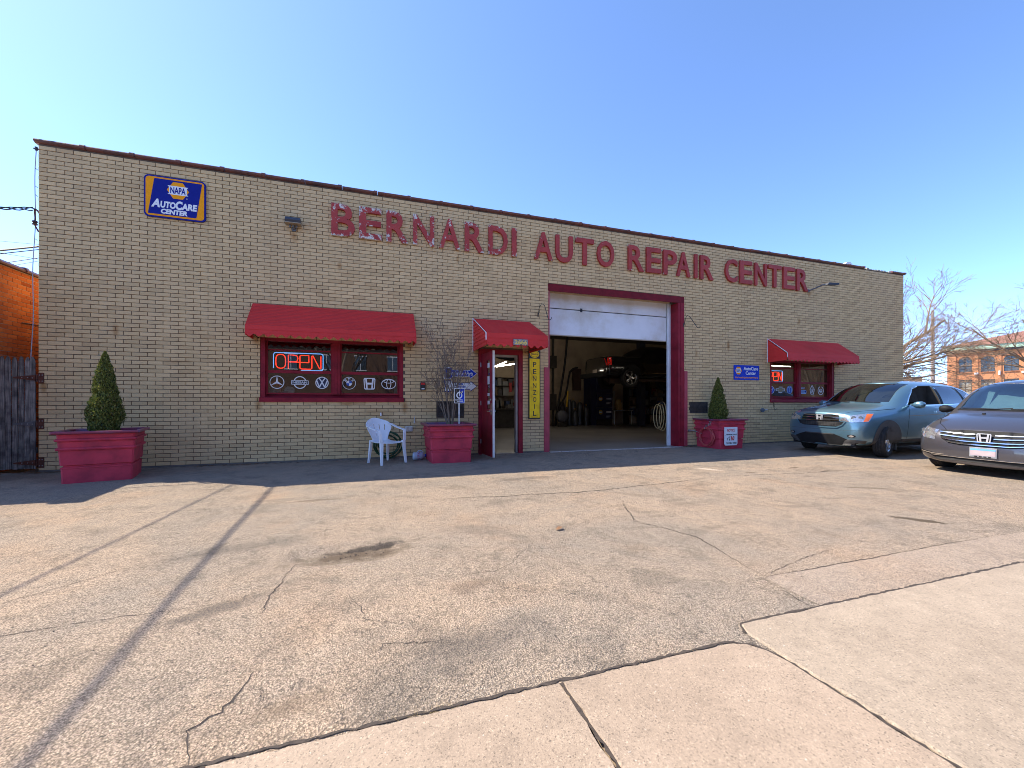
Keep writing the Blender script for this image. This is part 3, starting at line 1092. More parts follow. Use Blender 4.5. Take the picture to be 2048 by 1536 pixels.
# glazed coping tiles along the parapet
nt = 33
tw = (XR - XL + .1) / nt
prof = [(.30, H - .089), (-.012, H - .089), (-.05, H - .072), (-.06, H - .05), (-.052, H - .034), (-.02, H - .022), (.06, H - .012), (.30, H - .014)]
for i in range(nt):
    x0 = XL - .05 + i * tw
    if i in (30, 31): continue
    dz = brg.uniform(-.005, .005)
    mb = MB()
    mb.prism(prof, lambda u, v, d: (d, u, v + dz), x0 + .006, x0 + tw - .006)
    k = [(u * 1.0 + (-.010 if u < .2 else 0), v + (.008 if v > H - .06 else -.002)) for u, v in prof]
    mb.prism(k, lambda u, v, d: (d, u, v + dz), x0 + tw - .07, x0 + tw - .004)
    mb.build('coping_tile', COPING, bld)
mb = MB()
for i in (30, 31):          # bare bedding where two tiles are gone
    x0 = XL - .05 + i * tw
    for q in range(5):
        xx = x0 + q * tw / 5
        mb.box(xx, xx + tw / 5 - .01, -.015, .28, H - .0895, H - .03 - brg.uniform(0, .04), .008)
mb.build('mortar_bed', mat('bare_bedding', (.42, .36, .28), .9, var=.4, vs_=8, bump=.5), bld)


# ---------------- windows
def shop_window(x0, x1, z0, z1, mull):
    wn_ = bpy.data.objects.new('window', None); COL.objects.link(wn_); wn_.parent = bld
    y = .10
    xm = mull
    mb = MB()
    mb.box(x0, x0 + .075, .005, y + .06, z0 + .0, z1); mb.box(x1 - .075, x1, .005, y + .06, z0, z1)
    mb.box(x0 + .076, x1 - .076, .03, y + .06, z1 - .07, z1)
    mb.box(xm - .07, xm + .07, .05, y + .06, z0 + .12, z1 - .071)
    mb.box(xm - .02, xm + .02, .04, .049, z0 + .12, z1 - .071)
    mb.build('frame', MAROON, wn_)
    mb = MB()
    mb.prism([(-.04, z0 - .03), (-.04, z0 + .05), (y + .05, z0 + .115), (y + .05, z0 - .03)], lambda u, v, d: (d, u, v), x0 - .012, x1 + .012)
    mb.build('sill', MAROON, wn_)
    for (a, b) in ((x0 + .077, xm - .071), (xm + .071, x1 - .077)):
        zm = z0 + .56
        mb = MB()
        mb.box(a, b, y - .01, y + .05, zm - .028, zm + .028)          # meeting rail
        mb.box(a, b, y + .01, y + .05, z0 + .117, z0 + .15)
        mb.box(a, a + .03, y + .01, y + .05, z0 + .151, zm - .029); mb.box(b - .03, b, y + .01, y + .05, z0 + .151, zm - .029)
        mb.box(a, a + .03, y - .005, y + .03, zm + .029, z1 - .072); mb.box(b - .03, b, y - .005, y + .03, zm + .029, z1 - .072)
        mb.box(a + .031, b - .031, y + .0, y + .02, z1 - .25, z1 - .225)
        mb.build('sash', MAROON, wn_)
        mb = MB(); mb.box(a + .031, b - .031, y + .026, y + .030, z0 + .151, zm - .029); mb.build('pane', GLASS, wn_)
        mb = MB(); mb.box(a + .031, b - .031, y + .022, y + .026, zm + .029, z1 - .072); mb.build('pane', GLASS, wn_)
    return wn_


shop_window(-1.90, 0.74, 1.20, 2.42, -0.57)
shop_window(11.05, 13.70, 1.20, 2.42, 12.29)

# ---------------- entrance door
mb = MB()
mb.box(2.37, 2.46, -.014, .16, .0, 2.36); mb.box(3.32, 3.42, -.014, .16, .0, 2.36); mb.box(2.461, 3.319, -.014, .16, 2.25, 2.36)
mb.build('door_frame', MAROON, bld)
mb = MB()
mb.box(2.462, 2.485, .02, .15, .01, 2.249); mb.box(3.27, 3.319, .05, .15, .01, 2.249); mb.box(2.486, 3.269, .05, .15, 2.20, 2.249)
mb.build('door_stop', mat('worn_steel', (.38, .36, .33), .45, .3, var=.3), bld)
leaf = bpy.data.objects.new('entrance_door', None); COL.objects.link(leaf); leaf.parent = bld
leaf.location = (2.455, -.018, 0); leaf.rotation_euler = (0, 0, R(-88))
mb = MB()   # local x runs from hinge to free edge, y is thickness
W_ = .80
for (a, b, c, d) in ((0, W_ - .004, .03, 1.02), (0, W_ - .004, 2.06, 2.23), (0, .38, 1.021, 2.059), (.60, W_ - .004, 1.021, 2.059)):
    mb.box(a, b, -.022, .022, c, d)
mb.build('door_leaf', MAROON, leaf)
mb = MB(); mb.box(W_ - .0035, W_ + .004, -.0225, .0225, .03, 2.23); mb.build('edge_plate', mat('worn_white_edge', (.66, .64, .62), .5, var=.25, vs_=6), leaf)
mb = MB(); mb.box(.381, .599, -.003, .003, 1.022, 2.058); mb.build('pane', GLASS, leaf)
mb = MB()
for z0, z1 in ((1.9, 2.0), (1.55, 1.72), (1.3, 1.36), (1.12, 1.2)):
    mb.box(.40, .58, .0035, .005, z0, z1); mb.box(.40, .58, -.005, -.0035, z0, z1)
mb.build('stickers', DECW, leaf)
mb = MB()
for s in (-1, 1):
    mb.tube([(.72, s * .023, .98), (.72, s * .07, .98)], .012, 8); mb.tube([(.72, s * .07, .98), (.60, s * .075, .975)], .011, 8)
    mb.box(.69, .75, min(s * .023, s * .03), max(s * .023, s * .03), .9, 1.14)
    mb.tube([(.72, s * .023, 1.22), (.72, s * .05, 1.22)], .03, 10)
mb.build('handle', CHROME, leaf)
mb = MB()
for z0 in (.25, 1.1, 1.95): mb.tube([(-.004, -.03, z0), (-.004, -.03, z0 + .1)], .011, 8)
mb.build('hinge', GALV, leaf)

# ---------------- garage bay
mb = MB()
mb.box(4.055, 7.99, -.018, .02, 3.80, 3.965); mb.box(4.071, 7.869, .021, .33, 3.90, 3.959)
mb.build('lintel', mat('dark_maroon_steel', (.17, .008, .014), .6, var=.3, spec=.2), bld)
mb = MB(); mb.box(7.80, 7.869, -.016, .345, .0, 3.799); mb.build('door_jamb', MAROON, bld)
mb = MB(); mb.box(7.873, 7.99, -.020, .0, .0, 3.799); mb.build('jamb_face', MAROON, bld)
mb = MB(); mb.box(4.071, 4.10, -.002, .36, .0, 3.899); mb.build('door_jamb', MAROON2, bld)
mb = MB(); mb.box(3.955, 4.068, -.026, .0, .0, 1.99); mb.cbox(3.952, 4.07, -.034, -.0265, .0, 1.985, .003); mb.build('corner_guard', MAROON2, bld)
mb = MB(); mb.cbox(7.992, 8.09, -.034, .0, .0, 2.0, .004); mb.build('corner_guard', MAROON2, bld)
mb = MB(); mb.box(4.11, 7.78, .30, .345, 3.845, 3.899); mb.build('header_trim', mat('cream_trim', (.6, .47, .3), .6, var=.2), bld)
mb = MB(); mb.box(7.72, 7.797, .28, .35, .005, 3.84); mb.box(7.735, 7.75, .262, .28, .3, 3.8); mb.build('door_track', mat('white_track', (.72, .73, .76), .5, var=.2, vs_=3), bld)
gd = bpy.data.objects.new('garage_door', None); COL.objects.link(gd); gd.parent = bld
for (z0, z1) in ((2.835, 3.475), (3.495, 4.12)):
    mb = MB(); mb.cbox(4.105, 7.715, .36, .41, z0, z1, .008)
    mb.build('door_panel', DOORW, gd)
mb = MB(); mb.box(4.105, 7.715, .385, .40, 3.4755, 3.4945); mb.build('panel_gap', IRON, gd)
mb = MB(); mb.box(4.11, 7.71, .362, .408, 2.815, 2.834); mb.build('bottom_seal', mat('tan_seal', (.42, .36, .27), .8), gd)
mb = MB(); mb.box(5.1, 5.16, .352, .36, 3.44, 3.53); mb.build('panel_hinge', IRON, gd)

# vents in the brickwork
for (a, b, c, d) in VENTS:
    mb = MB()
    mb.box(a, b, -.002, .004, c, d)
    n = 9
    for i in range(n):
        zz = c + .02 + (d - c - .04) * i / n
        mb.prism([(-.018, zz), (-.004, zz + .024), (-.002, zz + .024), (-.016, zz)], lambda u, v, dd: (dd, u, v), a + .02, b - .02)
    for i in range(7):
        xx = a + .02 + (b - a - .045) * i / 6
        mb.box(xx, xx + .006, -.021, -.0185, c + .01, d - .01)
    mb.box(a, a + .02, -.022, -.0021, c, d); mb.box(b - .02, b, -.022, -.0021, c, d); mb.box(a + .021, b - .021, -.022, -.0021, d - .02, d); mb.box(a + .021, b - .021, -.022, -.0021, c, c + .019)
    mb.build('vent_grille', mat('rusty_vent', (.07, .05, .04), .7, .2, var=.5, vs_=12), bld)
# ------------------------------------------------------------------ lettering on the front
F = -0.0135        # face of the bricks
LET = [('B', -.65, -.21), ('E', -.13, .31), ('R', .40, .84), ('N', .94, 1.38), ('A', 1.49, 1.94), ('R', 2.05, 2.48), ('D', 2.59, 3.04), ('I', 3.14, 3.25),
       ('A', 3.69, 4.15), ('U', 4.23, 4.68), ('T', 4.76, 5.25), ('O', 5.34, 5.82), ('R', 6.23, 6.69), ('E', 6.77, 7.22), ('P', 7.29, 7.72), ('A', 7.71, 8.15),
       ('I', 8.29, 8.39), ('R', 8.48, 8.93), ('C', 9.34, 9.77), ('E', 9.86, 10.31), ('N', 10.41, 10.86), ('T', 10.92, 11.42), ('E', 11.50, 11.96), ('R', 12.04, 12.50)]
lt = thing('storefront_lettering', 'peeling red block letters spelling BERNARDI AUTO REPAIR CENTER under the roof edge', 'sign', (6, F, 4.81))
lr = random.Random(3)
for ch, a, b in LET:
    mb = MB()
    if ch == 'I':
        mb.cbox(a, b, F - .062, F - .004, 4.49, 5.13, .006)
    else:
        dz = lr.uniform(-.008, .008)
        text_on(mb, ch, a, b, 4.49 + dz, 5.13 + dz, F - .062, .058, bold=0.018)
    mb.build('letter', PEEL, lt, world=True)


def facade_thing(name, label, cat, x, z, y=F, group=None):
    return thing(name, label, cat, (x, y, z), 0, group)


def hexa(w, h, ox, oz, k=.28):
    return [(ox + w / 2, oz), (ox + w / 2 - w * k, oz + h / 2), (ox - w / 2 + w * k, oz + h / 2), (ox - w / 2, oz), (ox - w / 2 + w * k, oz - h / 2), (ox + w / 2 - w * k, oz - h / 2)]


# big blue and orange sign
x0, x1, z0, z1 = -3.685, -2.765, 4.44, 5.175
sg = facade_thing('shop_sign', 'large blue sign with orange border and slanted blue panel high on the brick wall', 'sign', (x0 + x1) / 2, (z0 + z1) / 2)
w, h = x1 - x0, z1 - z0
ux = lambda u: x0 + u * w
uz = lambda v: z0 + v * h
cx_, cz_ = (x0 + x1) / 2, (z0 + z1) / 2
mb = MB(); mb.plate(rrect(w, h, .07, 5, cx_, cz_), F - .034, F - .006); mb.build('sign_board', NAVY, sg, True)
mb = MB(); mb.plate(rrect(w - .05, h - .05, .055, 5, cx_, cz_), F - .037, F - .0345); mb.build('border_panel', ORANGE, sg, True)
mb = MB(); mb.plate([(ux(.065), uz(.075)), (ux(.845), uz(.075)), (ux(.94), uz(.93)), (ux(.165), uz(.93))], F - .0395, F - .0375); mb.build('slanted_panel', NAVY, sg, True)
mb = MB(); mb.plate(hexa(w * .36, h * .40, ux(.545), uz(.69)), F - .0415, F - .040)
mb.build('hexagon_logo', ORANGE, sg, True)
mb = MB(); mb.plate([(ux(.375), uz(.585)), (ux(.715), uz(.585)), (ux(.69), uz(.615)), (ux(.69), uz(.765)), (ux(.715), uz(.795)), (ux(.375), uz(.795)), (ux(.40), uz(.765)), (ux(.40), uz(.615))], F - .0425, F - .0418); mb.build('logo_band', SIGNW, sg, True)
mb = MB(); text_on(mb, 'NAPA', ux(.42), ux(.67), uz(.61), uz(.77), F - .0440, .001, .03); mb.build('lettering', NAVY, sg, True)
mb = MB()
text_on(mb, 'A', ux(.115), ux(.255), uz(.235), uz(.44), F - .0425, .002, .05, .25)
text_on(mb, 'UTO', ux(.262), ux(.51), uz(.235), uz(.40), F - .0425, .002, .05, .12)
text_on(mb, 'C', ux(.505), ux(.62), uz(.225), uz(.44), F - .0425, .002, .05, .12)
text_on(mb, 'ARE', ux(.60), ux(.86), uz(.235), uz(.40), F - .0425, .002, .05, .12)
text_on(mb, 'CENTER', ux(.27), ux(.70), uz(.095), uz(.215), F - .0425, .002, .05, .12)
mb.plate(circ(.008, .008, 10, ux(.69), uz(.52)), F - .0425, F - .0405)
mb.build('lettering', SIGNW, sg, True)

# small blue sign right of the bay
x0, x1, z0, z1 = 9.68, 10.61, 1.80, 2.215
w, h = x1 - x0, z1 - z0
cx_, cz_ = (x0 + x1) / 2, (z0 + z1) / 2
sg = facade_thing('shop_sign', 'small bright blue sign with white lettering above the rightmost planter', 'sign', cx_, cz_)
mb = MB(); mb.plate(rrect(w, h, .02, 3, cx_, cz_), F - .012, F - .002); mb.build('sign_board', BLUE, sg, True)
mb = MB(); mb.plate(rrect(w, h, .02, 3, cx_, cz_), F - .0125, F - .0121); mb.build('sign_face', BLUE, sg, True)
mb = MB(); mb.plate(hexa(.24, .21, ux(.18), uz(.62)), F - .014, F - .0126); mb.build('hexagon_logo', ORANGE, sg, True)
mb = MB(); mb.box(ux(.09), ux(.27), F - .0148, F - .0141, uz(.48), uz(.76)); mb.build('logo_band', SIGNW, sg, True)
mb = MB(); text_on(mb, 'NAPA', ux(.10), ux(.26), uz(.51), uz(.73), F - .0156, .0007, .03); mb.build('lettering', NAVY, sg, True)
mb = MB(); text_on(mb, 'AutoCare', ux(.38), ux(.95), uz(.66), uz(.90), F - .0142, .0015, .02); text_on(mb, 'Center', ux(.46), ux(.87), uz(.36), uz(.59), F - .0142, .0015, .02); mb.build('lettering', SIGNW, sg, True)
mb = MB(); text_on(mb, 'We Install Quality NAPA Parts', ux(.05), ux(.95), uz(.08), uz(.22), F - .0142, .0015, .02); mb.build('lettering', ORANGE, sg, True)

# tall yellow sign
x0, x1, z0, z1 = 3.555, 3.85, .78, 2.40
w, h = x1 - x0, z1 - z0
cx_, cz_ = (x0 + x1) / 2, (z0 + z1) / 2
sg = facade_thing('oil_sign', 'tall narrow yellow tin sign with stacked black letters between door and garage bay', 'sign', cx_, cz_)
mb = MB(); mb.cbox(x0, x1, F - .03, F - .002, z0, z1, .004); mb.build('sign_board', SIGNK, sg, True)
mb = MB(); mb.box(x0 + .022, x1 - .022, F - .032, F - .0305, z0 + .03, z1 - .22); mb.build('sign_face', YELLOW, sg, True)
mb = MB(); mb.plate(circ(.115, .085, 28, cx_, z1 - .115), F - .033, F - .0305); mb.build('oval_logo', YELLOW, sg, True)
mb = MB()
text_on(mb, 'PENNZOIL', cx_ - .09, cx_ + .09, z1 - .135, z1 - .10, F - .0345, .001, .03)
mb.ring(.095, .068, .006, F - .0345, F - .0335, cx_, z1 - .115, 28)
zt = z1 - .30
for ch in 'PENNZOIL':
    ww = .018 if ch == 'I' else .085
    if ch == 'I': mb.box(cx_ - .009, cx_ + .009, F - .0335, F - .0322, zt - .115, zt)
    else: text_on(mb, ch, cx_ - ww / 2, cx_ + ww / 2, zt - .115, zt, F - .0335, .0012, .01)
    zt -= .162
mb.build('lettering', SIGNK, sg, True)

# arrow signs behind the bare shrub
for (zc, board, edge, label) in ((1.80, BLUE, SIGNW, 'scratched blue arrow sign with white script pointing at the entrance door'), (1.52, SIGNW, NAVY, 'white arrow sign with blue edge pointing at the entrance door')):
    sg = facade_thing('arrow_sign', label, 'sign', 1.96, zc, group='arrow signs beside the entrance')
    P = [(1.59, zc - .125), (1.75, zc - .125), (1.765, zc - .075), (2.18, zc - .075), (2.19, zc - .115), (2.33, zc), (2.19, zc + .115), (2.18, zc + .075), (1.765, zc + .075), (1.75, zc + .125), (1.59, zc + .125), (1.625, zc)]
    mb = MB(); mb.plate(P, F - .010, F - .002); mb.build('sign_board', edge, sg, True)
    cxx = 1.96
    Q = [(cxx + (x - cxx) * .965 + .003, zc + (q - zc) * .86) for x, q in P]
    mb = MB(); mb.plate(Q, F - .0118, F - .0102); mb.build('sign_face', board, sg, True)
    mb = MB()
    if board is BLUE:
        text_on(mb, 'Genuine Ford Parts', 1.68, 2.24, zc - .045, zc + .045, F - .0135, .0012, .02, .3)
        mb.build('lettering', SIGNW, sg, True)
    else:
        text_on(mb, 'Chevrolet', 1.83, 2.08, zc - .04, zc + .025, F - .0135, .0012, .02, .3)
        mb.plate([(1.90, zc + .03), (2.02, zc + .03), (2.01, zc + .06), (1.91, zc + .06)], F - .0135, F - .0122)
        mb.build('lettering', DECB, sg, True)


# ------------------------------------------------------------------ awnings
def awning(label, x0, x1, zt, dep, zf, zb, trim):
    t = facade_thing('window_awning' if dep < .9 else 'door_awning', label, 'awning', (x0 + x1) / 2, zt, group='red metal awnings on the shop front')
    n = 15
    prof = []
    for i in range(n):
        a, b = i / n, (i + 1) / n
        d0, d1 = dep * a, dep * b
        za, zc = zt + (zf - zt) * a, zt + (zf - zt) * b
        prof += [(d0 + .004, za + .006), (d1 + .006, zc + .018)]
    und = [(d - .012, z - .016) for d, z in reversed(prof)]
    mb = MB()
    fn = lambda u, v, dd: (dd, F - u, v)
    for i in range(n):
        a, b = prof[2 * i], prof[2 * i + 1]
        mb.prism([(a[0], a[1]), (a[0] - .0, a[1] - .012), (b[0] - .0, b[1] - .014), (b[0], b[1])], fn, x0, x1)
    mb.build('canopy', AWNING, t, True)
    mb = MB()
    k = 3
    for i in range(k):            # lapped front boards, the lowest one scalloped
        za = zf - (zf - zb) * i / k + .004
        zc = zf - (zf - zb) * (i + 1) / k
        d = dep + .006 + .006 * i
        if i < k - 1:
            mb.prism([(d - .004, za), (d + .010, zc), (d + .014, zc), (d, za)], fn, x0, x1)
        else:
            m = int((x1 - x0) / .018)
            V = []
            for q in range(m + 1):
                x = x0 + (x1 - x0) * q / m
                zz = zc + .024 + .024 * math.cos(2 * math.pi * (x - x0) / .145)
                for (dd, z_) in ((d, za), (d + .008, zz), (d + .012, zz), (d + .004, za)):
                    V.append((x, F - dd, z_))
            Fc = []
            for q in range(m):
                for s in range(4):
                    Fc.append((4 * q + s, 4 * q + 4 + s, 4 * q + 4 + (s + 1) % 4, 4 * q + (s + 1) % 4))
            mb.add(V, Fc)
    mb.build('valance', AWNING, t, True)
    for xe, s in ((x0, -1), (x1, 1)):
        mb = MB()
        zz = zb + .03
        m = 9
        top = lambda d: zt + (zf - zt) * d / dep - .02
        for i in range(m):
            z_a = zz + (zt - zz) * i / m
            z_b = zz + (zt - zz) * (i + 1) / m
            da = dep * min(1, max(0, (zt - .02 - z_a) / (zt - zf))); db = dep * min(1, max(0, (zt - .02 - z_b) / (zt - zf)))
            da = min(da, dep - .004); db = min(db, dep - .004)
            if da < .02: continue
            xo = xe - s * .004
            P = [(xo + s * .010, F - .002, z_a), (xo + s * .010, F - da, z_a), (xo, F - db, z_b), (xo, F - .002, z_b), (xo - s * .004, F - .002, z_a), (xo - s * .004, F - da, z_a), (xo - s * .008, F - db, z_b), (xo - s * .008, F - .002, z_b)]
            mb.add(P, [(0, 1, 2, 3), (4, 7, 6, 5), (0, 4, 5, 1), (1, 5, 6, 2), (2, 6, 7, 3), (3, 7, 4, 0)])
        mb.build('side_panel', AWNING, t, True)
        if trim and s < 0:
            mb = MB()
            mb.tube([(xe - .008, F - .004, zb + .02), (xe - .008, F - .004, zt + .004), (xe - .008, F - dep - .006, zf + .012), (xe - .008, F - dep - .016, zf - (zf - zb) * .5)], .0095, 4)
            mb.build('edge_trim', WHITE, t, True)
    mb = MB()
    mb.tube([(x0 + .1, F - .01, zb + .05), (x0 + .1, F - dep + .03, zb + .06)], .008, 5); mb.tube([(x1 - .1, F - .01, zb + .05), (x1 - .1, F - dep + .03, zb + .06)], .008, 5)
    mb.build('brace', IRON, t, True)
    return t


awning('wide red awning with scalloped edge over the window behind the chair', -2.02, .95, 3.03, .55, 2.52, 2.33, False)
awning('narrow red awning over the entrance door with house number on its front', 2.25, 3.57, 3.02, 1.08, 2.53, 2.27, True)
awning('red awning with white trimmed side above the window near the parked SUV', 10.95, 13.84, 3.0, .60, 2.53, 2.30, True)

pl = thing('number_plate', 'small plate with gold numerals 2666 on the entrance awning', 'sign', (2.96, F - 1.12, 2.38))
mb = MB(); mb.cbox(2.80, 3.11, F - 1.135, F - 1.115, 2.315, 2.435, .004); mb.build('plate', mat('grey_plate', (.3, .28, .3), .5, var=.5, vs_=12, dirt=(.05, .045, .05)), pl, True)
mb = MB(); text_on(mb, '2666', 2.825, 3.09, 2.33, 2.42, F - 1.141, .005, .02); mb.build('numerals', mat('gold_numerals', (.75, .55, .12), .4), pl, True)


# ------------------------------------------------------------------ neon signs and decals in the windows
def neon(x0, x1, z0, z1, label):
    y = .185
    t = thing('neon_sign', label, 'neon sign', ((x0 + x1) / 2, y, (z0 + z1) / 2), group='neon signs hanging inside the windows')
    w, h = x1 - x0, z1 - z0
    X = lambda u: x0 + u * w
    Z = lambda v: z0 + v * h
    mb = MB()
    r = .05
    path = [(X(.01), y, Z(.10)), (X(.01), y, Z(.90)), (X(.03), y, Z(.98)), (X(.06), y, Z(1)), (X(.94), y, Z(1)), (X(.98), y, Z(.98)), (X(1), y, Z(.9)), (X(1), y, Z(.12)), (X(.98), y, Z(.02)), (X(.94), y, Z(0)), (X(.55), y, Z(0))]
    mb.tube(path, .0085, 8)
    mb.build('border_tube', NEONB, t, True)
    O = [(.15 + .095 * math.copysign(abs(math.cos(a)) ** .8, math.cos(a)), .5 + .40 * math.copysign(abs(math.sin(a)) ** .62, math.sin(a))) for a in [2 * math.pi * i / 24 for i in range(24)]]
    strokes = [O + [O[0]],
               [(.30, .08), (.30, .88), (.40, .88), (.47, .84), (.49, .68), (.47, .53), (.40, .48), (.31, .48)],
               [(.40, .48), (.71, .46)], [(.71, .46), (.71, .88), (.56, .88), (.53, .84), (.53, .12), (.56, .08), (.75, .08), (.77, .14), (.77, .86), (.79, .88), (.93, .10), (.955, .14), (.955, .86)]]
    for s in strokes:
        mb = MB()
        mb.tube([(X(u), y - .004, Z(v)) for u, v in s], .0085, 8)
        mb.build('letter_tube', NEONR, t, True)
    mb = MB()
    for u, v in ((.05, .5), (.96, .5), (.5, .25), (.3, .9)): mb.tube([(X(u), y + .01, Z(v)), (X(u), y + .05, Z(v))], .006, 5)
    mb.box(X(.04), X(.97), y + .05, y + .058, Z(.46), Z(.50))
    mb.tube([(X(.3), y + .05, Z(.5)), (X(.3), y + .05, Z(1.9))], .003, 4); mb.tube([(X(.7), y + .05, Z(.5)), (X(.7), y + .05, Z(1.9))], .003, 4)
    mb.build('bracket', IRON, t, True)


neon(-1.72, -.82, 1.80, 2.14, 'lit red neon OPEN sign in blue border behind the window with the chair below')
neon(11.00, 11.78, 1.79, 2.11, 'lit red neon OPEN sign behind the window near the parked SUV')

YD = .1238   # just in front of the lower panes


def decal(label, x, z):
    return thing('window_decal', label, 'decal', (x, YD, z), 0, 'car make emblems stuck on the shop windows')


a_, b_ = YD - .0005, YD + .0015
t = decal('white three-pointed star in a ring, leftmost emblem on the window', -1.64, 1.555)
mb = MB(); mb.ring(.128, .128, .014, a_, b_, -1.64, 1.555, 40)
for k in range(3):
    a = R(90 + 120 * k); mb.bar(0, 0, .118 * math.cos(a), .118 * math.sin(a), .04, a_ - .0004 * k, b_ + .0002, -1.64, 1.555, .006)
mb.build('emblem', DECW, t, True)
t = decal('white ring crossed by a bar with lettering beside the star emblem', -1.235, 1.555)
mb = MB(); mb.ring(.118, .125, .018, a_, b_, -1.235, 1.555, 40, R(22), R(158)); mb.ring(.118, .125, .018, a_, b_, -1.235, 1.555, 40, R(202), R(338)); mb.build('emblem', DECW, t, True)
mb = MB(); mb.plate(rrect(.31, .085, .012, 3, -1.235, 1.555), a_, b_); mb.build('emblem_bar', DECW, t, True)
mb = MB(); mb.plate(rrect(.292, .067, .008, 3, -1.235, 1.555), a_ - .001, a_ - .0002); mb.build('emblem_field', SIGNK, t, True)
mb = MB(); text_on(mb, 'NISSAN', -1.235 - .13, -1.235 + .13, 1.555 - .022, 1.555 + .022, a_ - .002, .0008, .02); mb.build('lettering', DECW, t, True)
t = decal('white V over W in a ring left of the centre mullion', -.835, 1.555)
mb = MB(); mb.ring(.122, .122, .016, a_, b_, -.835, 1.555, 40)
for (p, q, r_, s) in ((-.055, .095, -.005, .02), (.055, .095, .005, .02), (-.1, .05, -.048, -.088), (-.048, -.088, 0, .012), (0, .012, .048, -.088), (.048, -.088, .1, .05)):
    mb.bar(p, q, r_, s, .022, a_ - .0006 * abs(p), b_, -.835, 1.555)
mb.build('emblem', DECW, t, True)
mb = MB(); mb.plate(circ(.106, .106, 32, -.835, 1.555), b_ + .0002, b_ + .0012); mb.build('emblem_field', mat('decal_navy', (.01, .015, .06), .5), t, True)
t = decal('round emblem with blue and white quarters right of the centre mullion', -.325, 1.555)
mb = MB(); mb.ring(.128, .128, .010, a_, b_, -.325, 1.555, 40)
for q in (0, 2): mb.plate([(0, 0)] + [(.056 * math.cos(R(90 * q + 90 + i * 15)), .056 * math.sin(R(90 * q + 90 + i * 15))) for i in range(7)], a_, b_, -.325, 1.555)
def arc_text(mb, s, cx0, cz0, r, a0, a1, h, y):
    n = len(s)
    for i, ch in enumerate(s):
        a = R(a0 + (a1 - a0) * (i / (n - 1) if n > 1 else .5))
        ca, sa = math.cos(a), math.sin(a)
        fn = lambda u, v, d: (cx0 + ca * (r + v) + sa * u, d, cz0 + sa * (r + v) - ca * u)
        text_on(mb, ch, -h * .42, h * .42, -h / 2, h / 2, y, .001, .02, fn=fn)
arc_text(mb, 'BMW', -.325, 1.555, .088, 140, 40, .048, a_)
mb.build('emblem', DECW, t, True)
mb = MB()
for q in (1, 3): mb.plate([(0, 0)] + [(.056 * math.cos(R(90 * q + 90 + i * 15)), .056 * math.sin(R(90 * q + 90 + i * 15))) for i in range(7)], a_, b_, -.325, 1.555)
mb.build('emblem_quarters', DECB, t, True)


def h_emblem(mb, ox, oz, w, h, y0, y1, fn=None):
    """rounded frame with a flared capital H"""
    f0 = len(mb.v)
    P = [(-.36, -.5), (.36, -.5), (.44, -.44), (.5, .38), (.42, .5), (-.42, .5), (-.5, .38), (-.44, -.44)]
    k = .84
    n = len(P)
    V = []
    for (u, v) in P:
        for s in (1, k):
            for y in (y0, y1): V.append((ox + u * w * s, y, oz + v * h * s))
    Fc = []
    for i in range(n):
        a = i * 4; b = ((i + 1) % n) * 4
        Fc += [(a, b, b + 2, a + 2), (a + 1, a + 3, b + 3, b + 1), (a, a + 1, b + 1, b), (a + 2, b + 2, b + 3, a + 3)]
    mb.add(V, Fc)
    for s in (-1, 1):
        mb.plate([(ox + s * .36 * w, oz + .42 * h), (ox + s * .22 * w, oz + .42 * h), (ox + s * .15 * w, oz - .42 * h), (ox + s * .27 * w, oz - .42 * h)], y0 - .0003, y1)
    mb.plate([(ox - .19 * w, oz - .07 * h), (ox + .19 * w, oz - .07 * h), (ox + .19 * w, oz + .09 * h), (ox - .19 * w, oz + .09 * h)], y0 - .0006, y1)


t = decal('white squared letter H emblem between round and oval emblems', .07, 1.55)
mb = MB(); h_emblem(mb, .07, 1.55, .235, .24, a_, b_); mb.build('emblem', DECW, t, True)
t = decal('white emblem of crossed ovals, rightmost on the window above the chair', .455, 1.55)
mb = MB(); mb.ring(.15, .11, .015, a_, b_, .455, 1.55, 40); mb.ring(.05, .105, .013, a_ - .0004, b_, .455, 1.55, 32); mb.ring(.105, .042, .012, a_ - .0008, b_, .455, 1.605, 32); mb.build('emblem', DECW, t, True)
t = decal('blue oval with white script and rim at the left edge of the window', 11.20, 1.535)
mb = MB(); mb.plate(circ(.175, .125, 36, 11.20, 1.535), a_, b_); mb.build('emblem_rim', DECW, t, True)
mb = MB(); mb.plate(circ(.160, .112, 36, 11.20, 1.535), a_ - .001, a_ - .0002); mb.build('emblem_field', BLUE, t, True)
mb = MB(); text_on(mb, 'Ford', 11.20 - .11, 11.20 + .11, 1.535 - .04, 1.535 + .05, a_ - .002, .0008, .02, .3); mb.build('lettering', DECW, t, True)
t = decal('gold bow tie emblem with white outline beside the blue oval', 11.62, 1.545)
bow = lambda w, h, c: [(11.62 + u * w, 1.545 + v * h) for u, v in ((-.5, -.18), (-.20, -.18), (-.22, -.5), (.18, -.5), (.20, -.18), (.46, -.18), (.5, .22), (.20, .22), (.22, .5), (-.18, .5), (-.20, .22), (-.46, .22))]
mb = MB(); mb.plate(bow(.36, .18, 0), a_, b_); mb.build('emblem_rim', DECW, t, True)
mb = MB(); mb.plate(bow(.325, .15, 0), a_ - .001, a_ - .0002); mb.build('emblem_field', GOLD, t, True)
t = decal('round blue emblem with a rounded letter M next to the mullion', 11.985, 1.55)
mb = MB(); mb.plate(circ(.118, .118, 32, 11.985, 1.55), a_, b_); mb.build('emblem_field', DECB, t, True)
mb = MB(); mb.ring(.118, .118, .012, a_ - .001, a_ - .0002, 11.985, 1.55, 36)
for sx in (-.04, .04): mb.ring(.045, .06, .016, a_ - .0014, a_ - .0002, 11.985 + sx * .9, 1.57, 18, 0, math.pi)
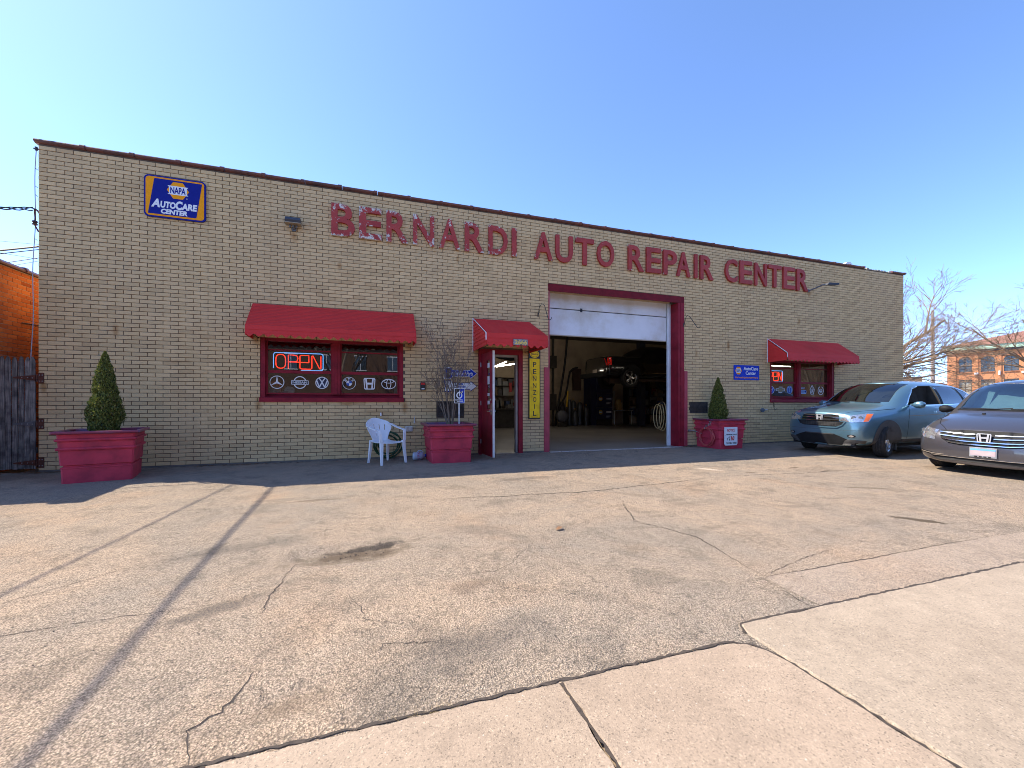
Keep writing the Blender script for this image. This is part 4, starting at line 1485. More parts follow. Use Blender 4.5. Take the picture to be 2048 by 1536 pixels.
for sx in (-.074, 0, .074): mb.bar(sx, .02, sx, -.075, .015, a_ - .0018, a_ - .0002, 11.985, 1.55)
mb.build('emblem', DECLB, t, True)
t = decal('pale blue grille shaped emblem with lettering above it', 12.53, 1.52)
mb = MB(); mb.plate(rrect(.30, .12, .035, 4, 12.53, 1.49), a_, b_); text_on(mb, 'JEEP', 12.44, 12.62, 1.565, 1.625, a_, .0015, .03); mb.build('emblem', DECLB, t, True)
mb = MB()
for s in (-.105, .105): mb.plate(circ(.03, .035, 16, 12.53 + s, 1.50), a_ - .001, a_ - .0002)
for k in range(7): mb.box(12.53 - .06 + k * .02 - .004, 12.53 - .06 + k * .02 + .004, a_ - .001, a_ - .0002, 1.465, 1.535)
mb.build('emblem_slots', NAVY, t, True)
t = decal('white pointed five-sided outline with a star inside', 12.93, 1.55)
P = [(0, .145), (.09, .02), (.055, -.125), (-.055, -.125), (-.09, .02)]
mb = MB()
for (p, q) in zip(P, P[1:] + P[:1]): mb.bar(p[0], p[1], q[0], q[1], .018, a_, b_, 12.93, 1.55)
for (p, q) in ((0, .1), (.07, .02), (.04, -.1), (-.04, -.1), (-.07, .02)): mb.bar(0, -.01, p, q, .022, a_ - .0006 - .001 * abs(p), b_, 12.93, 1.55, .006)
mb.build('emblem', DECW, t, True)
t = decal('white wreath ring around a crest, rightmost emblem near the parked SUV', 13.30, 1.535)
mb = MB(); mb.ring(.125, .135, .02, a_, b_, 13.30, 1.535, 40, R(110), R(430)); mb.ring(.062, .062, .012, a_, b_, 13.30, 1.53, 30)
mb.box(13.25, 13.35, a_ - .0005, b_, 1.545, 1.56); mb.box(13.26, 13.34, a_ - .0005, b_, 1.505, 1.52); mb.build('emblem', DECW, t, True)

# things on the window ledges inside
t = thing('bucket', 'grey bucket with orange cloth on the inner ledge at the window corner', 'bucket', (-1.72, .24, 1.2))
mb = MB(); mb.lathe([(.0, 1.2), (.09, 1.2), (.11, 1.46), (.10, 1.46), (.085, 1.22)], 18, lambda x, y, z: (x - 1.70, y + .26, z)); mb.build('pail', mat('grey_pail', (.33, .34, .35), .5), t, True, smooth=True)
mb = MB(); mb.lathe([(.095, 1.44), (.08, 1.5), (.05, 1.56), (0, 1.57)], 12, lambda x, y, z: (x * 1.1 - 1.70, y + .26, z + .01 * math.sin(x * 90))); mb.build('cloth', mat('orange_cloth', (.6, .22, .03), .9), t, True)
t = thing('window_card', 'small white house shaped card propped inside the window', 'card', (-1.42, .2, 1.33))
mb = MB(); mb.plate([(-1.52, 1.34), (-1.34, 1.34), (-1.34, 1.44), (-1.40, 1.475), (-1.47, 1.475), (-1.52, 1.43)], .17, .174); mb.build('card', DECW, t, True)
mb = MB(); mb.plate([(-1.58, 1.335), (-1.45, 1.335), (-1.45, 1.385), (-1.56, 1.385)], .160, .163); text_on(mb, 'CAR CARE', -1.50, -1.36, 1.40, 1.43, .168, .001, .02); mb.build('print', mat('grey_print', (.3, .32, .36), .6), t, True)
t = thing('window_card', 'crumpled pale paper sign inside the window beside the oval emblem', 'card', (.64, .2, 1.5))
mb = MB(); mb.plate([(.56, 1.32), (.655, 1.32), (.66, 1.62), (.60, 1.66), (.57, 1.5)], .165, .168); mb.build('card', mat('dull_paper', (.4, .41, .38), .8), t, True)
for i, (xa, xb) in enumerate(((11.2, 12.1), (12.5, 13.4))):
    tb = MB(); tb.tube([(xa + .4, 1.3 + i * .2, 2.41), (xb + .4, 1.3 + i * .2, 2.41)], .012, 8)
    o = tb.build('fluorescent_tube', TUBE)
    tag(o, ['lit fluorescent tube inside the left half of the window near the SUV', 'lit fluorescent tube inside the right half of the window near the SUV'][i], 'lamp', 'lit ceiling tubes inside the shop')

# ------------------------------------------------------------------ small things on the wall


def flood(x, z, label, m1, arm):
    t = facade_thing('flood_light', label, 'lamp', x, z, group='flood lights on the front wall')
    mb = MB()
    mb.tube([(x, F, z - .08), (x, F - .03, z - .08)], .045, 12)
    if arm:
        mb.tube([(x, F - .03, z - .08), (x + .06, F - .16, z - .04), (x + .12, F - .34, z + .02), (x + .2, F - .48, z + .02)], .02, 8)
    else:
        mb.tube([(x, F - .03, z - .08), (x, F - .09, z - .06), (x, F - .1, z + .0)], .02, 8)
        mb.box(x - .07, x - .045, F - .11, F - .08, z - .08, z + .01); mb.box(x + .045, x + .07, F - .11, F - .08, z - .08, z + .01)
    mb.build('bracket', mat('lamp_bracket', (.14, .14, .15), .5, .3), t, True)
    mb = MB()
    if arm:
        q = [(x + .16, F - .44), (x + .42, F - .60)]
        mb.prism([(0, -.03), (.30, -.05), (.31, .0), (.05, .03)], lambda u, v, d: (x + .14 + u * .86, F - .42 - u * .5 + d, z + .03 + v), -.06, .06)
        mb.build('lamp_head', m1, t, True)
    else:
        mb.prism([(-.02, -.02), (-.19, -.05), (-.21, .0), (-.17, .06), (-.03, .07)], lambda u, v, d: (d, F + u, z + .03 + v), x - .13, x + .13)
        mb.build('lamp_head', m1, t, True)
        mb = MB(); mb.cbox(x - .14, x + .14, F - .205, F - .03, z - .03, z - .012, .004); mb.build('lens_rim', mat('rusty_rim', (.36, .28, .19), .5, .3), t, True)


flood(-1.32, 4.60, 'dark flood light on rusty bracket between blue sign and first red letter', mat('flood_housing', (.035, .04, .055), .4), False)
flood(12.56, 4.60, 'dark flood light on a slanting arm after the last red letter', mat('flood_housing', (.035, .04, .055), .4), True)


def wall_hook(x, z, x2, z2, label):
    t = facade_thing('wall_hook', label, 'hook', x, z, group='iron hooks either side of the garage bay')
    mb = MB()
    P = [(x, F, z), (x, F - .03, z), (x + .01, F - .05, z + .16), (x + .06, F - .08, z + .25), (x + .12, F - .11, z + .20)]
    for i in range(6):
        k = (i + 1) / 6
        P.append((x + .12 + (x2 - x - .16) * k, F - .11 - .12 * k, z + .20 + (z2 - z - .20) * k))
    P += [(x2, F - .24, z2 - .01), (x2 + .03, F - .25, z2 + .02), (x2 + .03, F - .25, z2 + .05)]
    mb.tube(P, .008, 6)
    mb.build('rod', IRON, t, True)
    mb = MB(); mb.box(x - .012, x + .012, F - .008, F, z - .05, z + .05); mb.build('wall_plate', IRON, t, True)


wall_hook(3.80, 3.21, 4.00, 3.07, 'curled black iron hook left of the garage bay')
wall_hook(7.97, 3.22, 8.26, 3.13, 'curled black iron hook right of the garage bay')

t = facade_thing('key_box', 'small black box with red top on the bricks beside the bare shrub', 'box', 1.145, 1.5)
mb = MB(); mb.cbox(1.09, 1.20, F - .05, F, 1.42, 1.59, .008); mb.build('case', IRON, t, True)
mb = MB(); mb.cbox(1.10, 1.19, F - .058, F - .0505, 1.535, 1.58, .003); mb.build('red_light', REDP, t, True)
mb = MB(); mb.box(1.115, 1.175, F - .053, F - .0505, 1.44, 1.462); mb.build('label_strip', SIGNW, t, True)
t = facade_thing('outlet_box', 'pale grey electrical outlet box on the bricks right of the chair', 'box', .85, .6)
mb = MB(); mb.cbox(.77, .93, F - .06, F, .55, .66, .008); mb.build('case', mat('pale_grey_box', (.5, .5, .47), .5), t, True)
mb = MB()
for xx in (.80, .86): mb.cbox(xx, xx + .045, F - .066, F - .0605, .565, .645, .002)
mb.build('cover', GALV, t, True)
t = facade_thing('conduit', 'short capped pipe stub on the bricks above the outlet box', 'pipe', .97, .8)
mb = MB(); mb.tube([(.97, F - .012, .72), (.97, F - .012, .86)], .009, 8); mb.box(.955, .985, F - .03, F, .72, .76); mb.build('pipe', GALV, t, True)
t = facade_thing('hook', 'small white hook on the bricks above the plastic chair', 'hook', .29, .92)
mb = MB(); mb.cbox(.275, .305, F - .02, F, .88, .95, .004); mb.build('hook_body', WHITE, t, True)
t = facade_thing('hose_bib', 'dark round water tap on the bricks below the small blue sign', 'tap', 10.78, .95)
mb = MB(); mb.tube([(10.72, F, .95), (10.72, F - .05, .95)], .055, 14); mb.tube([(10.72, F - .05, .95), (10.72, F - .09, .95)], .03, 10); mb.build('body', mat('blue_grey_metal', (.14, .18, .22), .4, .4), t, True)
mb = MB(); mb.tube([(10.74, F - .04, .95), (10.9, F - .03, .96)], .014, 8); mb.build('spout', GALV, t, True)
t = facade_thing('chain', 'short rusty chain and hook hanging below the window near the SUV', 'chain', 11.18, 1.05)
mb = MB()
for i in range(4): mb.ring(.014, .022, .006, F - .012 - .004 * (i % 2), F - .004 - .004 * (i % 2), 11.18, 1.15 - i * .035, 10)
mb.tube([(11.18, F - .01, 1.03), (11.19, F - .015, .98), (11.23, F - .02, .96), (11.27, F - .02, .99)], .007, 6)
mb.build('links', IRON, t, True)
t = facade_thing('air_tap', 'air hose fitting on the bricks beside the garage bay', 'tap', 8.14, .48)
mb = MB(); mb.tube([(8.14, F, .42), (8.14, F - .05, .42)], .03, 12); mb.tube([(8.14, F - .05, .42), (8.14, F - .075, .42)], .018, 10); mb.build('body', GALV, t, True)
mb = MB(); mb.tube([(8.15, F - .05, .42), (8.22, F - .06, .425), (8.28, F - .12, .40), (8.30, F - .3, .36)], .008, 6); mb.build('connector_hose', GALV, t, True)
t = thing('roof_vent', 'small white metal turbine vent above the parapet near the bare tree', 'vent', (15.95, 1.2, 5.4))
mb = MB(); mb.tube([(15.95, 1.2, 5.1), (15.95, 1.2, 5.86)], .10, 12); mb.build('pipe', GALV, t, True)
mb = MB()
mb.prism([(-.24, 0), (.24, 0), (.19, .15), (.06, .25), (-.12, .22), (-.22, .1)], lambda u, v, d: (15.95 + u, 1.2 + d, 5.84 + v), -.2, .2); mb.build('hood', WHITE, t, True)
mb = MB(); mb.box(15.73, 16.2, .99, 1.41, 5.80, 5.838); mb.build('rim', GALV, t, True)


# ------------------------------------------------------------------ planters
def planter(label, x, y, rz):
    t = thing('planter', label, 'planter', (x, y, gz(y)), rz, 'maroon planters along the front wall')
    body = [(.385, -.01), (.392, .205), (.398, .21), (.398, .228), (.375, .236), (.372, .25), (.40, .262), (.412, .47), (.435, .478), (.442, .495), (.435, .512), (.416, .52),
            (.42, .60), (.445, .61), (.450, .625), (.445, .64), (.424, .648), (.428, .705)]
    rim = [(.428, .7055), (.475, .712), (.487, .722), (.487, .742), (.480, .752), (.44, .752), (.425, .74), (.415, .60)]

    def sq(prof, name, m, c=.02):
        V = []; n = 8
        for (r, z) in prof:
            for (sx, sy) in ((1, -1), (1, 1), (-1, 1), (-1, -1)):
                if (sx, sy) in ((1, -1), (-1, 1)):
                    V += [(sx * (r - c), sy * r, z), (sx * r, sy * (r - c), z)]
                else:
                    V += [(sx * r, sy * (r - c), z), (sx * (r - c), sy * r, z)]
        Fc = [(i * n + k, i * n + (k + 1) % n, (i + 1) * n + (k + 1) % n, (i + 1) * n + k) for i in range(len(prof) - 1) for k in range(n)]
        mb = MB(); mb.add(V, Fc)
        return mb.build(name, m, t)
    sq(body, 'box', PLANTER)
    sq(rim, 'rim', mat('rim_paint_sky_tint', (.22, .03, .065), .38, var=.35, vs_=5, dirt=(.14, .10, .20)))  # bluish second tone puts the sky's reflection into the rim colour
    mb = MB()
    n = 9
    V = [((i / (n - 1) - .5) * .83, (k / (n - 1) - .5) * .83, .655 + .018 * math.sin(i * 2.1 + k) + .012 * math.cos(k * 1.7)) for k in range(n) for i in range(n)]
    mb.add(V, [(k * n + i, k * n + i + 1, (k + 1) * n + i + 1, (k + 1) * n + i) for k in range(n - 1) for i in range(n - 1)])
    mb.build('soil', POTSOIL, t)
    return t


planter('maroon planter nearest the wooden gate with the broad cone shrub', -3.86, -.86, R(14))
planter('maroon planter with the bare shrub beside the entrance door', 1.575, -.60, R(1))
planter('maroon planter with a notice and red hose right of the garage bay', 8.77, -.42, R(2))


def arborvitae(label, x, y, z, h, r, seed, n):
    rg = random.Random(seed)
    t = thing('arborvitae', label, 'shrub', (x, y, z), 0, 'cone shaped evergreens in planters')
    mb = MB()
    rad = lambda k: r * (1 - k) ** .66 * (.62 + .38 * min(1, k / .18)) * (1.08 - .08 * k)
    lobes = [(rg.uniform(0, 6.28), rg.uniform(.03, .97), rg.uniform(-.2, .14)) for _ in range(110)]
    for i in range(n):
        k = rg.random() ** 1.15
        a = rg.uniform(0, 2 * math.pi)
        lb = 0
        for (la, lk, lv) in lobes:
            da = math.cos(a - la)
            lb += lv * max(0, 1 - ((k - lk) / .055) ** 2) * max(0, da - .8) / .2
        q = .55 + .45 * math.sqrt(rg.random())
        rr = rad(k) * q * (1 + lb) * (rg.uniform(1.05, 1.22) if rg.random() < .05 else 1)
        p = Vector((rr * math.cos(a), rr * math.sin(a), .06 + k * h))
        out = Vector((math.cos(a), math.sin(a), 0))
        up = (Vector((0, 0, 1)) * rg.uniform(.75, 1.3) + out * rg.uniform(.1, .8) + Vector((rg.uniform(-.4, .4), rg.uniform(-.4, .4), 0))).normalized()
        sd = up.cross(out + Vector((rg.uniform(-.9, .9), rg.uniform(-.9, .9), 0)))
        sd = sd.normalized() if sd.length > 1e-4 else Vector((1, 0, 0))
        L = rg.uniform(.022, .052) * (1.0 - .3 * k)
        wv = L * rg.uniform(.10, .18)
        base = p - up * L * .5
        V = [base, base + up * L * .55 + sd * wv, base + up * L, base + up * L * .55 - sd * wv]
        V += [base + up * L * .25 + sd * wv * 2.0 + up * L * .35, base + up * L * .3 - sd * wv * 2.0 + up * L * .3]
        mb.add(V, [(0, 1, 2, 3), (0, 4, 1), (0, 3, 5)])
    o = mb.build('foliage', FOLI, t, fix=False)
    mb = MB()
    mb.tube([(0, 0, -.02), (.01, 0, .2), (0, .01, h * .8)], [.035, .028, .008], 7)
    for i in range(9):
        a = rg.uniform(0, 6.28); zz = rg.uniform(.02, .12)
        mb.tube([(0, 0, zz), (.6 * r * math.cos(a), .6 * r * math.sin(a), zz + .22)], [.014, .005], 5)
    mb.build('trunk', BARK, t)
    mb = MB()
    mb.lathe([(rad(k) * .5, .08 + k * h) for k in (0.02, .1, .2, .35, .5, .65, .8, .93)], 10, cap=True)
    mb.build('dark_core', mat('core_dark', (.018, .02, .008), .95, var=.5, vs_=20), t)  # added dark core cone that closes the see-through foliage
    return t


arborvitae('broad cone shaped evergreen in the planter nearest the wooden gate', -3.86, -.84, gz(-.85) + .64, 1.27, .255, 4, 15000)
arborvitae('slim dark cone shaped evergreen in the planter right of the garage bay', 8.75, -.40, gz(-.4) + .64, 1.13, .265, 8, 13000)


# ------------------------------------------------------------------ bare branching
def branch(mb, rg, p, d, L, r, lvl, ends, sides=6, up=.12, spread=.75, wob=.16, kids=(4, 6), shrink=.62, leafs=None, rmin=.0016):
    seg = max(3, min(7, int(L / .25) + 2)) if lvl > 0 else 3
    P = [p.copy()]; rs = [r]
    q = p.copy(); dd = d.normalized()
    for i in range(seg):
        dd = (dd + Vector((rg.uniform(-wob, wob), rg.uniform(-wob, wob), rg.uniform(-wob, wob) + up))).normalized()
        q = q + dd * (L / seg)
        P.append(q.copy())
        rs.append(max(rmin, r * (1 - .72 * (i + 1) / seg)))
    mb.tube(P, rs, max(3, sides), cap=False)
    if lvl == 0:
        ends.append(q)
        return
    n = rg.randint(*kids)
    for i in range(n):
        k = rg.uniform(.22, 1.0)
        idx = min(seg - 1, int(k * seg)); f = k * seg - idx
        b = P[idx].lerp(P[idx + 1], min(1, f))
        rr = rs[idx] * .62
        ax = dd.orthogonal().normalized()
        a = rg.uniform(0, 6.28)
        side = (ax * math.cos(a) + dd.cross(ax) * math.sin(a))
        nd = ((P[idx + 1] - P[idx]).normalized() + side * rg.uniform(spread * .55, spread * 1.25)).normalized()
        branch(mb, rg, b, nd, L * shrink * rg.uniform(.65, 1.15), max(rmin, rr), lvl - 1, ends, sides - 1, up, spread, wob * 1.15, kids, shrink, leafs, rmin)


rg = random.Random(21)
t = thing('bare_shrub', 'leafless many stemmed shrub with dry buds in the planter by the entrance', 'shrub', (1.62, -.62, .62))
mbs = MB(); ends = []
for (dx, dy, L, r) in ((-.30, .0, 1.25, .015), (-.16, -.05, 1.5, .018), (.02, .05, 1.55, .016), (.14, -.04, 1.35, .017), (.26, .04, 1.35, .013), (-.42, .05, 1.05, .012), (.06, -.1, 1.2, .012), (-.08, .12, 1.35, .012)):
    branch(mbs, rg, Vector((1.63 + dx * .12, -.62 + dy * .3, .63)), Vector((dx * .75, dy * .5, 1)), L, r, 3, ends, 6, .05, .62, .085, (4, 6), .45, rmin=.0022)
mbs.build('stems', BARK, t, True, fix=False)
mbs = MB()
for e in ends:
    for _ in range(2 if rg.random() < .35 else 0):
        c = e + Vector((rg.uniform(-.03, .03), rg.uniform(-.03, .03), rg.uniform(-.03, .03)))
        u = Vector((rg.uniform(-1, 1), rg.uniform(-1, 1), rg.uniform(-1, 1))).normalized() * .012
        v = u.orthogonal().normalized() * .008
        mbs.add([c - u, c + v, c + u, c - v], [(0, 1, 2, 3)])
mbs.build('dry_leaves', DRYLEAF, t, True, fix=False)

# yard sign standing in the planter
t = thing('yard_sign', 'small black and blue sign on a white stake in the bare shrub planter', 'sign', (1.78, -.72, gz(-.7) + .64))
ys = -.735
mb = MB(); mb.box(1.77, 1.79, -.73, -.722, .62, 1.43); mb.build('stake', WHITE, t, True)
mb = MB(); mb.plate(rrect(.215, .30, .014, 3, 1.785, 1.295), ys, ys + .004); mb.build('sign_board', SIGNW, t, True)
mb = MB(); mb.box(1.688, 1.790, ys - .0012, ys - .0002, 1.155, 1.435); mb.build('black_half', SIGNK, t, True)
mb = MB(); mb.box(1.7905, 1.882, ys - .0012, ys - .0002, 1.155, 1.435); mb.build('blue_half', BLUE, t, True)
mb = MB(); mb.ring(.062, .068, .022, ys - .003, ys - .0014, 1.785, 1.305, 28, R(60), R(410)); mb.bar(1.785, 1.29, 1.785, 1.40, .014, ys - .0032, ys - .0014); mb.bar(1.82, 1.355, 1.855, 1.385, .03, ys - .0036, ys - .0014)
text_on(mb, 'KEYSTN', 1.705, 1.855, 1.20, 1.222, ys - .0028, .001, .03); mb.box(1.735, 1.865, ys - .0028, ys - .0014, 1.178, 1.188)
mb.build('logo', SIGNW, t, True)

# notice on the rightmost planter (front face) and the hose on its side
t = thing('notice_sign', 'white notice board with red and black lettering on the rightmost planter', 'sign', (8.86, -.86, .2))
yn = -.42 - .452
z_ = gz(-.8)
NX0, NX1, NZ0, NZ1 = 8.48, 8.90, .085, .545
mb = MB(); mb.plate([(NX0 + .03, NZ0), (NX1 - .03, NZ0), (NX1, NZ0 + .04), (NX1, NZ1), (NX0, NZ1), (NX0, NZ0 + .04)], yn - .004, yn + .004); mb.build('sign_board', mat('notice_white', (.72, .74, .78), .4, var=.08), t, True)
nxm = (NX0 + NX1) / 2
mb = MB(); text_on(mb, 'NOTICE', NX0 + .09, NX1 - .09, NZ1 - .115, NZ1 - .045, yn - .0055, .0012, .03); text_on(mb, '10', NX0 + .2, NX1 - .10, NZ0 + .12, NZ0 + .235, yn - .0055, .0012, .05, .2); mb.build('lettering', REDP, t, True)
mb = MB()
text_on(mb, '..A MINIMUM CHARGE', NX0 + .03, NX1 - .02, NZ0 + .255, NZ0 + .29, yn - .0055, .0012, .02, .2)
text_on(mb, 'of', NX0 + .08, NX0 + .13, NZ0 + .13, NZ0 + .22, yn - .0055, .0012, .02, .2); text_on(mb, '$', NX0 + .15, NX0 + .19, NZ0 + .115, NZ0 + .235, yn - .0055, .0012, .02, .2)
text_on(mb, 'TO FILL TIRES', NX0 + .06, NX1 - .03, NZ0 + .035, NZ0 + .08, yn - .0055, .0012, .03, .2)
mb.build('lettering', SIGNK, t, True)
t = thing('red_hose', 'coiled red air hose hanging on the side of the rightmost planter', 'hose', (8.30, -.5, .5))
mb = MB()
P = []
for i in range(150):
    a = 2 * math.pi * i / 40 + 1.5
    k = i / 150
    P.append((8.315 - .022 * ((i // 40) % 3) - .012 * math.sin(i), -.47 + (.215 + .02 * math.sin(k * 9)) * math.cos(a) - .05 * max(0, k - .7), .285 + (.225 + .012 * math.cos(k * 7)) * math.sin(a)))
mb.tube(P, .0105, 7); mb.build('coil', HOSER, t, True, smooth=True)
mb = MB()
for (yy, zz) in ((-.45, .50), (-.58, .60)):
    mb.box(8.30, 8.345, yy - .012, yy + .012, zz - .02, zz + .09); mb.tube([(8.31, yy, zz), (8.26, yy, zz - .02), (8.25, yy, zz + .03)], .008, 6)
mb.build('hanger', GALV, t, True)


# ------------------------------------------------------------------ plastic chair
def plastic_chair():
    t = thing('plastic_chair', 'white plastic garden armchair standing against the brick wall', 'chair', (.36, -.60, gz(-.6)), R(33))

    def shell(name, nu, nv, fn, mask, th):
        V = [fn(i / (nu - 1), k / (nv - 1)) for k in range(nv) for i in range(nu)]
        Fc = [(k * nu + i, k * nu + i + 1, (k + 1) * nu + i + 1, (k + 1) * nu + i) for k in range(nv - 1) for i in range(nu - 1) if mask(i, k)]
        mb = MB(); mb.add(V, Fc)
        me = mb.mesh(name)
        me2 = evaluated(me, [('SOLIDIFY', dict(thickness=th, offset=0)), ('BEVEL', dict(width=.002, segments=1))])
        return link_mesh(name, me2, PLASTIC, t)

    def seat(u, v):
        x = (u - .5)
        hw = .255 - .055 * v
        y = -.235 + v * .44
        z = .425 - .02 * math.sin(math.pi * v) - .05 * max(0, .18 - v) * 2 - .018 * (1 - (2 * x) ** 2) + .0
        return (x * 2 * hw, y, z)
    shell('seat', 13, 13, seat, lambda i, k: True, .012)

    cols = [-1, -.8, -.62, -.57, -.42, -.24, -.19, -.06, .06, .19, .24, .42, .57, .62, .8, 1]

    OUT = [(0, .160), (.15, .175), (.35, .212), (.55, .262), (.68, .282), (.78, .280), (.86, .262), (.92, .232), (.96, .196), (.985, .155), (1.0, .115)]

    def back(u, v):
        v = 1 - (1 - v) ** 1.45
        s = cols[round(u * (len(cols) - 1))]
        for (p, q) in zip(OUT[:-1], OUT[1:]):
            if v <= q[0] + 1e-9:
                hw = p[1] + (q[1] - p[1]) * (v - p[0]) / (q[0] - p[0]); break
        z = .40 + v * .43
        zz = z + .035 * (1 - s * s) * min(1, v * 1.3)
        y = .20 + .17 * v ** 1.2 - .10 * (s * hw / .27) ** 2
        return (s * hw, y, zz)
    slots = {2, 5, 9, 12}
    shell('backrest', len(cols), 33, back, lambda i, k: not ((i in slots and 12 <= k <= 18) or (i in (5, 9) and 3 <= k <= 7)), .010)
    for s in (-1, 1):
        mb = MB()
        P = [(.245, .255, .755), (.282, .19, .735), (.294, .08, .695), (.295, -.05, .665), (.292, -.15, .652), (.287, -.205, .635), (.278, -.228, .58), (.268, -.235, .43)]
        W = [.045, .055, .060, .060, .060, .058, .056, .06]
        V = []
        for i, (x, y, z) in enumerate(P):
            a = Vector(P[max(0, i - 1)]); b = Vector(P[min(len(P) - 1, i + 1)])
            tg = (b - a).normalized()
            side = Vector((1, 0, 0)) if i < 6 else Vector((1, 0, 0))
            nrm = tg.cross(side).normalized()
            for (p, q) in ((-.5, -.5), (.5, -.5), (.5, .5), (-.5, .5)):
                c = Vector((x, y, z)) + side * W[i] * p + nrm * .016 * q
                V.append((c.x * s, c.y, c.z))
        Fc = [(4 * i + k, 4 * i + (k + 1) % 4, 4 * i + 4 + (k + 1) % 4, 4 * i + 4 + k) for i in range(len(P) - 1) for k in range(4)] + [(0, 3, 2, 1), (28, 29, 30, 31)]
        mb.add(V, Fc)
        mb.build('armrest', PLASTIC, t)
    for (x, y, xb, yb, wt) in ((-.25, -.225, -.275, -.27, .06), (.25, -.225, .275, -.27, .06), (-.19, .19, -.22, .235, .055), (.19, .19, .22, .235, .055)):
        mb = MB()
        V = []
        for (px, py, pz, w_) in ((x, y, .44, wt), (x + (xb - x) * .4, y + (yb - y) * .4, .25, wt * .85), (xb, yb, .0, wt * .62)):
            for (a, b) in ((-.5, -.5), (.5, -.5), (.5, .5), (-.5, .5)): V.append((px + a * w_, py + b * w_ * .8, pz))
        mb.add(V, [(4 * i + k, 4 * i + (k + 1) % 4, 4 * i + 4 + (k + 1) % 4, 4 * i + 4 + k) for i in range(2) for k in range(4)] + [(0, 3, 2, 1), (8, 9, 10, 11)])
        mb.build('leg', PLASTIC, t)


plastic_chair()
t = thing('garden_hose', 'coil of green garden hose leaning on the wall behind the chair', 'hose', (.42, -.1, .0))
mb = MB()
P = []
for i in range(230):
    a = 2 * math.pi * i / 38
    rr = .235 + .05 * math.sin(i * .11) + .012 * math.sin(i * .7)
    P.append((.43 + rr * math.cos(a), -.15 + .03 * math.sin(i * .21) + .10 * (1 - (rr * math.sin(a) + .3) / .6) - .04, max(.012, .30 + rr * math.sin(a))))
mb.tube(P, .011, 7); mb.build('coil', HOSEG, t, True, smooth=True)
t = thing('milk_jug', 'clear plastic washer fluid jug lying on its side by the planter', 'jug', (1.0, -.40, gz(-.4)))
fn = lambda x, y, z: (.89 + z * .98, -.46 + z * .30 + y * 1.0 - x * 0.0, gz(-.4) + .083 + x)
mb = MB(); mb.lathe([(0, 0), (.06, .0), (.078, .015), (.08, .06), (.077, .07), (.08, .08), (.08, .16), (.07, .20), (.035, .235), (.025, .24), (.025, .26)], 20, fn, cap=True); mb.build('bottle', mat('milky_plastic', (.5, .58, .68), .25, var=.1), t, True, smooth=True)
mb = MB(); mb.lathe([(.0815, .085), (.0815, .155)], 20, fn); mb.build('label_band', mat('jug_label', (.35, .36, .5), .5, var=.8, vs_=25, dirt=(.4, .04, .06)), t, True)
mb = MB(); mb.lathe([(.028, .258), (.028, .285), (0, .285)], 12, fn); mb.build('cap', BLUE, t, True)
mb = MB(); mb.tube([fn(.079, .02, .10), fn(.105, .02, .13), fn(.10, .02, .19), fn(.05, .02, .225)], .012, 7); mb.build('handle', mat('milky_plastic', (.5, .58, .68), .25), t, True)

# dead leaves and weeds along the wall foot
mb = MB()
wr = random.Random(77)
for i in range(420):
    x = wr.choice([wr.uniform(-5, -1.5), wr.gauss(-2.4, .5), wr.gauss(8.15, .12), wr.gauss(-5.1, .2), wr.uniform(10, 14)]); y = -abs(wr.gauss(.05, .05)) - .02
    if 2.3 < x < 7.9: continue
    z = gz(y) + .004
    a = wr.uniform(0, 6.28); L = wr.uniform(.012, .035)
    u = Vector((math.cos(a), math.sin(a), wr.uniform(-.2, .5))) * L; v = Vector((-math.sin(a), math.cos(a), wr.uniform(-.2, .3))) * L * .5
    c = Vector((x, y, z + .005))
    mb.add([c - u, c - v, c + u, c + v], [(0, 1, 2, 3)])
tag(mb.build('leaf_litter', DRYLEAF, fix=False), kind='stuff')
# ------------------------------------------------------------------ left side: gate, neighbour, wires
t = thing('picket_gate', 'weathered grey picket gate on rusty strap hinges at the corner of the shop', 'gate', (-5.15, 0, 0))
pr = random.Random(6)
for i in range(8):
    xr = -5.155 - i * .0765
    w_ = .066 + pr.uniform(-.003, .002)
    zt = 1.905 + pr.uniform(-.012, .012); zb = .05 + pr.uniform(0, .02); yy = .0 + pr.uniform(-.004, .004)
    c = w_ / 2
    pts = [(-c, zb), (c, zb), (c, zt - .10), (c * .85, zt - .06), (c * .4, zt - .012), (0, zt), (-c * .4, zt - .012), (-c * .85, zt - .06), (-c, zt - .10)]
    mb = MB(); mb.plate(pts, yy - .009, yy + .009)
    tw_ = pr.uniform(-.006, .006)
    mb.v = [(x + tw_ * z, y, z) for x, y, z in mb.v]
    o = mb.build('picket', WOOD, t, True)
    o.location.x += xr - c
mb = MB()
for z0 in (.32, 1.50): mb.box(-5.76, -5.158, .012, .05, z0, z0 + .09)
mb.build('rail', WOOD, t, True)
for k, (zc, hot) in enumerate(((1.56, 0), (.80, 1), (.16, 0))):
    m_ = RUST if not hot else mat('dull_hinge', (.13, .135, .145), .5, .4, var=.3, vs_=12)
    mb = MB(); mb.plate([(-5.155, zc - .045), (-5.155, zc + .05), (-5.43, zc + .014), (-5.43, zc - .006)], -.018, -.0135); mb.build('hinge_strap', m_, t, True)
    mb = MB(); mb.plate([(-5.118, zc - .085), (-5.045, zc - .085), (-5.045, zc + .085), (-5.118, zc + .085)], -.022, -.0165); mb.tube([(-5.136, -.02, zc - .06), (-5.136, -.02, zc + .06)], .012, 8); mb.build('hinge_plate', RUST, t, True)
    mb = MB()
    for (bx, bz) in ((-5.19, 0), (-5.25, .003), (-5.32, .004), (-5.10, .05), (-5.10, -.05), (-5.065, .05), (-5.065, -.05)): mb.tube([(bx, -.027, zc + bz), (bx, -.014, zc + bz)], .007, 7)
    mb.build('bolt', GALV, t, True)
mb = MB()
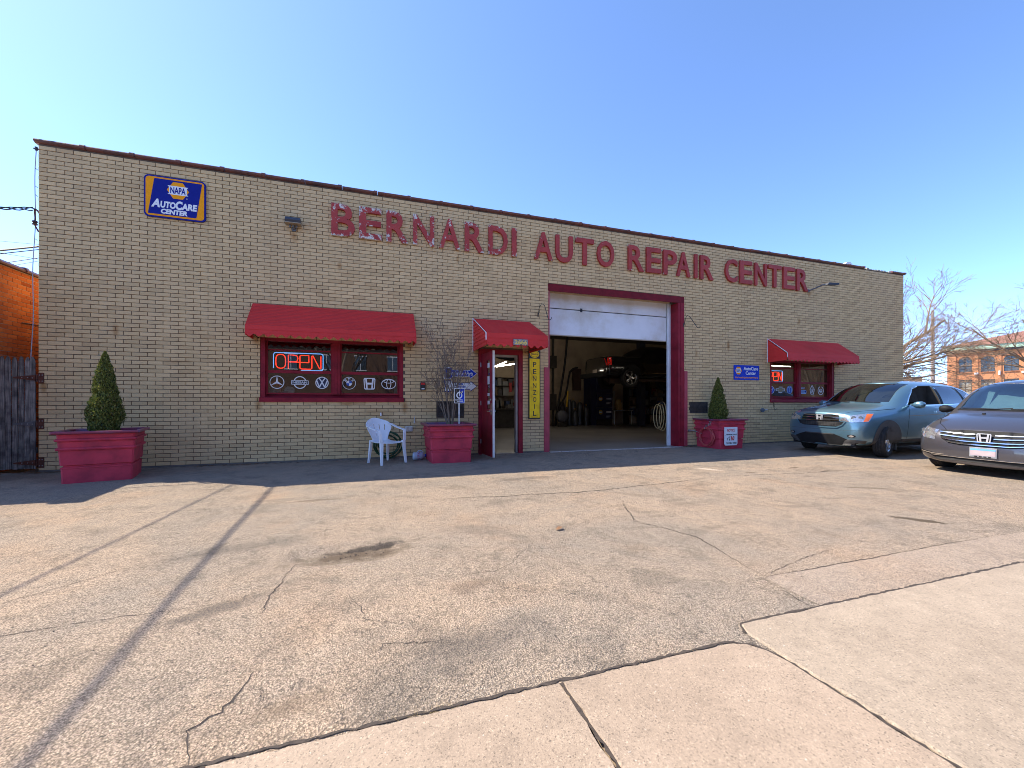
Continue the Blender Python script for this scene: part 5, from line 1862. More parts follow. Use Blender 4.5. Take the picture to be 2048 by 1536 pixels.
mb.add([(-6.2, -.42, gz(-.42) + .004), (-5.3, -.30, gz(-.3) + .004), (-5.05, .02, .004), (-6.2, .02, .004)], [(0, 1, 2, 3)])
tag(mb.build('concrete_strip', CONC2), kind='structure')

nb = thing('brick_neighbour', 'low orange brick building with dark coping behind the picket gate', 'building', (-5.7, -1.13, 0))
NX, NH = -5.70, 3.50
mb = MB(); mb.box(-14, NX, -1.13, 14, -.2, NH - .06); mb.build('wall', NMORTAR, nb, True)
nr = random.Random(9)
bl, ch_ = .205, .0745
nbm = MB(); nbm.cbox(-.004, .008, 0, bl - .011, 0, ch_ - .011, .0025)
nbme = nbm.mesh('brick'); nbme.materials.append(NBRICK)
mb = MB()
cnt = 0
rows = int((NH - .07) / ch_)
for r_ in range(rows - 1, -1, -1):
    for q in range(70):
        y0 = -1.12 + q * bl - (bl / 2 if r_ % 2 else 0)
        if y0 < -1.12 or y0 > 11: continue
        zz = .01 + r_ * ch_
        dx = nr.uniform(-.002, .002)
        if cnt < 200 and y0 > .55 and y0 < 2.6 and zz > 1.75:
            o = bpy.data.objects.new('brick', nbme); COL.objects.link(o); o.parent = nb
            o.location = (NX + dx + 5.70, y0 + 1.13, zz)
            cnt += 1
        else:
            x1 = NX + .008 + dx
            y1 = y0 + bl - .011; z1 = zz + ch_ - .011
            mb.add([(NX - .002, y0, zz), (NX - .002, y1, zz), (NX - .002, y1, z1), (NX - .002, y0, z1), (x1, y0, zz), (x1, y1, zz), (x1, y1, z1), (x1, y0, z1)], [(4, 5, 6, 7), (0, 1, 5, 4), (1, 2, 6, 5), (2, 3, 7, 6), (3, 0, 4, 7)])
tag(mb.build('brick_field', NBRICK, nb, True), kind='stuff')
for i in range(24):
    y0 = -1.2 + i * .64
    mb = MB()
    pf = [(NX + .05, NH - .055), (NX + .06, NH - .03), (NX + .03, NH + .01), (NX - .3, NH + .03), (NX - .3, NH - .055)]
    mb.prism(pf, lambda u, v, d: (u, d, v), y0 + .004, y0 + .56)
    mb.prism([(NX + .062, NH - .057), (NX + .074, NH - .03), (NX + .04, NH + .03), (NX - .3, NH + .045), (NX - .3, NH - .057)], lambda u, v, d: (u, d, v), y0 + .562, y0 + .636)
    mb.build('coping_tile', COPING, nb, True)
mb = MB(); mb.tube([(NX + .02, 1.2, 2.6), (NX + .02, 1.35, 2.56), (NX + .02, 1.7, 2.5), (NX + .02, 2.3, 2.46), (NX + .02, 3.4, 2.35)], .012, 5); mb.tube([(NX + .02, .6, 2.55), (NX + .02, 1.5, 2.6), (NX + .02, 2.8, 2.42)], .008, 5)
mb.build('wall_cable', IRON, nb, True)

# service drop to the corner of the shop
def sag(p, q, s, n=14):
    p, q = Vector(p), Vector(q)
    return [p.lerp(q, i / n) - Vector((0, 0, 4 * s * (i / n) * (1 - i / n))) for i in range(n + 1)]


pole = thing('service_pole', 'wooden utility pole across the street carrying the service wires', 'pole', (-6.2, -19.0, -.4))
mb = MB(); mb.tube([(-6.2, -19, -.5), (-6.2, -19, 9.5)], [.16, .11], 10); mb.build('shaft', POLEW, pole, True)
mb = MB(); mb.box(-9.4, -5.4, -19.2, -19.1, 8.2, 8.35); mb.build('crossarm', POLEW, pole, True)
mast = thing('service_mast', 'steel service mast on the roof of the orange brick neighbour', 'mast', (-6.32, .96, 3.5))
mb = MB(); mb.tube([(-6.32, .96, 3.3), (-6.32, .96, 7.4)], .04, 8); mb.tube([(-6.32, .96, 7.38), (-6.3, .9, 7.5), (-6.3, .8, 7.45)], .06, 8); mb.build('pipe', GALV, mast, True)
t = thing('service_cable', 'twisted service cable reaching the upper left corner of the shop', 'cable', (-5.13, .05, 4.3))
base = sag((-5.165, -.03, 4.34), (-30, -2.0, 6.6), 1.5, 90)
fine = []
for a_, b_ in zip(base[:-1], base[1:]):
    k_ = max(1, int((b_ - a_).length / .05)) if a_.x > -7 else 2
    fine += [a_.lerp(b_, i / k_) for i in range(k_)]
for s in range(3):
    mb = MB()
    mb.tube([p + Vector((math.cos(i * .8 + s * 2.09), 0, math.sin(i * .8 + s * 2.09))) * (.012 + .02 * math.exp(-i * .15)) for i, p in enumerate(fine)], .009, 5); mb.build('strand', IRON, t, True)
mb = MB()
mb.tube([(-5.17, -.02, 4.33), (-5.15, .02, 4.34), (-5.13, .05, 4.28), (-5.145, .06, 4.14), (-5.13, .08, 4.0)], .012, 6)
mb.tube([(-5.165, -.02, 4.34), (-5.15, -.03, 4.20), (-5.16, -.02, 4.08), (-5.125, .0, 3.98)], .010, 6)
mb.build('drip_loop', RUST, t, True)
mb = MB(); mb.lathe([(.0, 0), (.03, .0), (.036, .02), (.022, .035), (.036, .05), (.03, .07), (0, .07)], 12, lambda x, y, z: (-5.16 + x, -.02 + y, 4.08 + z)); mb.build('insulator', mat('brown_insulator', (.06, .03, .03), .2), t, True)
for (p, q, r_, lab) in (((-6.32, .9, 7.3), (-6.2, -19, 8.2), .021, 'overhead service wire crossing above the left of the lot'), ((-6.32, .9, 6.5), (-9.0, -19, 7.6), .013, 'thin overhead service wire crossing above the left of the lot')):
    mb = MB(); mb.tube(sag(p, q, .25, 50), r_, 6); tag(mb.build('overhead_wire', IRON), lab, 'cable')
mb = MB(); mb.tube([(-5.10, .03, 5.36), (-5.20, .02, 5.36)], .012, 6); mb.tube([(-5.165, .02, 5.33), (-5.165, .02, 5.39)], .018, 6); tag(mb.build('wall_bracket', IRON), 'short black bracket at the top left corner of the shop wall', 'bracket')
t = thing('guy_cable', 'thin grey cable hanging down the left corner of the shop wall', 'cable', (-5.2, 0, 1.9))
gp = [(-5.165, .02, 5.33)] + [(-5.165 - .06 * k - .01 * math.sin(k * 14), .02, 5.33 - k * 3.5) for k in [i / 24 for i in range(1, 25)]]
mb = MB(); mb.tube(gp, .0065, 5); mb.build('cable', mat('grey_cable', (.34, .37, .46), .5), t, True)
mb = MB()
for k in (.12, .2, .24, .45): mb.tube([(gp[int(k * 24)][0], .02, gp[int(k * 24)][2]), (gp[int(k * 24)][0] + .035, .02, gp[int(k * 24)][2] - .03)], .004, 4)
mb.build('tie', IRON, t, True)
for i, (ya, za, yb_, zb_, r_) in enumerate(((5.28, 0, 5.66, 0, .026), (5.19, 0, 5.58, 0, .012), (4.92, 0, 5.37, 0, .011), (5.58, 0, 5.60, 0, .006), (5.28, 0, 5.14, 0, .006), (4.80, 0, 5.30, 0, .007))):
    mb = MB(); mb.tube(sag((-26, 4.5, ya - 2.0 * (yb_ - ya) * 6), (-6.9, 6.4, yb_ + (yb_ - ya) * .9), .12, 10), r_, 5)
    o = mb.build('overhead_wire', IRON)
    tag(o, ['thick black overhead wire crossing the sky above the neighbour roof', 'second overhead wire just below the thick black one above the neighbour roof', 'third thin overhead wire below the pair left of the shop corner', 'faint thin wire running level above the thick black wire', 'faint thin wire falling to the right left of the shop corner', 'lowest thin overhead wire just above the neighbour coping'][i], 'cable', 'overhead wires left of the shop')

# ------------------------------------------------------------------ inside the garage
t = thing('tool_cabinet', 'tall navy parts cabinet with three yellow round logos at the back of the bay', 'cabinet', (11.9, 10.5, 0))
mb = MB(); mb.box(11.1, 11.42, 10.45, 11.2, .0, 2.55); mb.build('side_panel', NAVYBOX, t, True)
for i, (za, zb) in enumerate(((.30, .90), (.92, 1.68), (1.70, 2.48))):
    mb = MB(); mb.cbox(11.425, 12.38, 10.40, 11.1, za, zb, .01); mb.build('cabinet_box', NAVYBOX, t, True)
    zc = (za + zb) / 2 + .08
    mb = MB(); mb.plate(circ(.115, .12, 20, 11.66, zc), 10.392, 10.399); mb.build('round_logo', mat('logo_yellow', (.62, .42, .04), .5), t, True)
    mb = MB(); mb.box(11.57, 11.75, 10.388, 10.3915, zc - .035, zc + .035); mb.box(11.98, 12.30, 10.392, 10.399, zc - .03, zc + .05); mb.box(12.0, 12.26, 10.392, 10.399, zc - .22, zc - .19); mb.box(12.0, 12.2, 10.392, 10.399, zc - .27, zc - .245); mb.build('print', SIGNW, t, True)
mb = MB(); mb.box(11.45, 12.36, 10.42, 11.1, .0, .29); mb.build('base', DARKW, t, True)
t = thing('work_bench', 'steel workbench with white legs beside the navy cabinet', 'workbench', (13.1, 10.6, 0))
mb = MB(); mb.box(12.45, 13.6, 10.35, 11.1, .74, .79); mb.build('top', GALV, t, True)
for xx in (12.5, 13.55): 
    mb = MB(); mb.box(xx - .02, xx + .02, 10.37, 10.41, .0, .739); mb.build('leg', WHITE, t, True)
mb = MB(); mb.box(12.42, 12.56, 10.5, 10.56, .01, 1.75); mb.box(12.44, 12.55, 10.44, 10.49, 1.5, 1.80); mb.build('post', mat('bench_post', (.3, .29, .25), .6), t, True)
t = thing('basket', 'tan basket on the workbench in the bay', 'basket', (12.85, 10.6, .79))
mb = MB(); mb.lathe([(.0, .792), (.13, .792), (.17, 1.0), (.165, 1.0), (.12, .82), (0, .82)], 18, lambda x, y, z: (12.85 + x, 10.6 + y, z + .35)); mb.box(12.72, 12.98, 10.45, 10.75, .792, 1.14); mb.build('basket_body', mat('wicker', (.55, .34, .12), .8, var=.3, vs_=30), t, True)
dr = random.Random(2)
for i, (x, y, r_, h_) in enumerate(((9.55, 10.7, .16, 1.25), (9.95, 10.6, .12, 1.35), (10.25, 10.75, .15, 1.30), (10.6, 10.7, .17, 1.22), (10.05, 10.2, .14, .8), (10.75, 10.3, .13, 1.0))):
    t = thing('gas_cylinder', ['tall dark steel cylinder at the far left of the rack in the bay', 'slim dark cylinder second in the rack in the bay', 'dark cylinder in the middle of the rack in the bay', 'stout dark cylinder beside the navy cabinet in the bay', 'short dark cylinder in front of the rack in the bay', 'dark cylinder standing before the navy cabinet side'][i], 'cylinder', (x, y, .004), group='steel cylinders in the bay')
    m_ = mat('dark_steel', (.09, .095, .10), .4, .5, var=.3)
    mb = MB(); mb.lathe([(r_, 0), (r_, h_ * .85), (r_ * .8, h_ * .93), (r_ * .3, h_), (0, h_)], 16); mb.build('shell', m_, t, smooth=True)
    mb = MB(); mb.tube([(0, 0, h_), (0, 0, h_ + .09)], .03, 8); mb.tube([(-.05, 0, h_ + .08), (.05, 0, h_ + .08)], .015, 6); mb.build('valve', mat('brass', (.4, .27, .08), .3, .8), t)
t = thing('floor_fan', 'round grey machine on the floor at the left of the bay', 'machine', (9.05, 9.6, 0))
mb = MB(); mb.lathe([(.0, -.15), (.26, -.15), (.30, 0), (.26, .15), (0, .16)], 20, lambda x, y, z: (9.05 + x, 9.6 + z, .52 + y)); mb.build('drum', mat('grey_machine', (.10, .10, .115), .5, var=.3), t, True, smooth=True)
mb = MB(); mb.box(8.85, 9.25, 9.5, 9.7, .006, .22); mb.tube([(9.05, 9.6, .2), (9.05, 9.6, .3)], .06, 8); mb.build('stand', DARKW, t, True)
t = thing('exhaust_hose', 'thick black exhaust hose hanging from the ceiling left in the bay', 'hose', (9.2, 10, 2))
mb = MB(); mb.tube([(9.52, 10, 4.54), (9.45, 10, 3.6), (9.34, 10, 2.81), (9.2, 10, 2.0), (9.07, 10, 1.31), (8.95, 10, .7), (8.85, 9.95, .04)], .055, 9); mb.build('hose_body', RUBBER, t, True, smooth=True)
t = thing('exhaust_hose', 'second black hose with yellow grip bending down to the floor of the bay', 'hose', (9.5, 10, 1))
mb = MB(); mb.tube([(10.1, 10, 2.95), (9.85, 10, 2.88), (9.68, 10, 2.72), (9.6, 10, 2.4), (9.52, 10, 1.95), (9.42, 10, 1.55), (9.2, 10, 1.1), (9.05, 10, .8)], .05, 9); mb.tube([(9.47, 9.95, 1.0), (9.42, 9.93, .5), (9.4, 9.9, .02)], .03, 8); mb.build('hose_body', RUBBER, t, True, smooth=True)
mb = MB(); mb.tube([(9.53, 9.95, 1.75), (9.47, 9.95, .98)], .042, 9); mb.build('grip', mat('yellow_grip', (.7, .42, .02), .5), t, True)
t = thing('wall_locker', 'dark brown panel hanging on the tan wall at the back of the bay', 'panel', (10.7, 11.3, 2.4))
mb = MB(); mb.box(10.46, 10.95, 11.2, 11.29, 1.84, 3.0); mb.build('panel_body', mat('dark_brown_panel', (.06, .03, .025), .7), t, True)
t = thing('reel_rack', 'tall dark rack with hoses by the left edge of the bay', 'rack', (8.75, 10.2, 0))
mb = MB(); mb.box(8.45, 8.55, 10.1, 10.2, .006, 4.5); mb.box(8.8, 8.9, 10.2, 10.3, .006, 4.5); mb.box(8.4, 8.95, 10.0, 10.4, 2.9, 3.5); mb.box(8.4, 8.95, 10.02, 10.38, .8, 1.6); mb.build('frame', DARKW, t, True)
t = thing('tan_hose', 'loop of tan hose hanging just inside the right side of the bay', 'hose', (8.0, .75, .6))
mb = MB()
for k in range(3):
    P = [(7.82 - .012 * k + .0, .62 + .1 * k + (.16 + .02 * k) * math.cos(a) * .9, .78 + (.40 - .03 * k) * math.sin(a)) for a in [2 * math.pi * i / 28 for i in range(28)]]
    mb.tube(P, .012, 7, closed=True)
mb.build('coil', HOSET, t, True, smooth=True)
mb = MB(); mb.box(7.75, 7.86, .60, .66, 1.12, 1.18); mb.build('hanger', IRON, t, True)
t = thing('coat', 'dark work coat and bag hanging on the back wall right of the lift post', 'coat', (15.1, 11.2, 1))
mb = MB(); mb.prism([(14.4, .4), (15.0, .3), (15.2, 1.2), (15.0, 1.9), (14.7, 2.0), (14.45, 1.7)], lambda u, v, d: (u, d, v), 11.0, 11.2); mb.build('cloth', NAVYBOX, t, True)
t = thing('work_bag', 'grey and red bag hanging on the back wall of the bay', 'bag', (15.5, 11.2, 1.5))
mb = MB(); mb.prism([(15.25, 1.1), (15.7, 1.08), (15.75, 1.6), (15.6, 2.0), (15.3, 2.0), (15.2, 1.6)], lambda u, v, d: (u, d, v), 11.05, 11.3); mb.build('sack', mat('dull_grey_cloth', (.2, .19, .17), .8), t, True)
mb = MB(); mb.prism([(15.3, 1.65), (15.65, 1.65), (15.58, 2.01), (15.32, 2.01)], lambda u, v, d: (u, d, v), 11.02, 11.049); mb.build('flap', mat('dull_red_cloth', (.22, .03, .02), .8), t, True)

lift = thing('vehicle_lift', 'two-post vehicle lift with orange arms raising the black pickup', 'lift', (13.3, 7.6, 0))
mb = MB()
for (x, y) in ((13.15, 9.0), (13.35, 4.6)):
    if y < 6: continue
    mb.box(x - .17, x + .17, y - .14, y + .14, .012, 4.2); mb.box(x - .12, x - .06, y - .17, y - .1405, .3, 3.9); mb.box(x - .4, x + .4, y - .35, y + .35, .0045, .011)
mb.build('post', LIFTP, lift, True)
mb = MB()
mb.prism([(12.75, 2.30), (16.4, 2.22), (16.4, 2.36), (12.75, 2.42)], lambda u, v, d: (u, d, v), 6.15, 6.3); mb.box(12.7, 13.0, 6.1, 6.35, 2.2, 2.5)
mb.box(13.1, 13.25, 6.15, 9.1, 2.20, 2.32)
mb.build('arm', LIFTO, lift, True)

for i, (p, q) in enumerate((((6.4, 4.6, 4.3), (9.6, 4.6, 4.3)),)):
    mb = MB(); mb.tube([p, q], .03, 8)
    tag(mb.build('fluorescent_tube', TUBE), ['lit ceiling tube over the front of the garage bay mirrored in the black pickup', 'lit ceiling tube over the back of the garage bay above the navy cabinet'][i], 'lamp', 'lit ceiling tubes inside the shop')
# lit tubes seen through the door and a lamp row over the bay
for i, (p, q) in enumerate((((4.6, 6.0, 2.52), (5.45, 6.0, 2.66)), ((5.15, 8.0, 2.70), (5.75, 8.3, 2.95)), ((6.55, 9.2, 2.80), (7.2, 9.2, 2.84)))):
    mb = MB(); mb.tube([p, q], .022, 8); 
    o = mb.build('fluorescent_tube', TUBE)
    tag(o, ['long lit fluorescent tube seen through the entrance door', 'short lit tube left of the long one seen through the entrance door', 'lit tube at the right edge of the entrance doorway view'][i], 'lamp', 'lit ceiling tubes inside the shop')
t = thing('ceiling_hose', 'thick black hose sagging across the top of the entrance doorway', 'hose', (4.0, 4.0, 3.0))
mb = MB(); mb.tube([(3.1, 3.2, 3.0), (3.5, 3.2, 2.72), (3.85, 3.2, 2.58), (4.2, 3.2, 2.52), (4.6, 3.2, 2.58), (5.1, 3.2, 2.9)], .075, 10); mb.build('hose_body', RUBBER, t, True, smooth=True)
t = thing('fire_extinguisher', 'red panel hanging on the back wall seen through the doorway', 'panel', (6.2, 9, 1.8))
mb = MB(); mb.box(6.13, 6.25, 9.0, 9.06, 1.66, 2.08); mb.build('panel_body', mat('dark_red_panel', (.3, .02, .02), .5), t, True)
t = thing('tool_chest', 'dark workshop bench with clutter seen through the entrance doorway', 'workbench', (5.9, 9.6, 0))
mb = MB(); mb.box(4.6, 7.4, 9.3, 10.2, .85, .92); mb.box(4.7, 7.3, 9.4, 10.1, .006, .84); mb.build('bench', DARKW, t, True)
mb = MB()
for q in range(14):
    x = dr.uniform(4.7, 7.2); w_ = dr.uniform(.06, .2); mb.box(x, x + w_, 9.45, 9.7, .921, .921 + dr.uniform(.1, .6))
tag(mb.build('clutter', mat('clutter', (.10, .10, .09), .7, var=.6, vs_=9), t, True), kind='stuff')
for k, (xa, xb, lab) in enumerate(((4.4, 7.6, 'tall dark shelves packed with parts behind the workbench seen through the doorway'), (13.7, 16.4, 'tall dark shelves packed with parts at the right of the bay back wall'))):
    t = thing('parts_shelf', lab, 'shelf', (xa, 11.1, 0), group='parts shelves in the shop')
    mb = MB()
    for xx in (xa, (xa + xb) / 2, xb): mb.box(xx - .03, xx + .03, 10.85, 11.35, .006, 2.45)
    for zz in (.5, 1.0, 1.5, 2.0, 2.4): mb.box(xa + .031, (xa + xb) / 2 - .031, 10.86, 11.34, zz, zz + .03); mb.box((xa + xb) / 2 + .031, xb - .031, 10.86, 11.34, zz, zz + .03)
    mb.build('frame', DARKW, t, True)
    for zz in (.53, 1.03, 1.53, 2.03):
        x = xa + .08
        while x < xb - .35:
            w_ = dr.uniform(.1, .3)
            if dr.random() < .8:
                mb = MB(); mb.box(x, x + w_, 10.9, 11.2, zz + .001, zz + dr.uniform(.15, .42))
                mb.build('carton', [mat('carton_dark', (.06, .055, .06), .7), mat('carton_brown', (.22, .15, .09), .8), mat('carton_blue', (.03, .05, .12), .6), mat('carton_grey', (.2, .2, .2), .7), mat('carton_red', (.2, .03, .02), .6)][dr.randrange(5)], t, True)
            x += w_ + dr.uniform(.01, .06)


# ------------------------------------------------------------------ vehicles
def loft(rings):
    n = len(rings[0])
    V, Fc = [], []
    m = 2 * n - 2
    for r in rings:
        V += [tuple(p) for p in r]
        V += [(p[0], -p[1], p[2]) for p in reversed(r[1:-1])]
    for i in range(len(rings) - 1):
        for k in range(m):
            l = (k + 1) % m
            Fc.append((i * m + k, i * m + l, (i + 1) * m + l, (i + 1) * m + k))
    for i, flip in ((0, False), (len(rings) - 1, True)):
        b = i * m
        Lf = list(range(n)); Rt = [0] + [m - k for k in range(1, n - 1)] + [n - 1]
        for k in range(n - 1):
            q = [Lf[k], Lf[k + 1], Rt[k + 1], Rt[k]]
            q = [x for j_, x in enumerate(q) if x not in q[:j_]]
            q = [b + x for x in q]
            Fc.append(tuple(q if not flip else reversed(q)))
    me = bpy.data.meshes.new('loft')
    me.from_pydata(V, [], Fc)
    bm = bmesh.new(); bm.from_mesh(me); bmesh.ops.recalc_face_normals(bm, faces=bm.faces); bm.to_mesh(me); bm.free()
    return evaluated(me, [('SUBSURF', dict(levels=3, render_levels=3))])


def bvh_of(me):
    return BVHTree.FromPolygons([v.co.copy() for v in me.vertices], [tuple(p.vertices) for p in me.polygons])


def cutter(parts):
    mb = MB()
    for p in parts: p(mb)
    me = mb.mesh('cut')
    bm = bmesh.new(); bm.from_mesh(me); bmesh.ops.recalc_face_normals(bm, faces=bm.faces); bm.to_mesh(me); bm.free()
    return me


FR, LF, RT, RR, TP = ((1, 0, 0), (0, 1, 0)), ((0, 1, 0), (1, 0, 0)), ((0, -1, 0), (1, 0, 0)), ((-1, 0, 0), (0, 1, 0)), ((0, 0, 1), (1, 0, 0))


def diag(a):
    """view direction turned a degrees from straight ahead; u runs to the car's left"""
    return ((math.cos(R(a)), math.sin(R(a)), 0), (-math.sin(R(a)), math.cos(R(a)), 0))


def patch_bm(bvh, poly, view, off=.004, step=.05, thick=0.0):
    n, t = Vector(view[0]), Vector(view[1])
    s = Vector((0, 0, 1)) if abs(n.z) < .5 else Vector((0, 1, 0))
    bm = bmesh.new()
    bm.faces.new([bm.verts.new((u, w, 0)) for u, w in poly])
    bmesh.ops.triangulate(bm, faces=bm.faces)
    us = [p[0] for p in poly]; ws = [p[1] for p in poly]
    for lo, hi, ax in ((min(us), max(us), Vector((1, 0, 0))), (min(ws), max(ws), Vector((0, 1, 0)))):
        k = math.ceil(lo / step) * step
        while k < hi:
            bmesh.ops.bisect_plane(bm, geom=bm.verts[:] + bm.edges[:] + bm.faces[:], plane_co=ax * k, plane_no=ax)
            k += step
    for v in bm.verts:
        q = t * v.co.x + s * v.co.y
        h = bvh.ray_cast(q + n * 8, -n)
        if h[0] is None or (h[0] - q).dot(n) < -6:
            h = bvh.find_nearest(q + n * .8)
        nn = h[1]
        if nn.dot(n) < 0: nn = -nn
        v.co = h[0] + (n * .6 + nn * .4).normalized() * off
    bmesh.ops.recalc_face_normals(bm, faces=bm.faces)
    # make the shell face outwards
    if bm.faces and sum((f.normal.dot(n) for f in bm.faces)) < 0:
        bmesh.ops.reverse_faces(bm, faces=bm.faces)
    if thick:
        r = bmesh.ops.extrude_face_region(bm, geom=bm.faces[:])
        for g in r['geom']:
            if isinstance(g, bmesh.types.BMVert): g.co += n * thick
        bmesh.ops.recalc_face_normals(bm, faces=bm.faces)
    return bm


def patch(name, bvh, polys, view, m, parent, off=.004, step=.05, thick=0.0):
    mb = MB()
    for p in polys: mb.addbm(patch_bm(bvh, p, view, off, step, thick))
    return mb.build(name, m, parent, fix=False, smooth=not thick)


def line(pts, w):
    """thin polygon along a 2D polyline"""
    L, Rg = [], []
    for i, p in enumerate(pts):
        a = pts[max(0, i - 1)]; b = pts[min(len(pts) - 1, i + 1)]
        dx, dy = b[0] - a[0], b[1] - a[1]; l = math.hypot(dx, dy) or 1
        L.append((p[0] - dy / l * w / 2, p[1] + dx / l * w / 2)); Rg.append((p[0] + dy / l * w / 2, p[1] - dx / l * w / 2))
    return L + Rg[::-1]


def body(rings, cuts, bvh_out, m, inner, parent):
    me = loft(rings)
    bv = bvh_of(me)
    cm = cutter(cuts)
    me2 = evaluated(me, [('BOOLEAN', dict(operation='DIFFERENCE', solver='EXACT', cutter=cm))])
    me2.materials.clear()
    me2.materials.append(m); me2.materials.append(inner); me2.materials.append(WELL)
    mi = []
    for p in me2.polygons:
        c = p.center
        r = bv.find_nearest(c)
        mi.append(0 if (r[0] is not None and r[3] <= .008) else (2 if c.z < .85 else 1))
    me2.polygons.foreach_set('material_index', mi)
    me2.polygons.foreach_set('use_smooth', [x == 0 for x in mi])
    o = bpy.data.objects.new('body', me2); COL.objects.link(o); o.parent = parent
    return bv


def wheel(parent, x, y, r, w, steer=0, spokes=5, rim=None, twin=False, z=None, spin=0.0):
    wh = bpy.data.objects.new('wheel', None); COL.objects.link(wh); wh.parent = parent
    wh.location = (x, y, r if z is None else z); wh.rotation_euler = (0, 0, steer)
    s = 1 if y > 0 else -1
    ax = lambda X, Y, Z: (X, Z * s, Y)
    h = w / 2
    rr = r * .66
    mb = MB()
    prof = [(rr, -h * .8), (rr + .02, -h * .95), (r * .88, -h), (r * .965, -h * .86), (r, -h * .68)]
    for g in (-.42, 0, .42):
        prof += [(r, (g - .06) * h), (r - .010, (g - .05) * h), (r - .010, (g + .05) * h), (r, (g + .06) * h)]
    prof += [(r, h * .68), (r * .965, h * .86), (r * .88, h), (rr + .02, h * .95), (rr, h * .8)]
    mb.lathe(prof, 40, ax)
    # tread blocks
    for k in range(56):
        a = 2 * math.pi * k / 56
        for (z0, z1) in ((-.86, -.5), (.5, .86)):
            c_, s_ = math.cos(a), math.sin(a); c2, s2 = math.cos(a + .05), math.sin(a + .05)
            q = r + .003
            mb.add([ax(q * c_, q * s_, z0 * h * .8), ax(q * c2, q * s2, z0 * h * .8), ax(q * c2, q * s2, z1 * h * .8), ax(q * c_, q * s_, z1 * h * .8)], [(0, 1, 2, 3)])
    mb.build('tyre', RUBBER, wh, smooth=True)
    mb = MB()
    mb.lathe([(rr + .004, h * .82), (rr - .008, h * .86), (rr - .022, h * .78), (rr - .035, h * .2), (rr - .04, -h * .6)], 36, ax)
    f0 = h * .70
    for k in range(spokes):
        a = 2 * math.pi * k / spokes + spin
        offs = (-.09, .09) if twin else (0,)
        for o_ in offs:
            wd = .016 if twin else .034
            c_, s_ = math.cos(a + o_), math.sin(a + o_)
            c2, s2 = math.cos(a + o_ * .6), math.sin(a + o_ * .6)
            V = []
            for (rad, ww, zz, cc, ss) in ((.04, wd * 1.5, f0 + .004, c_, s_), (rr * .5, wd, f0 + .010, c2, s2), (rr - .02, wd * 1.25, f0, c2, s2)):
                for (p, q) in ((-1, 0), (1, 0), (1, -.035), (-1, -.035)):
                    V.append(ax(cc * rad - ss * ww * p, ss * rad + cc * ww * p, zz + q))
            mb.add(V, [(4 * i + e, 4 * i + (e + 1) % 4, 4 * i + 4 + (e + 1) % 4, 4 * i + 4 + e) for i in range(2) for e in range(4)])
    mb.lathe([(.07, f0 - .03), (.065, f0 + .012), (.03, f0 + .02), (0, f0 + .02)], 16, ax)
    mb.build('rim', rim or ALLOY, wh)
    mb = MB(); mb.lathe([(rr - .042, -h * .5), (.15, -h * .45), (0, -h * .45)], 24, ax); mb.lathe([(.14, -h * .1), (.14, 0), (0, 0.001)], 20, ax)
    mb.build('brake_disc', mat('brake_dark', (.05, .045, .04), .6, .3), wh)
    return wh


def cyl_y(x, z, r, y0, y1, n=36):
    def f(mb):
        V = [(x + r * math.cos(2 * math.pi * k / n), y, z + r * math.sin(2 * math.pi * k / n)) for y in (y0, y1) for k in range(n)]
        mb.add(V, [tuple(range(n)), tuple(range(2 * n - 1, n - 1, -1))] + [(k, k + n, (k + 1) % n + n, (k + 1) % n) for k in range(n)])
    return f


def prism_y(poly, y0, y1):
    return lambda mb: mb.prism(poly, lambda u, v, d: (u, d, v), y0, y1)


def prism_x(poly, x0, x1):
    return lambda mb: mb.prism(poly, lambda u, v, d: (d, u, v), x0, x1)


def mirror(poly):
    return [(-u, v) for u, v in reversed(poly)]


def seat_row(parent, x, ys, z0, h, m):
    for y in ys:
        mb = MB()
        V = []
        for (zz, w_, d, dx) in ((z0, .23, .09, 0), (z0 + h * .5, .24, .08, -.04), (z0 + h * .66, .20, .07, -.07), (z0 + h * .70, .06, .03, -.075), (z0 + h * .74, .13, .05, -.08), (z0 + h * .93, .13, .06, -.10), (z0 + h, .09, .04, -.11)):
            for (a, b) in ((1, -.7), (1, .7), (.7, 1), (-.7, 1), (-1, .7), (-1, -.7), (-.7, -1), (.7, -1)):
                V.append((x + dx + d * a, y + w_ * b, zz))
        n = 8
        mb.add(V, [(i * n + k, i * n + (k + 1) % n, (i + 1) * n + (k + 1) % n, (i + 1) * n + k) for i in range(6) for k in range(n)] + [tuple(6 * n + k for k in range(n))])
        mb.build('seat', m, parent, smooth=True)


def mirror_part(parent, x, y, z, m, s):
    mb = MB()
    V = []
    for (yy, sx, sz) in ((.0, .02, .02), (.05, .035, .03), (.08, .075, .055), (.13, .085, .075), (.20, .08, .075), (.24, .06, .055), (.255, .02, .02)):
        for k in range(12):
            a = 2 * math.pi * k / 12
            V.append((x + sx * math.cos(a), y + s * yy, z + sz * math.copysign(abs(math.sin(a)) ** .7, math.sin(a))))
    mb.add(V, [(i * 12 + k, i * 12 + (k + 1) % 12, (i + 1) * 12 + (k + 1) % 12, (i + 1) * 12 + k) for i in range(6) for k in range(12)])
    mb.build('side_mirror', m, parent, smooth=True)


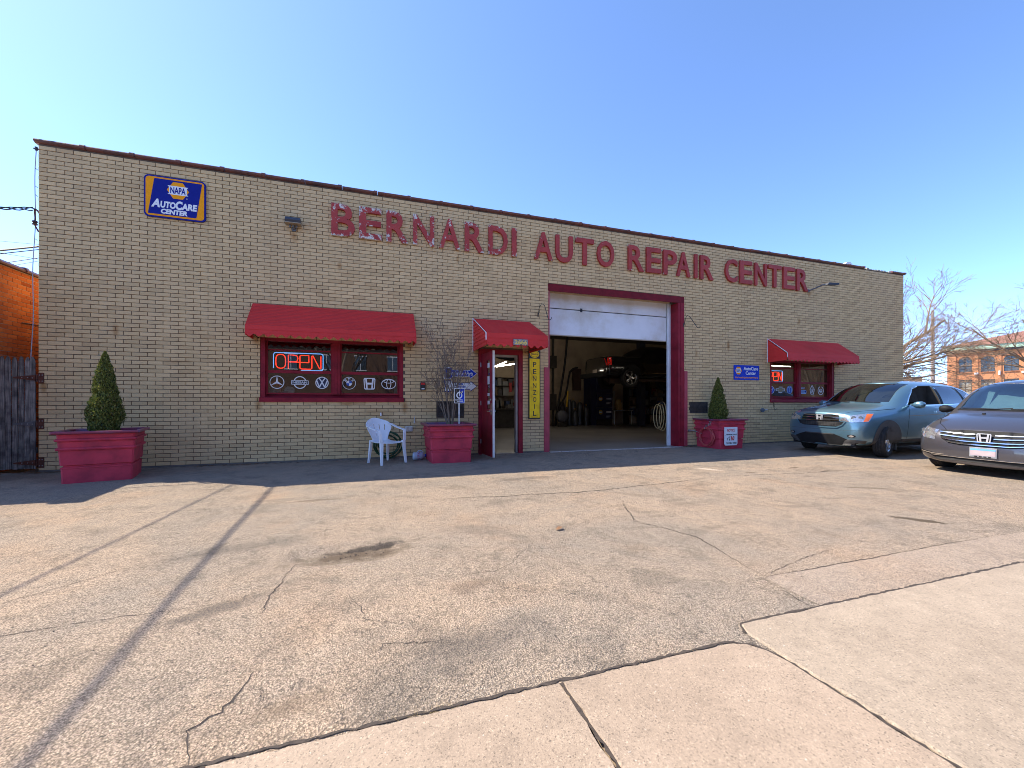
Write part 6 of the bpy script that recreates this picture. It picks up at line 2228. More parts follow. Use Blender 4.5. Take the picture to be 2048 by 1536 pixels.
def emblem_at(parent, bvh, y, z, w, h, yaw=0, off=.012):
    hit = bvh.ray_cast(Vector((6, y, z)), Vector((-1, 0, 0)))
    mb = MB(); h_emblem(mb, 0, 0, w, h, -.012, .004)
    mb.v = [(hit[0].x + off - p[1], y + p[0], z + p[2]) for p in mb.v]
    mb.build('emblem', mat('emblem_metal', (.8, .8, .82), .25, .6, var=0), parent)
    mb = MB(); mb.plate([(-.36 * w, -.46 * h), (.36 * w, -.46 * h), (.44 * w, .36 * h), (-.44 * w, .36 * h)], .0045, .012)
    mb.v = [(hit[0].x + off - p[1], y + p[0], z + p[2]) for p in mb.v]
    mb.build('emblem_back', BLACKP, parent)


WHITELAMP = mat('lamp_reflector', (.70, .71, .73), .12, .85, var=.35, vs_=35, dirt=(.35, .36, .38))


def headlight(parent, bvh, poly, view, amber):
    h = patch('headlight', bvh, [poly], view, WHITELAMP, parent, .004, .03)
    q = patch('indicator', bvh, [amber], view, AMBER, h, .0065, .03)
    n, t = Vector(view[0]), Vector(view[1])
    us = sum(p[0] for p in poly) / len(poly); ws = sum(p[1] for p in poly) / len(poly)
    for du in (-.06, .06):
        qv = t * (us + du) + Vector((0, 0, ws))
        hit = bvh.ray_cast(qv + n * 8, -n)
        if hit[0]:
            mb = MB(); c = hit[0] + n * .005
            mb.lathe([(.045, 0), (.04, .006), (.028, .002), (.0, .0065)], 16, lambda x, y, z: tuple(c + t * x + Vector((0, 0, 1)) * y + n * z))
            mb.build('bulb', mat('lamp_bulb', (.25, .26, .28), .05, .6), h, smooth=True)
    patch('lens_edge', bvh, [line(poly + poly[:1], .008)], view, BLACKP, h, .0052, .05) if False else None
    return h


# ---- the blue-grey SUV
suv = thing('suv', 'blue-grey compact SUV parked along the shop with its front wheels turned', 'SUV', (10.90, -2.10, gz(-2.1)), R(179.5), 'vehicles parked on the lot', rx=-SL)
suv.scale = (1.02, 1.03, 1.05)
CR = [
    [(.765, 0, .22), (.765, .46, .22), (.80, .52, .36), (.82, .54, .52), (.815, .53, .68), (.80, .50, .82), (.765, .42, .905), (.76, 0, .93)],
    [(.74, 0, .20), (.735, .66, .21), (.765, .72, .36), (.78, .745, .54), (.77, .735, .70), (.745, .69, .85), (.70, .50, .945), (.69, 0, .975)],
    [(.65, 0, .19), (.62, .80, .21), (.64, .855, .38), (.65, .87, .56), (.64, .86, .74), (.605, .80, .90), (.575, .56, .995), (.575, 0, 1.025)],
    [(.40, 0, .20), (.40, .85, .22), (.40, .90, .40), (.40, .91, .60), (.40, .90, .80), (.38, .83, .965), (.36, .58, 1.03), (.36, 0, 1.055)],
    [(0, 0, .20), (0, .86, .22), (0, .90, .40), (0, .915, .62), (0, .905, .87), (0, .82, 1.02), (0, .58, 1.075), (0, 0, 1.095)],
    [(-.36, 0, .20), (-.36, .86, .22), (-.36, .895, .42), (-.36, .91, .65), (-.36, .90, .94), (-.29, .82, 1.07), (-.24, .56, 1.115), (-.21, 0, 1.135)],
    [(-.58, 0, .20), (-.58, .86, .22), (-.58, .895, .42), (-.58, .91, .65), (-.56, .895, 1.0), (-.42, .80, 1.11), (-.34, .60, 1.155), (-.30, 0, 1.18)],
    [(-.90, 0, .20), (-.90, .86, .22), (-.90, .895, .42), (-.90, .91, .65), (-.86, .89, 1.04), (-.75, .79, 1.25), (-.70, .67, 1.41), (-.65, 0, 1.45)],
    [(-1.22, 0, .20), (-1.22, .86, .22), (-1.22, .895, .42), (-1.22, .91, .65), (-1.16, .89, 1.06), (-1.10, .785, 1.34), (-1.06, .65, 1.58), (-1.05, 0, 1.645)],
    [(-1.7, 0, .20), (-1.7, .86, .22), (-1.7, .895, .42), (-1.7, .91, .65), (-1.7, .895, 1.07), (-1.6, .785, 1.37), (-1.58, .635, 1.63), (-1.58, 0, 1.69)],
    [(-2.4, 0, .20), (-2.4, .86, .22), (-2.4, .9, .42), (-2.4, .91, .65), (-2.4, .895, 1.09), (-2.4, .78, 1.38), (-2.4, .62, 1.62), (-2.4, 0, 1.685)],
    [(-3.0, 0, .20), (-3.0, .86, .22), (-3.0, .9, .42), (-3.0, .905, .65), (-3.0, .88, 1.12), (-3.0, .765, 1.36), (-3.0, .60, 1.57), (-3.0, 0, 1.64)],
    [(-3.45, 0, .24), (-3.45, .82, .26), (-3.47, .86, .42), (-3.48, .87, .65), (-3.42, .85, 1.12), (-3.36, .73, 1.32), (-3.28, .58, 1.50), (-3.28, 0, 1.57)],
    [(-3.62, 0, .30), (-3.62, .68, .32), (-3.66, .74, .45), (-3.66, .76, .65), (-3.62, .74, .98), (-3.58, .66, 1.12), (-3.52, .52, 1.28), (-3.52, 0, 1.32)],
]
WSH = [(-.66, 1.165), (.66, 1.165), (.56, 1.56), (.40, 1.585), (-.40, 1.585), (-.56, 1.56)]
FW = [(-.72, 1.10), (-1.86, 1.125), (-1.84, 1.53), (-1.40, 1.52), (-1.13, 1.45), (-.90, 1.28)]
RW = [(-1.96, 1.13), (-2.76, 1.15), (-2.68, 1.515), (-1.94, 1.53)]
QW = [(-2.84, 1.16), (-3.28, 1.24), (-3.06, 1.40), (-2.77, 1.50)]
cuts = [cyl_y(0, .35, .415, -1.2, 1.2), cyl_y(-2.62, .35, .415, -1.2, 1.2)]
cuts = [cyl_y(xx, .35, .415, s0, s1) for xx in (0, -2.62) for s0, s1 in ((.52, 1.2), (-1.2, -.52))]
for wv in (FW, RW, QW):
    cuts += [prism_y(wv, .45, 1.2), prism_y(wv, -1.2, -.45)]
cuts += [prism_x(WSH, -1.45, .2), prism_y([(-.62, 1.02), (-1.32, 1.52), (-3.05, 1.52), (-3.25, 1.02)], -.6, .6)]
bv = body(CR, cuts, None, CRVP, DARKW, suv)
patch('windscreen', bv, [WSH], FR, CARGLASS, suv, -.002, .06)
for v_ in (LF, RT):
    if v_ is RT: patch('side_window', bv, [FW], v_, CARGLASS, suv, -.002, .08)
    patch('side_window', bv, [RW], v_, DARKGLASS, suv, -.002, .08)
    patch('side_window', bv, [QW], v_, DARKGLASS, suv, -.002, .08)
    patch('window_trim', bv, [line([(-.74, 1.085), (-1.9, 1.108), (-2.8, 1.135), (-3.34, 1.22)], .014), line([(-.68, 1.10), (-.90, 1.30), (-1.13, 1.472), (-1.4, 1.542), (-1.9, 1.555), (-2.7, 1.532), (-3.06, 1.42), (-3.34, 1.23)], .016)], v_, CHROME, suv, .004, .06)
    patch('door_pillar', bv, [[(-1.865, 1.12), (-1.955, 1.12), (-1.935, 1.52), (-1.845, 1.52)]], v_, BLACKP, suv, .003, .08)
    patch('door_pillar', bv, [[(-2.765, 1.15), (-2.835, 1.16), (-2.765, 1.50), (-2.69, 1.51)]], v_, BLACKP, suv, .003, .08)
    patch('door_seam', bv, [line([(-.62, .36), (-.66, .75), (-.74, 1.08)], .009), line([(-1.90, .36), (-1.92, .8), (-1.91, 1.11)], .009), line([(-2.28, .52), (-2.45, .8), (-2.80, 1.13)], .009), line([(-.62, .36), (-2.2, .36)], .009)], v_, BLACKP, suv, .0025, .06)
    patch('door_handle', bv, [[(-1.62, .94), (-1.84, .955), (-1.84, .99), (-1.62, .975)], [(-2.42, .97), (-2.64, .985), (-2.64, 1.02), (-2.42, 1.005)]], v_, CHROME, suv, .004, .06, .022)
    patch('sill_cladding', bv, [[(-.46, .20), (-2.16, .20), (-2.16, .375), (-.46, .375)]], v_, GREYP, suv, .006, .08, .01)
    arch = [(.442 * math.cos(R(a)), .35 + .442 * math.sin(R(a))) for a in range(-14, 195, 8)] + [(.405 * math.cos(R(a)), .35 + .405 * math.sin(R(a))) for a in range(194, -15, -8)]
    for xx in (0, -2.62): patch('arch_trim', bv, [[(u + xx, w) for u, w in arch]], v_, GREYP, suv, .006, .06, .006)
    patch('side_moulding', bv, [line([(-.66, .87), (-1.9, .90), (-2.9, .93)], .012)], v_, mat('bronze_line', (.2, .16, .11), .4), suv, .003, .06)
patch('grille', bv, [[(-.42, .755), (.42, .755), (.40, .875), (.32, .89), (-.32, .89), (-.40, .875)]], FR, BLACKP, suv, .004, .05)
patch('grille_bar', bv, [line([(-.43, .76), (-.2, .755), (.2, .755), (.43, .76)], .020), line([(-.41, .817), (-.10, .817)], .022), line([(.10, .817), (.41, .817)], .022), line([(-.38, .872), (.38, .872)], .012)], FR, CHROME, suv, .005, .05, .010)
emblem_at(suv, bv, 0, .817, .155, .125)
patch('lower_grille', bv, [[(-.52, .74), (.52, .74), (.46, .665), (.36, .63), (-.36, .63), (-.46, .665)]], FR, BLACKP, suv, .004, .05)
patch('grille_mesh', bv, [line([(-.44, z), (.44, z)], .007) for z in (.66, .685, .71)] + [line([(x, .645), (x, .73)], .005) for x in [i * .06 - .36 for i in range(13)]], FR, GREYP, suv, .007, .08)
patch('grille_rim', bv, [line([(-.55, .75), (-.49, .665), (-.38, .612), (0, .606), (.38, .612), (.49, .665), (.55, .75)], .022)], FR, CRVP, suv, .006, .05, .012)
patch('bumper_cladding', bv, [[(-.78, .20), (.78, .20), (.78, .36), (.60, .365), (.44, .43), (.32, .47), (-.32, .47), (-.44, .43), (-.60, .365), (-.78, .36)]], FR, BLACKP, suv, .006, .05)
patch('skid_trim', bv, [[(.48, .25), (.84, .25), (.84, .36), (.60, .375), (.54, .345)], [(-.48, .25), (-.54, .345), (-.60, .375), (-.84, .36), (-.84, .25)], [(-.34, .475), (.34, .475), (.31, .455), (-.31, .455)]], FR, GREYP, suv, .010, .05)
for s in (1, -1):
    v_ = diag(38 * s)
    hp = [(-.16, .76), (.04, .735), (.33, .755), (.44, .925), (.31, .925), (.08, .885), (-.11, .82)]
    am = [(.24, .755), (.325, .762), (.425, .915), (.31, .915)]
    # move to plane coordinates of the diagonal view
    f = (lambda P: P) if s > 0 else mirror
    sh = 0
    headlight(suv, bv, f([(u + sh, w) for u, w in hp]), v_, f([(u + sh, w) for u, w in am]))
    fg = [(.66 + .075 * math.cos(R(a)), .445 + .03 * math.sin(R(a))) for a in range(0, 360, 24)]
    patch('fog_light', bv, [f(fg)], FR, BLACKP, suv, .007, .04)
    fg = [(.66 + .045 * math.cos(R(a)), .445 + .022 * math.sin(R(a))) for a in range(0, 360, 24)]
    patch('fog_lens', bv, [f(fg)], FR, WHITELAMP, suv, .010, .04)
    mirror_part(suv, -.78, s * .87, 1.11, CRVP, s)
patch('wiper', bv, [line([(.55, 1.15), (.05, 1.165)], .012), line([(-.05, 1.15), (-.55, 1.17)], .012)], FR, BLACKP, suv, .012, .06, .008)
patch('bumper_crease_shade', bv, [line([(-.8, .57), (-.4, .555), (.4, .555), (.8, .57)], .008)], FR, mat('crease_shadow', (.07, .11, .13), .5), suv, .002, .06)  # dark line painted in for the shade of a bumper crease
patch('hood_seam', bv, [line([(.70, -.50), (.52, -.66), (.2, -.78), (-.32, -.84)], .008), line([(.70, .50), (.52, .66), (.2, .78), (-.32, .84)], .008)], TP, BLACKP, suv, .003, .05)
seat_row(suv, -1.55, (.36, -.36), .85, .62, TAN); seat_row(suv, -2.45, (.42, 0, -.42), .9, .55, TAN)
mb = MB(); mb.box(-1.0, -.58, -.6, .6, .98, 1.10); mb.tube([(-.98 + .08 * math.sin(a) * .4, .36 + .18 * math.cos(a), 1.16 + .17 * math.sin(a)) for a in [2 * math.pi * i / 20 for i in range(20)]], .014, 6, closed=True); mb.build('dashboard', DARKW, suv)
for (x, y, st) in ((0, .80, R(16)), (0, -.80, R(16)), (-2.62, .785, 0), (-2.62, -.785, 0)): wheel(suv, x, y, .345, .225, st, 5, twin=True)
mb = MB(); mb.box(-3.4, .7, -.7, .7, .2, .3); mb.build('underbody', BLACKP, suv)
mb = MB(); mb.box(-.46, -.43, .60, .80, .13, .30); mb.build('mud_flap', GREYP, suv)
patch('window_sticker', bv, [[(-2.90, 1.20), (-3.18, 1.26), (-3.08, 1.36), (-2.88, 1.30)]], LF, SIGNW, suv, .002, .08)
patch('tail_light', bv, [[(-3.40, .95), (-3.55, .95), (-3.47, 1.35), (-3.33, 1.32)]], LF, REDLENS, suv, .005, .05)

# ---- the grey minivan
van = thing('minivan', 'dark grey minivan with chrome grille and front plate at the edge of the lot', 'minivan', (10.70, -4.98, gz(-4.98) - .02), R(183.5), 'vehicles parked on the lot', rx=-SL)
VR = [
    [(.93, 0, .20), (.93, .50, .20), (.95, .56, .32), (.955, .58, .46), (.935, .57, .60), (.90, .55, .70), (.86, .44, .765), (.87, 0, .79)],
    [(.88, 0, .18), (.87, .74, .19), (.885, .81, .32), (.89, .83, .46), (.865, .82, .60), (.825, .78, .725), (.79, .54, .815), (.80, 0, .84)],
    [(.68, 0, .17), (.68, .90, .19), (.69, .955, .34), (.69, .97, .50), (.67, .96, .67), (.63, .90, .82), (.62, .62, .895), (.62, 0, .92)],
    [(.40, 0, .17), (.40, .93, .19), (.40, .985, .36), (.40, 1.0, .56), (.38, .985, .78), (.36, .92, .92), (.36, .64, .985), (.36, 0, 1.01)],
    [(0, 0, .17), (0, .94, .19), (0, .99, .38), (0, 1.005, .60), (0, .99, .85), (.02, .91, .995), (.04, .64, 1.05), (.06, 0, 1.075)],
    [(-.28, 0, .17), (-.28, .94, .19), (-.28, .99, .4), (-.28, 1.005, .62), (-.30, .985, .93), (-.20, .90, 1.06), (-.10, .66, 1.115), (-.04, 0, 1.14)],
    [(-.62, 0, .17), (-.62, .94, .19), (-.62, .99, .4), (-.62, 1.005, .62), (-.60, .975, 1.0), (-.47, .87, 1.25), (-.38, .73, 1.39), (-.31, 0, 1.435)],
    [(-1.0, 0, .17), (-1.0, .94, .19), (-1.0, .99, .4), (-1.0, 1.005, .62), (-.92, .975, 1.03), (-.82, .86, 1.37), (-.74, .73, 1.625), (-.70, 0, 1.69)],
    [(-1.5, 0, .17), (-1.5, .94, .19), (-1.5, .99, .4), (-1.5, 1.005, .62), (-1.4, .975, 1.04), (-1.3, .86, 1.41), (-1.25, .715, 1.68), (-1.25, 0, 1.75)],
    [(-2.6, 0, .17), (-2.6, .94, .19), (-2.6, .99, .4), (-2.6, 1.005, .62), (-2.6, .97, 1.04), (-2.6, .86, 1.40), (-2.6, .71, 1.68), (-2.6, 0, 1.745)],
    [(-3.6, 0, .2), (-3.6, .92, .22), (-3.6, .97, .4), (-3.6, .985, .62), (-3.6, .95, 1.04), (-3.6, .84, 1.38), (-3.6, .70, 1.63), (-3.6, 0, 1.70)],
    [(-4.05, 0, .26), (-4.05, .84, .28), (-4.08, .9, .44), (-4.08, .92, .65), (-4.04, .9, 1.05), (-4.0, .78, 1.34), (-3.92, .62, 1.55), (-3.92, 0, 1.62)],
    [(-4.2, 0, .34), (-4.2, .7, .36), (-4.22, .76, .48), (-4.22, .78, .7), (-4.18, .76, 1.0), (-4.15, .66, 1.2), (-4.1, .52, 1.38), (-4.1, 0, 1.42)],
]
WV = [(-.74, 1.135), (.74, 1.135), (.645, 1.58), (.45, 1.61), (-.45, 1.61), (-.645, 1.58)]
VF = [(-.55, 1.09), (-1.62, 1.10), (-1.60, 1.59), (-1.10, 1.57), (-.86, 1.45)]
VM = [(-1.70, 1.10), (-2.70, 1.11), (-2.68, 1.58), (-1.68, 1.585)]
cuts = [cyl_y(xx, .345, .41, s0, s1) for xx in (0, -3.0) for s0, s1 in ((.6, 1.3), (-1.3, -.6))]
for wv in (VF, VM): cuts += [prism_y(wv, .5, 1.3), prism_y(wv, -1.3, -.5)]
cuts += [prism_x(WV, -1.3, .3), prism_y([(-.40, 1.02), (-1.1, 1.55), (-3.5, 1.55), (-3.7, 1.02)], -.66, .66)]
bv = body(VR, cuts, None, VANP, mat('pale_cabin', (.26, .25, .24), .8), van)
patch('windscreen', bv, [WV], FR, VANGLASS, van, -.002, .06)
patch('windscreen_edge', bv, [line([(-.76, 1.125), (.76, 1.125)], .03)], FR, BLACKP, van, .004, .06)
for v_ in (LF, RT):
    for wv in (VF, VM): patch('side_window', bv, [wv], v_, VANGLASS, van, -.002, .1)
    patch('door_seam', bv, [line([(-.42, .3), (-.46, .7), (-.55, 1.06)], .01), line([(-1.66, .3), (-1.66, 1.09)], .01)], v_, BLACKP, van, .0025, .06)
    patch('door_handle', bv, [[(-1.36, .93), (-1.6, .94), (-1.6, .975), (-1.36, .965)]], v_, CHROME, van, .004, .06, .02)
patch('hood_seam', bv, [line([(.83, -.52), (.6, -.70), (.3, -.80), (-.1, -.86)], .009), line([(.83, .52), (.6, .70), (.3, .80), (-.1, .86)], .009)], TP, BLACKP, van, .003, .05)
patch('washer_jet', bv, [[(.10, -.32), (.13, -.32), (.13, -.28), (.10, -.28)], [(.10, .28), (.13, .28), (.13, .32), (.10, .32)]], TP, BLACKP, van, .004, .05, .012)
patch('grille', bv, [[(-.60, .765), (-.56, .62), (-.44, .545), (-.30, .52), (.30, .52), (.44, .545), (.56, .62), (.60, .765), (.3, .785), (-.3, .785)]], FR, BLACKP, van, .004, .05)
patch('grille_bar', bv, [line([(-.59, .740), (-.3, .722), (-.12, .72)], .017), line([(.12, .72), (.3, .722), (.59, .740)], .017), line([(-.58, .685), (-.3, .662), (-.11, .66)], .017), line([(.11, .66), (.3, .662), (.58, .685)], .017), line([(-.54, .625), (-.4, .605), (-.25, .598), (.25, .598), (.4, .605), (.54, .625)], .015), line([(-.46, .57), (-.3, .548), (.3, .548), (.46, .57)], .012)], FR, CHROME, van, .006, .05, .014)
emblem_at(van, bv, 0, .672, .18, .15, off=.03)
patch('bumper_intake', bv, [[(-.70, .315), (.70, .315), (.60, .25), (-.60, .25)], [(-.86, .395), (-.60, .35), (-.56, .315), (-.70, .32), (-.88, .365)], [(.86, .395), (.88, .365), (.70, .32), (.56, .315), (.60, .35)]], FR, BLACKP, van, .005, .05)
patch('bumper_chrome', bv, [line([(-.86, .375), (-.66, .345), (-.50, .34)], .014), line([(.86, .375), (.66, .345), (.50, .34)], .014), line([(-.68, .322), (-.3, .312), (.3, .312), (.68, .322)], .010)], FR, CHROME, van, .010, .05, .01)
hit = bv.ray_cast(Vector((6, 0, .43)), Vector((-1, 0, 0)))[0].x
mb = MB(); mb.cbox(hit + .004, hit + .02, -.165, .165, .345, .51, .004); mb.build('plate_frame', mat('plate_frame', (.42, .42, .43), .3, .5), van)
mb = MB(); mb.box(hit + .0205, hit + .023, -.15, .15, .375, .49)
pl_ = mb.build('licence_plate', mat('plate_face', (.46, .37, .38), .4, var=.2, vs_=8, dirt=(.40, .3, .34)), van)
mb = MB(); mb.box(hit + .0233, hit + .0242, -.15, .15, .462, .49); mb.build('plate_band', mat('plate_blue', (.15, .4, .75), .4), pl_)
mb = MB()
for q in range(4): mb.box(hit + .0205, hit + .0225, -.10 + q * .055, -.065 + q * .055, .35, .366)
mb.build('frame_lettering', BLACKP, van)
for s in (1, -1):
    v_ = diag(30 * s)
    f = (lambda P: P) if s > 0 else mirror
    sh = -.09
    hp = [(.20, .595), (.40, .615), (.60, .69), (.73, .775), (.72, .825), (.56, .815), (.38, .785), (.22, .765)]
    am = [(.60, .70), (.72, .778), (.71, .82), (.62, .812)]
    headlight(van, bv, f([(u + sh, w) for u, w in hp]), v_, f([(u + sh, w) for u, w in am]))
    mirror_part(van, -.62, s * .96, 1.12, VANP if s > 0 else BLACKP, s)
patch('wiper', bv, [line([(-.70, 1.15), (-.2, 1.142), (0, 1.16)], .014), line([(-.02, 1.145), (.55, 1.15)], .014)], FR, BLACKP, van, .012, .06, .008)
seat_row(van, -1.2, (.42, -.42), .82, .68, mat('grey_leather', (.40, .38, .35), .6)); seat_row(van, -2.2, (.42, -.42), .85, .62, mat('grey_leather', (.40, .38, .35), .6))
mb = MB(); mb.box(-.78, -.34, -.66, .66, 1.0, 1.09); mb.tube([(-.80 + .03 * math.sin(a), .42 + .18 * math.cos(a), 1.14 + .17 * math.sin(a)) for a in [2 * math.pi * i / 20 for i in range(20)]], .014, 6, closed=True); mb.build('dashboard', DARKW, van)
mb = MB(); mb.cbox(-.93, -.90, -.11, .11, 1.47, 1.54, .008); mb.build('rear_view_mirror', SIGNW, van)
for (x, y) in ((0, .87), (0, -.87), (-3.0, .87), (-3.0, -.87)): wheel(van, x, y, .345, .235, R(-4) if x == 0 else 0, 5)
mb = MB(); mb.box(-3.9, .75, -.78, .78, .18, .28); mb.build('underbody', BLACKP, van)

# ---- the black pickup up on the lift
pk = thing('pickup', 'shiny black pickup truck raised on the lift inside the garage bay', 'pickup truck', (10.52, 7.05, 1.82), R(3), 'vehicles being repaired')
PR = [
    [(-1.16, 0, .52), (-1.16, .80, .53), (-1.17, .86, .62), (-1.17, .90, .75), (-1.16, .91, .95), (-1.15, .92, 1.12), (-1.15, .86, 1.26), (-1.15, 0, 1.28)],
    [(-1.05, 0, .45), (-1.05, .88, .46), (-1.05, .94, .60), (-1.05, .97, .78), (-1.05, .97, .98), (-1.05, .955, 1.18), (-1.05, .90, 1.31), (-1.05, 0, 1.33)],
    [(-.5, 0, .42), (-.5, .9, .43), (-.5, .95, .6), (-.5, .985, .8), (-.5, .98, 1.0), (-.5, .96, 1.2), (-.5, .91, 1.32), (-.5, 0, 1.34)],
    [(.5, 0, .42), (.5, .9, .43), (.5, .95, .6), (.5, .985, .8), (.5, .98, 1.0), (.5, .96, 1.2), (.5, .91, 1.33), (.5, 0, 1.35)],
    [(.72, 0, .42), (.72, .9, .43), (.72, .95, .6), (.72, .985, .8), (.72, .97, 1.05), (.66, .95, 1.25), (.62, .88, 1.38), (.66, 0, 1.42)],
    [(1.0, 0, .42), (1.0, .9, .43), (1.0, .95, .6), (1.0, .985, .8), (1.0, .965, 1.12), (.95, .87, 1.50), (1.0, .72, 1.80), (1.0, 0, 1.86)],
    [(1.8, 0, .42), (1.8, .9, .43), (1.8, .95, .6), (1.8, .985, .8), (1.8, .965, 1.14), (1.8, .86, 1.52), (1.8, .71, 1.85), (1.8, 0, 1.91)],
    [(2.6, 0, .42), (2.6, .9, .43), (2.6, .95, .6), (2.6, .985, .8), (2.6, .965, 1.14), (2.55, .86, 1.50), (2.5, .70, 1.80), (2.5, 0, 1.86)],
    [(3.2, 0, .42), (3.2, .9, .43), (3.2, .95, .6), (3.2, .985, .8), (3.2, .96, 1.08), (3.2, .90, 1.2), (3.15, .7, 1.25), (3.15, 0, 1.28)],
    [(4.2, 0, .45), (4.2, .88, .46), (4.2, .93, .6), (4.2, .96, .8), (4.2, .94, 1.0), (4.2, .85, 1.12), (4.2, .6, 1.18), (4.2, 0, 1.2)],
    [(4.45, 0, .5), (4.45, .7, .52), (4.47, .8, .62), (4.47, .84, .78), (4.46, .8, .95), (4.44, .75, 1.05), (4.42, .5, 1.1), (4.42, 0, 1.12)],
]
cuts = [cyl_y(xx, .40, .47, s0, s1) for xx in (0, 3.3) for s0, s1 in ((.55, 1.3), (-1.3, -.55))]
bv = body(PR, cuts, None, BLACKCAR, DARKW, pk)
patch('side_window', bv, [[(1.02, 1.24), (1.75, 1.25), (1.74, 1.70), (1.15, 1.68)], [(1.85, 1.25), (2.8, 1.24), (2.5, 1.66), (1.84, 1.71)]], RT, mat('dark_pane', (.01, .01, .012), .05, spec=.8), pk, .004, .1)
patch('tail_light', bv, [[(-.98, .90), (-1.13, .90), (-1.13, 1.22), (-.98, 1.22)]], RT, REDLENS, pk, .006, .05)
patch('tail_light', bv, [[(-.86, .92), (-.90, .92), (-.90, 1.22), (-.82, 1.22)]], RR, REDLENS, pk, .006, .05)
patch('belt_glint', bv, [line([(-.9, 1.255), (.5, 1.265)], .022)], RT, CHROME, pk, .004, .1)  # bright metal line standing in for the tube reflection along the belt
patch('side_step', bv, [[(.62, .44), (2.7, .44), (2.7, .50), (.62, .50)], line([(.62, .62), (2.7, .62)], .014)], RT, CHROME, pk, .008, .1, .02)
patch('wheel_flare', bv, [[(u, w) for u, w in [(.54 * math.cos(R(a)), .42 + .54 * math.sin(R(a))) for a in range(0, 181, 10)] + [(.46 * math.cos(R(a)), .42 + .46 * math.sin(R(a))) for a in range(180, -1, -10)]]], RT, BLACKP, pk, .008, .08, .02)
mb = MB(); mb.cbox(-1.36, -1.17, -.92, .92, .42, .62, .02); mb.build('bumper', BLACKP, pk)
mb = MB(); mb.box(-1.18, -1.168, -.16, .16, .64, .78); mb.build('plate', mat('dull_plate', (.5, .4, .34), .5), pk)
mb = MB(); mb.tube([(-.9, -.3, .36), (.6, -.3, .34), (2.4, -.3, .36)], .06, 8); mb.lathe([(.10, -.5), (.13, -.45), (.13, .25), (.1, .3), (0, .3)], 14, lambda x, y, z: (-.3 + z, -.45 + x, .30 + y)); mb.box(-.08, .08, -.75, .75, .33, .47); mb.build('exhaust', mat('rusty_exhaust', (.12, .08, .06), .6, .3), pk)
for (x, y) in ((0, .83), (0, -.83), (3.3, .83), (3.3, -.83)): wheel(pk, x, y, .43, .27, 0, 5, z=.40)
mb = MB(); mb.tube([(2.75, -1.1, 1.35), (2.75, -1.0, 1.2)], .03, 6); mb.cbox(2.6, 2.8, -1.22, -1.05, 1.22, 1.46, .03); mb.build('side_mirror', BLACKP, pk)
# ------------------------------------------------------------------ beyond the shop, to the right
arch = thing('office_building', 'orange brick office building with tall arched windows and brown hipped roof', 'building', (78.3, 27.9, 0), R(-68.6))
LX = 26.0
bays = [1.76 + 2.09 * i for i in range(11)]
ww, zs, zt, zl0, zl1 = 1.30, 5.46, 7.62, 1.2, 4.42
TOPZ = 8.25
mb = MB()
mb.box(0, .0 + bays[0] - ww / 2 - .22, 0, .5, 0, TOPZ)
for i, s in enumerate(bays):
    a, b = s - ww / 2, s + ww / 2
    mb.box(a, b, .12, .5, zl1, zs)                        # spandrel
    r_ = ww / 2
    pts = [(a, TOPZ), (a, zt - r_)] + [(s - r_ * math.cos(R(q)), zt - r_ + r_ * math.sin(R(q))) for q in range(15, 180, 15)] + [(b, zt - r_), (b, TOPZ)]
    mb.prism(pts[::-1], lambda u, v, d: (u, d, v), .06, .5)
    nxt = (bays[i + 1] - ww / 2) if i + 1 < len(bays) else LX
    mb.box(b + .22, nxt - .22, 0, .5, 0, TOPZ)
    mb.box(b, b + .215, .1, .5, 0, TOPZ); mb.box(nxt - .215, nxt, .1, .5, 0, TOPZ)
    mb.box(a, b, .12, .5, 0, zl0)
mb.box(bays[0] - ww / 2 - .22, bays[0] - ww / 2 - .001, .1, .5, 0, TOPZ)
mb.box(0, .4, .501, 18, 0, TOPZ); mb.box(LX - .4, LX, .501, 18, 0, TOPZ); mb.box(.41, LX - .41, 17.6, 18, 0, TOPZ)
mb.build('wall', FARBRICK, arch)
for s in bays:
    w_ = MB(); r_ = ww / 2
    P = [(s - r_, zs), (s + r_, zs)] + [(s + r_ * math.cos(R(q)), zt - r_ + r_ * math.sin(R(q))) for q in range(0, 181, 15)]
    w_.prism(P, lambda u, v, d: (u, d, v), .36, .40)
    win = w_.build('window', FARGLASS, arch)
    fb = MB(); fb.box(s - .03, s + .03, .30, .355, zs, zt); fb.box(s - r_, s + r_, .31, .356, zs + .48, zs + .53); fb.box(s - r_ * .98, s + r_ * .98, .22, .359, zs - .0, zs + .05); fb.box(s - r_, s - r_ + .05, .31, .356, zs + .06, zt - r_); fb.box(s + r_ - .05, s + r_, .31, .356, zs + .06, zt - r_); fb.build('frame', mat('bronze_frame', (.06, .045, .04), .4), win)
    w_ = MB(); w_.box(s - r_, s + r_, .36, .40, zl0, zl1); win = w_.build('window', FARGLASS, arch)
    fb = MB(); fb.box(s - .03, s + .03, .30, .355, zl0, zl1); fb.box(s - r_, s + r_, .31, .3555, zl0 + 1.2, zl0 + 1.25); fb.build('frame', mat('bronze_frame', (.06, .045, .04), .4), win)
    bl_ = MB()
    for q in range(12): bl_.box(s - r_ + .08 + q * .096, s - r_ + .16 + q * .096, .345, .3595, zl0 + .1, zl1 - .25)
    bl_.build('blind', BLIND, win)
    sl = MB(); sl.box(s - r_ - .02, s + r_ + .02, .02, .119, zs - .10, zs - .002); sl.build('sill', mat('brick_sill', (.5, .2, .09), .8), win)
mb = MB()
for s in bays: mb.ring(ww / 2 + .14, ww / 2 + .14, .13, -.03, .055, s, zt - ww / 2, 20, 0, math.pi)
mb.build('arch_trim', mat('arch_brick_trim', (.52, .22, .10), .85, var=.15), arch)
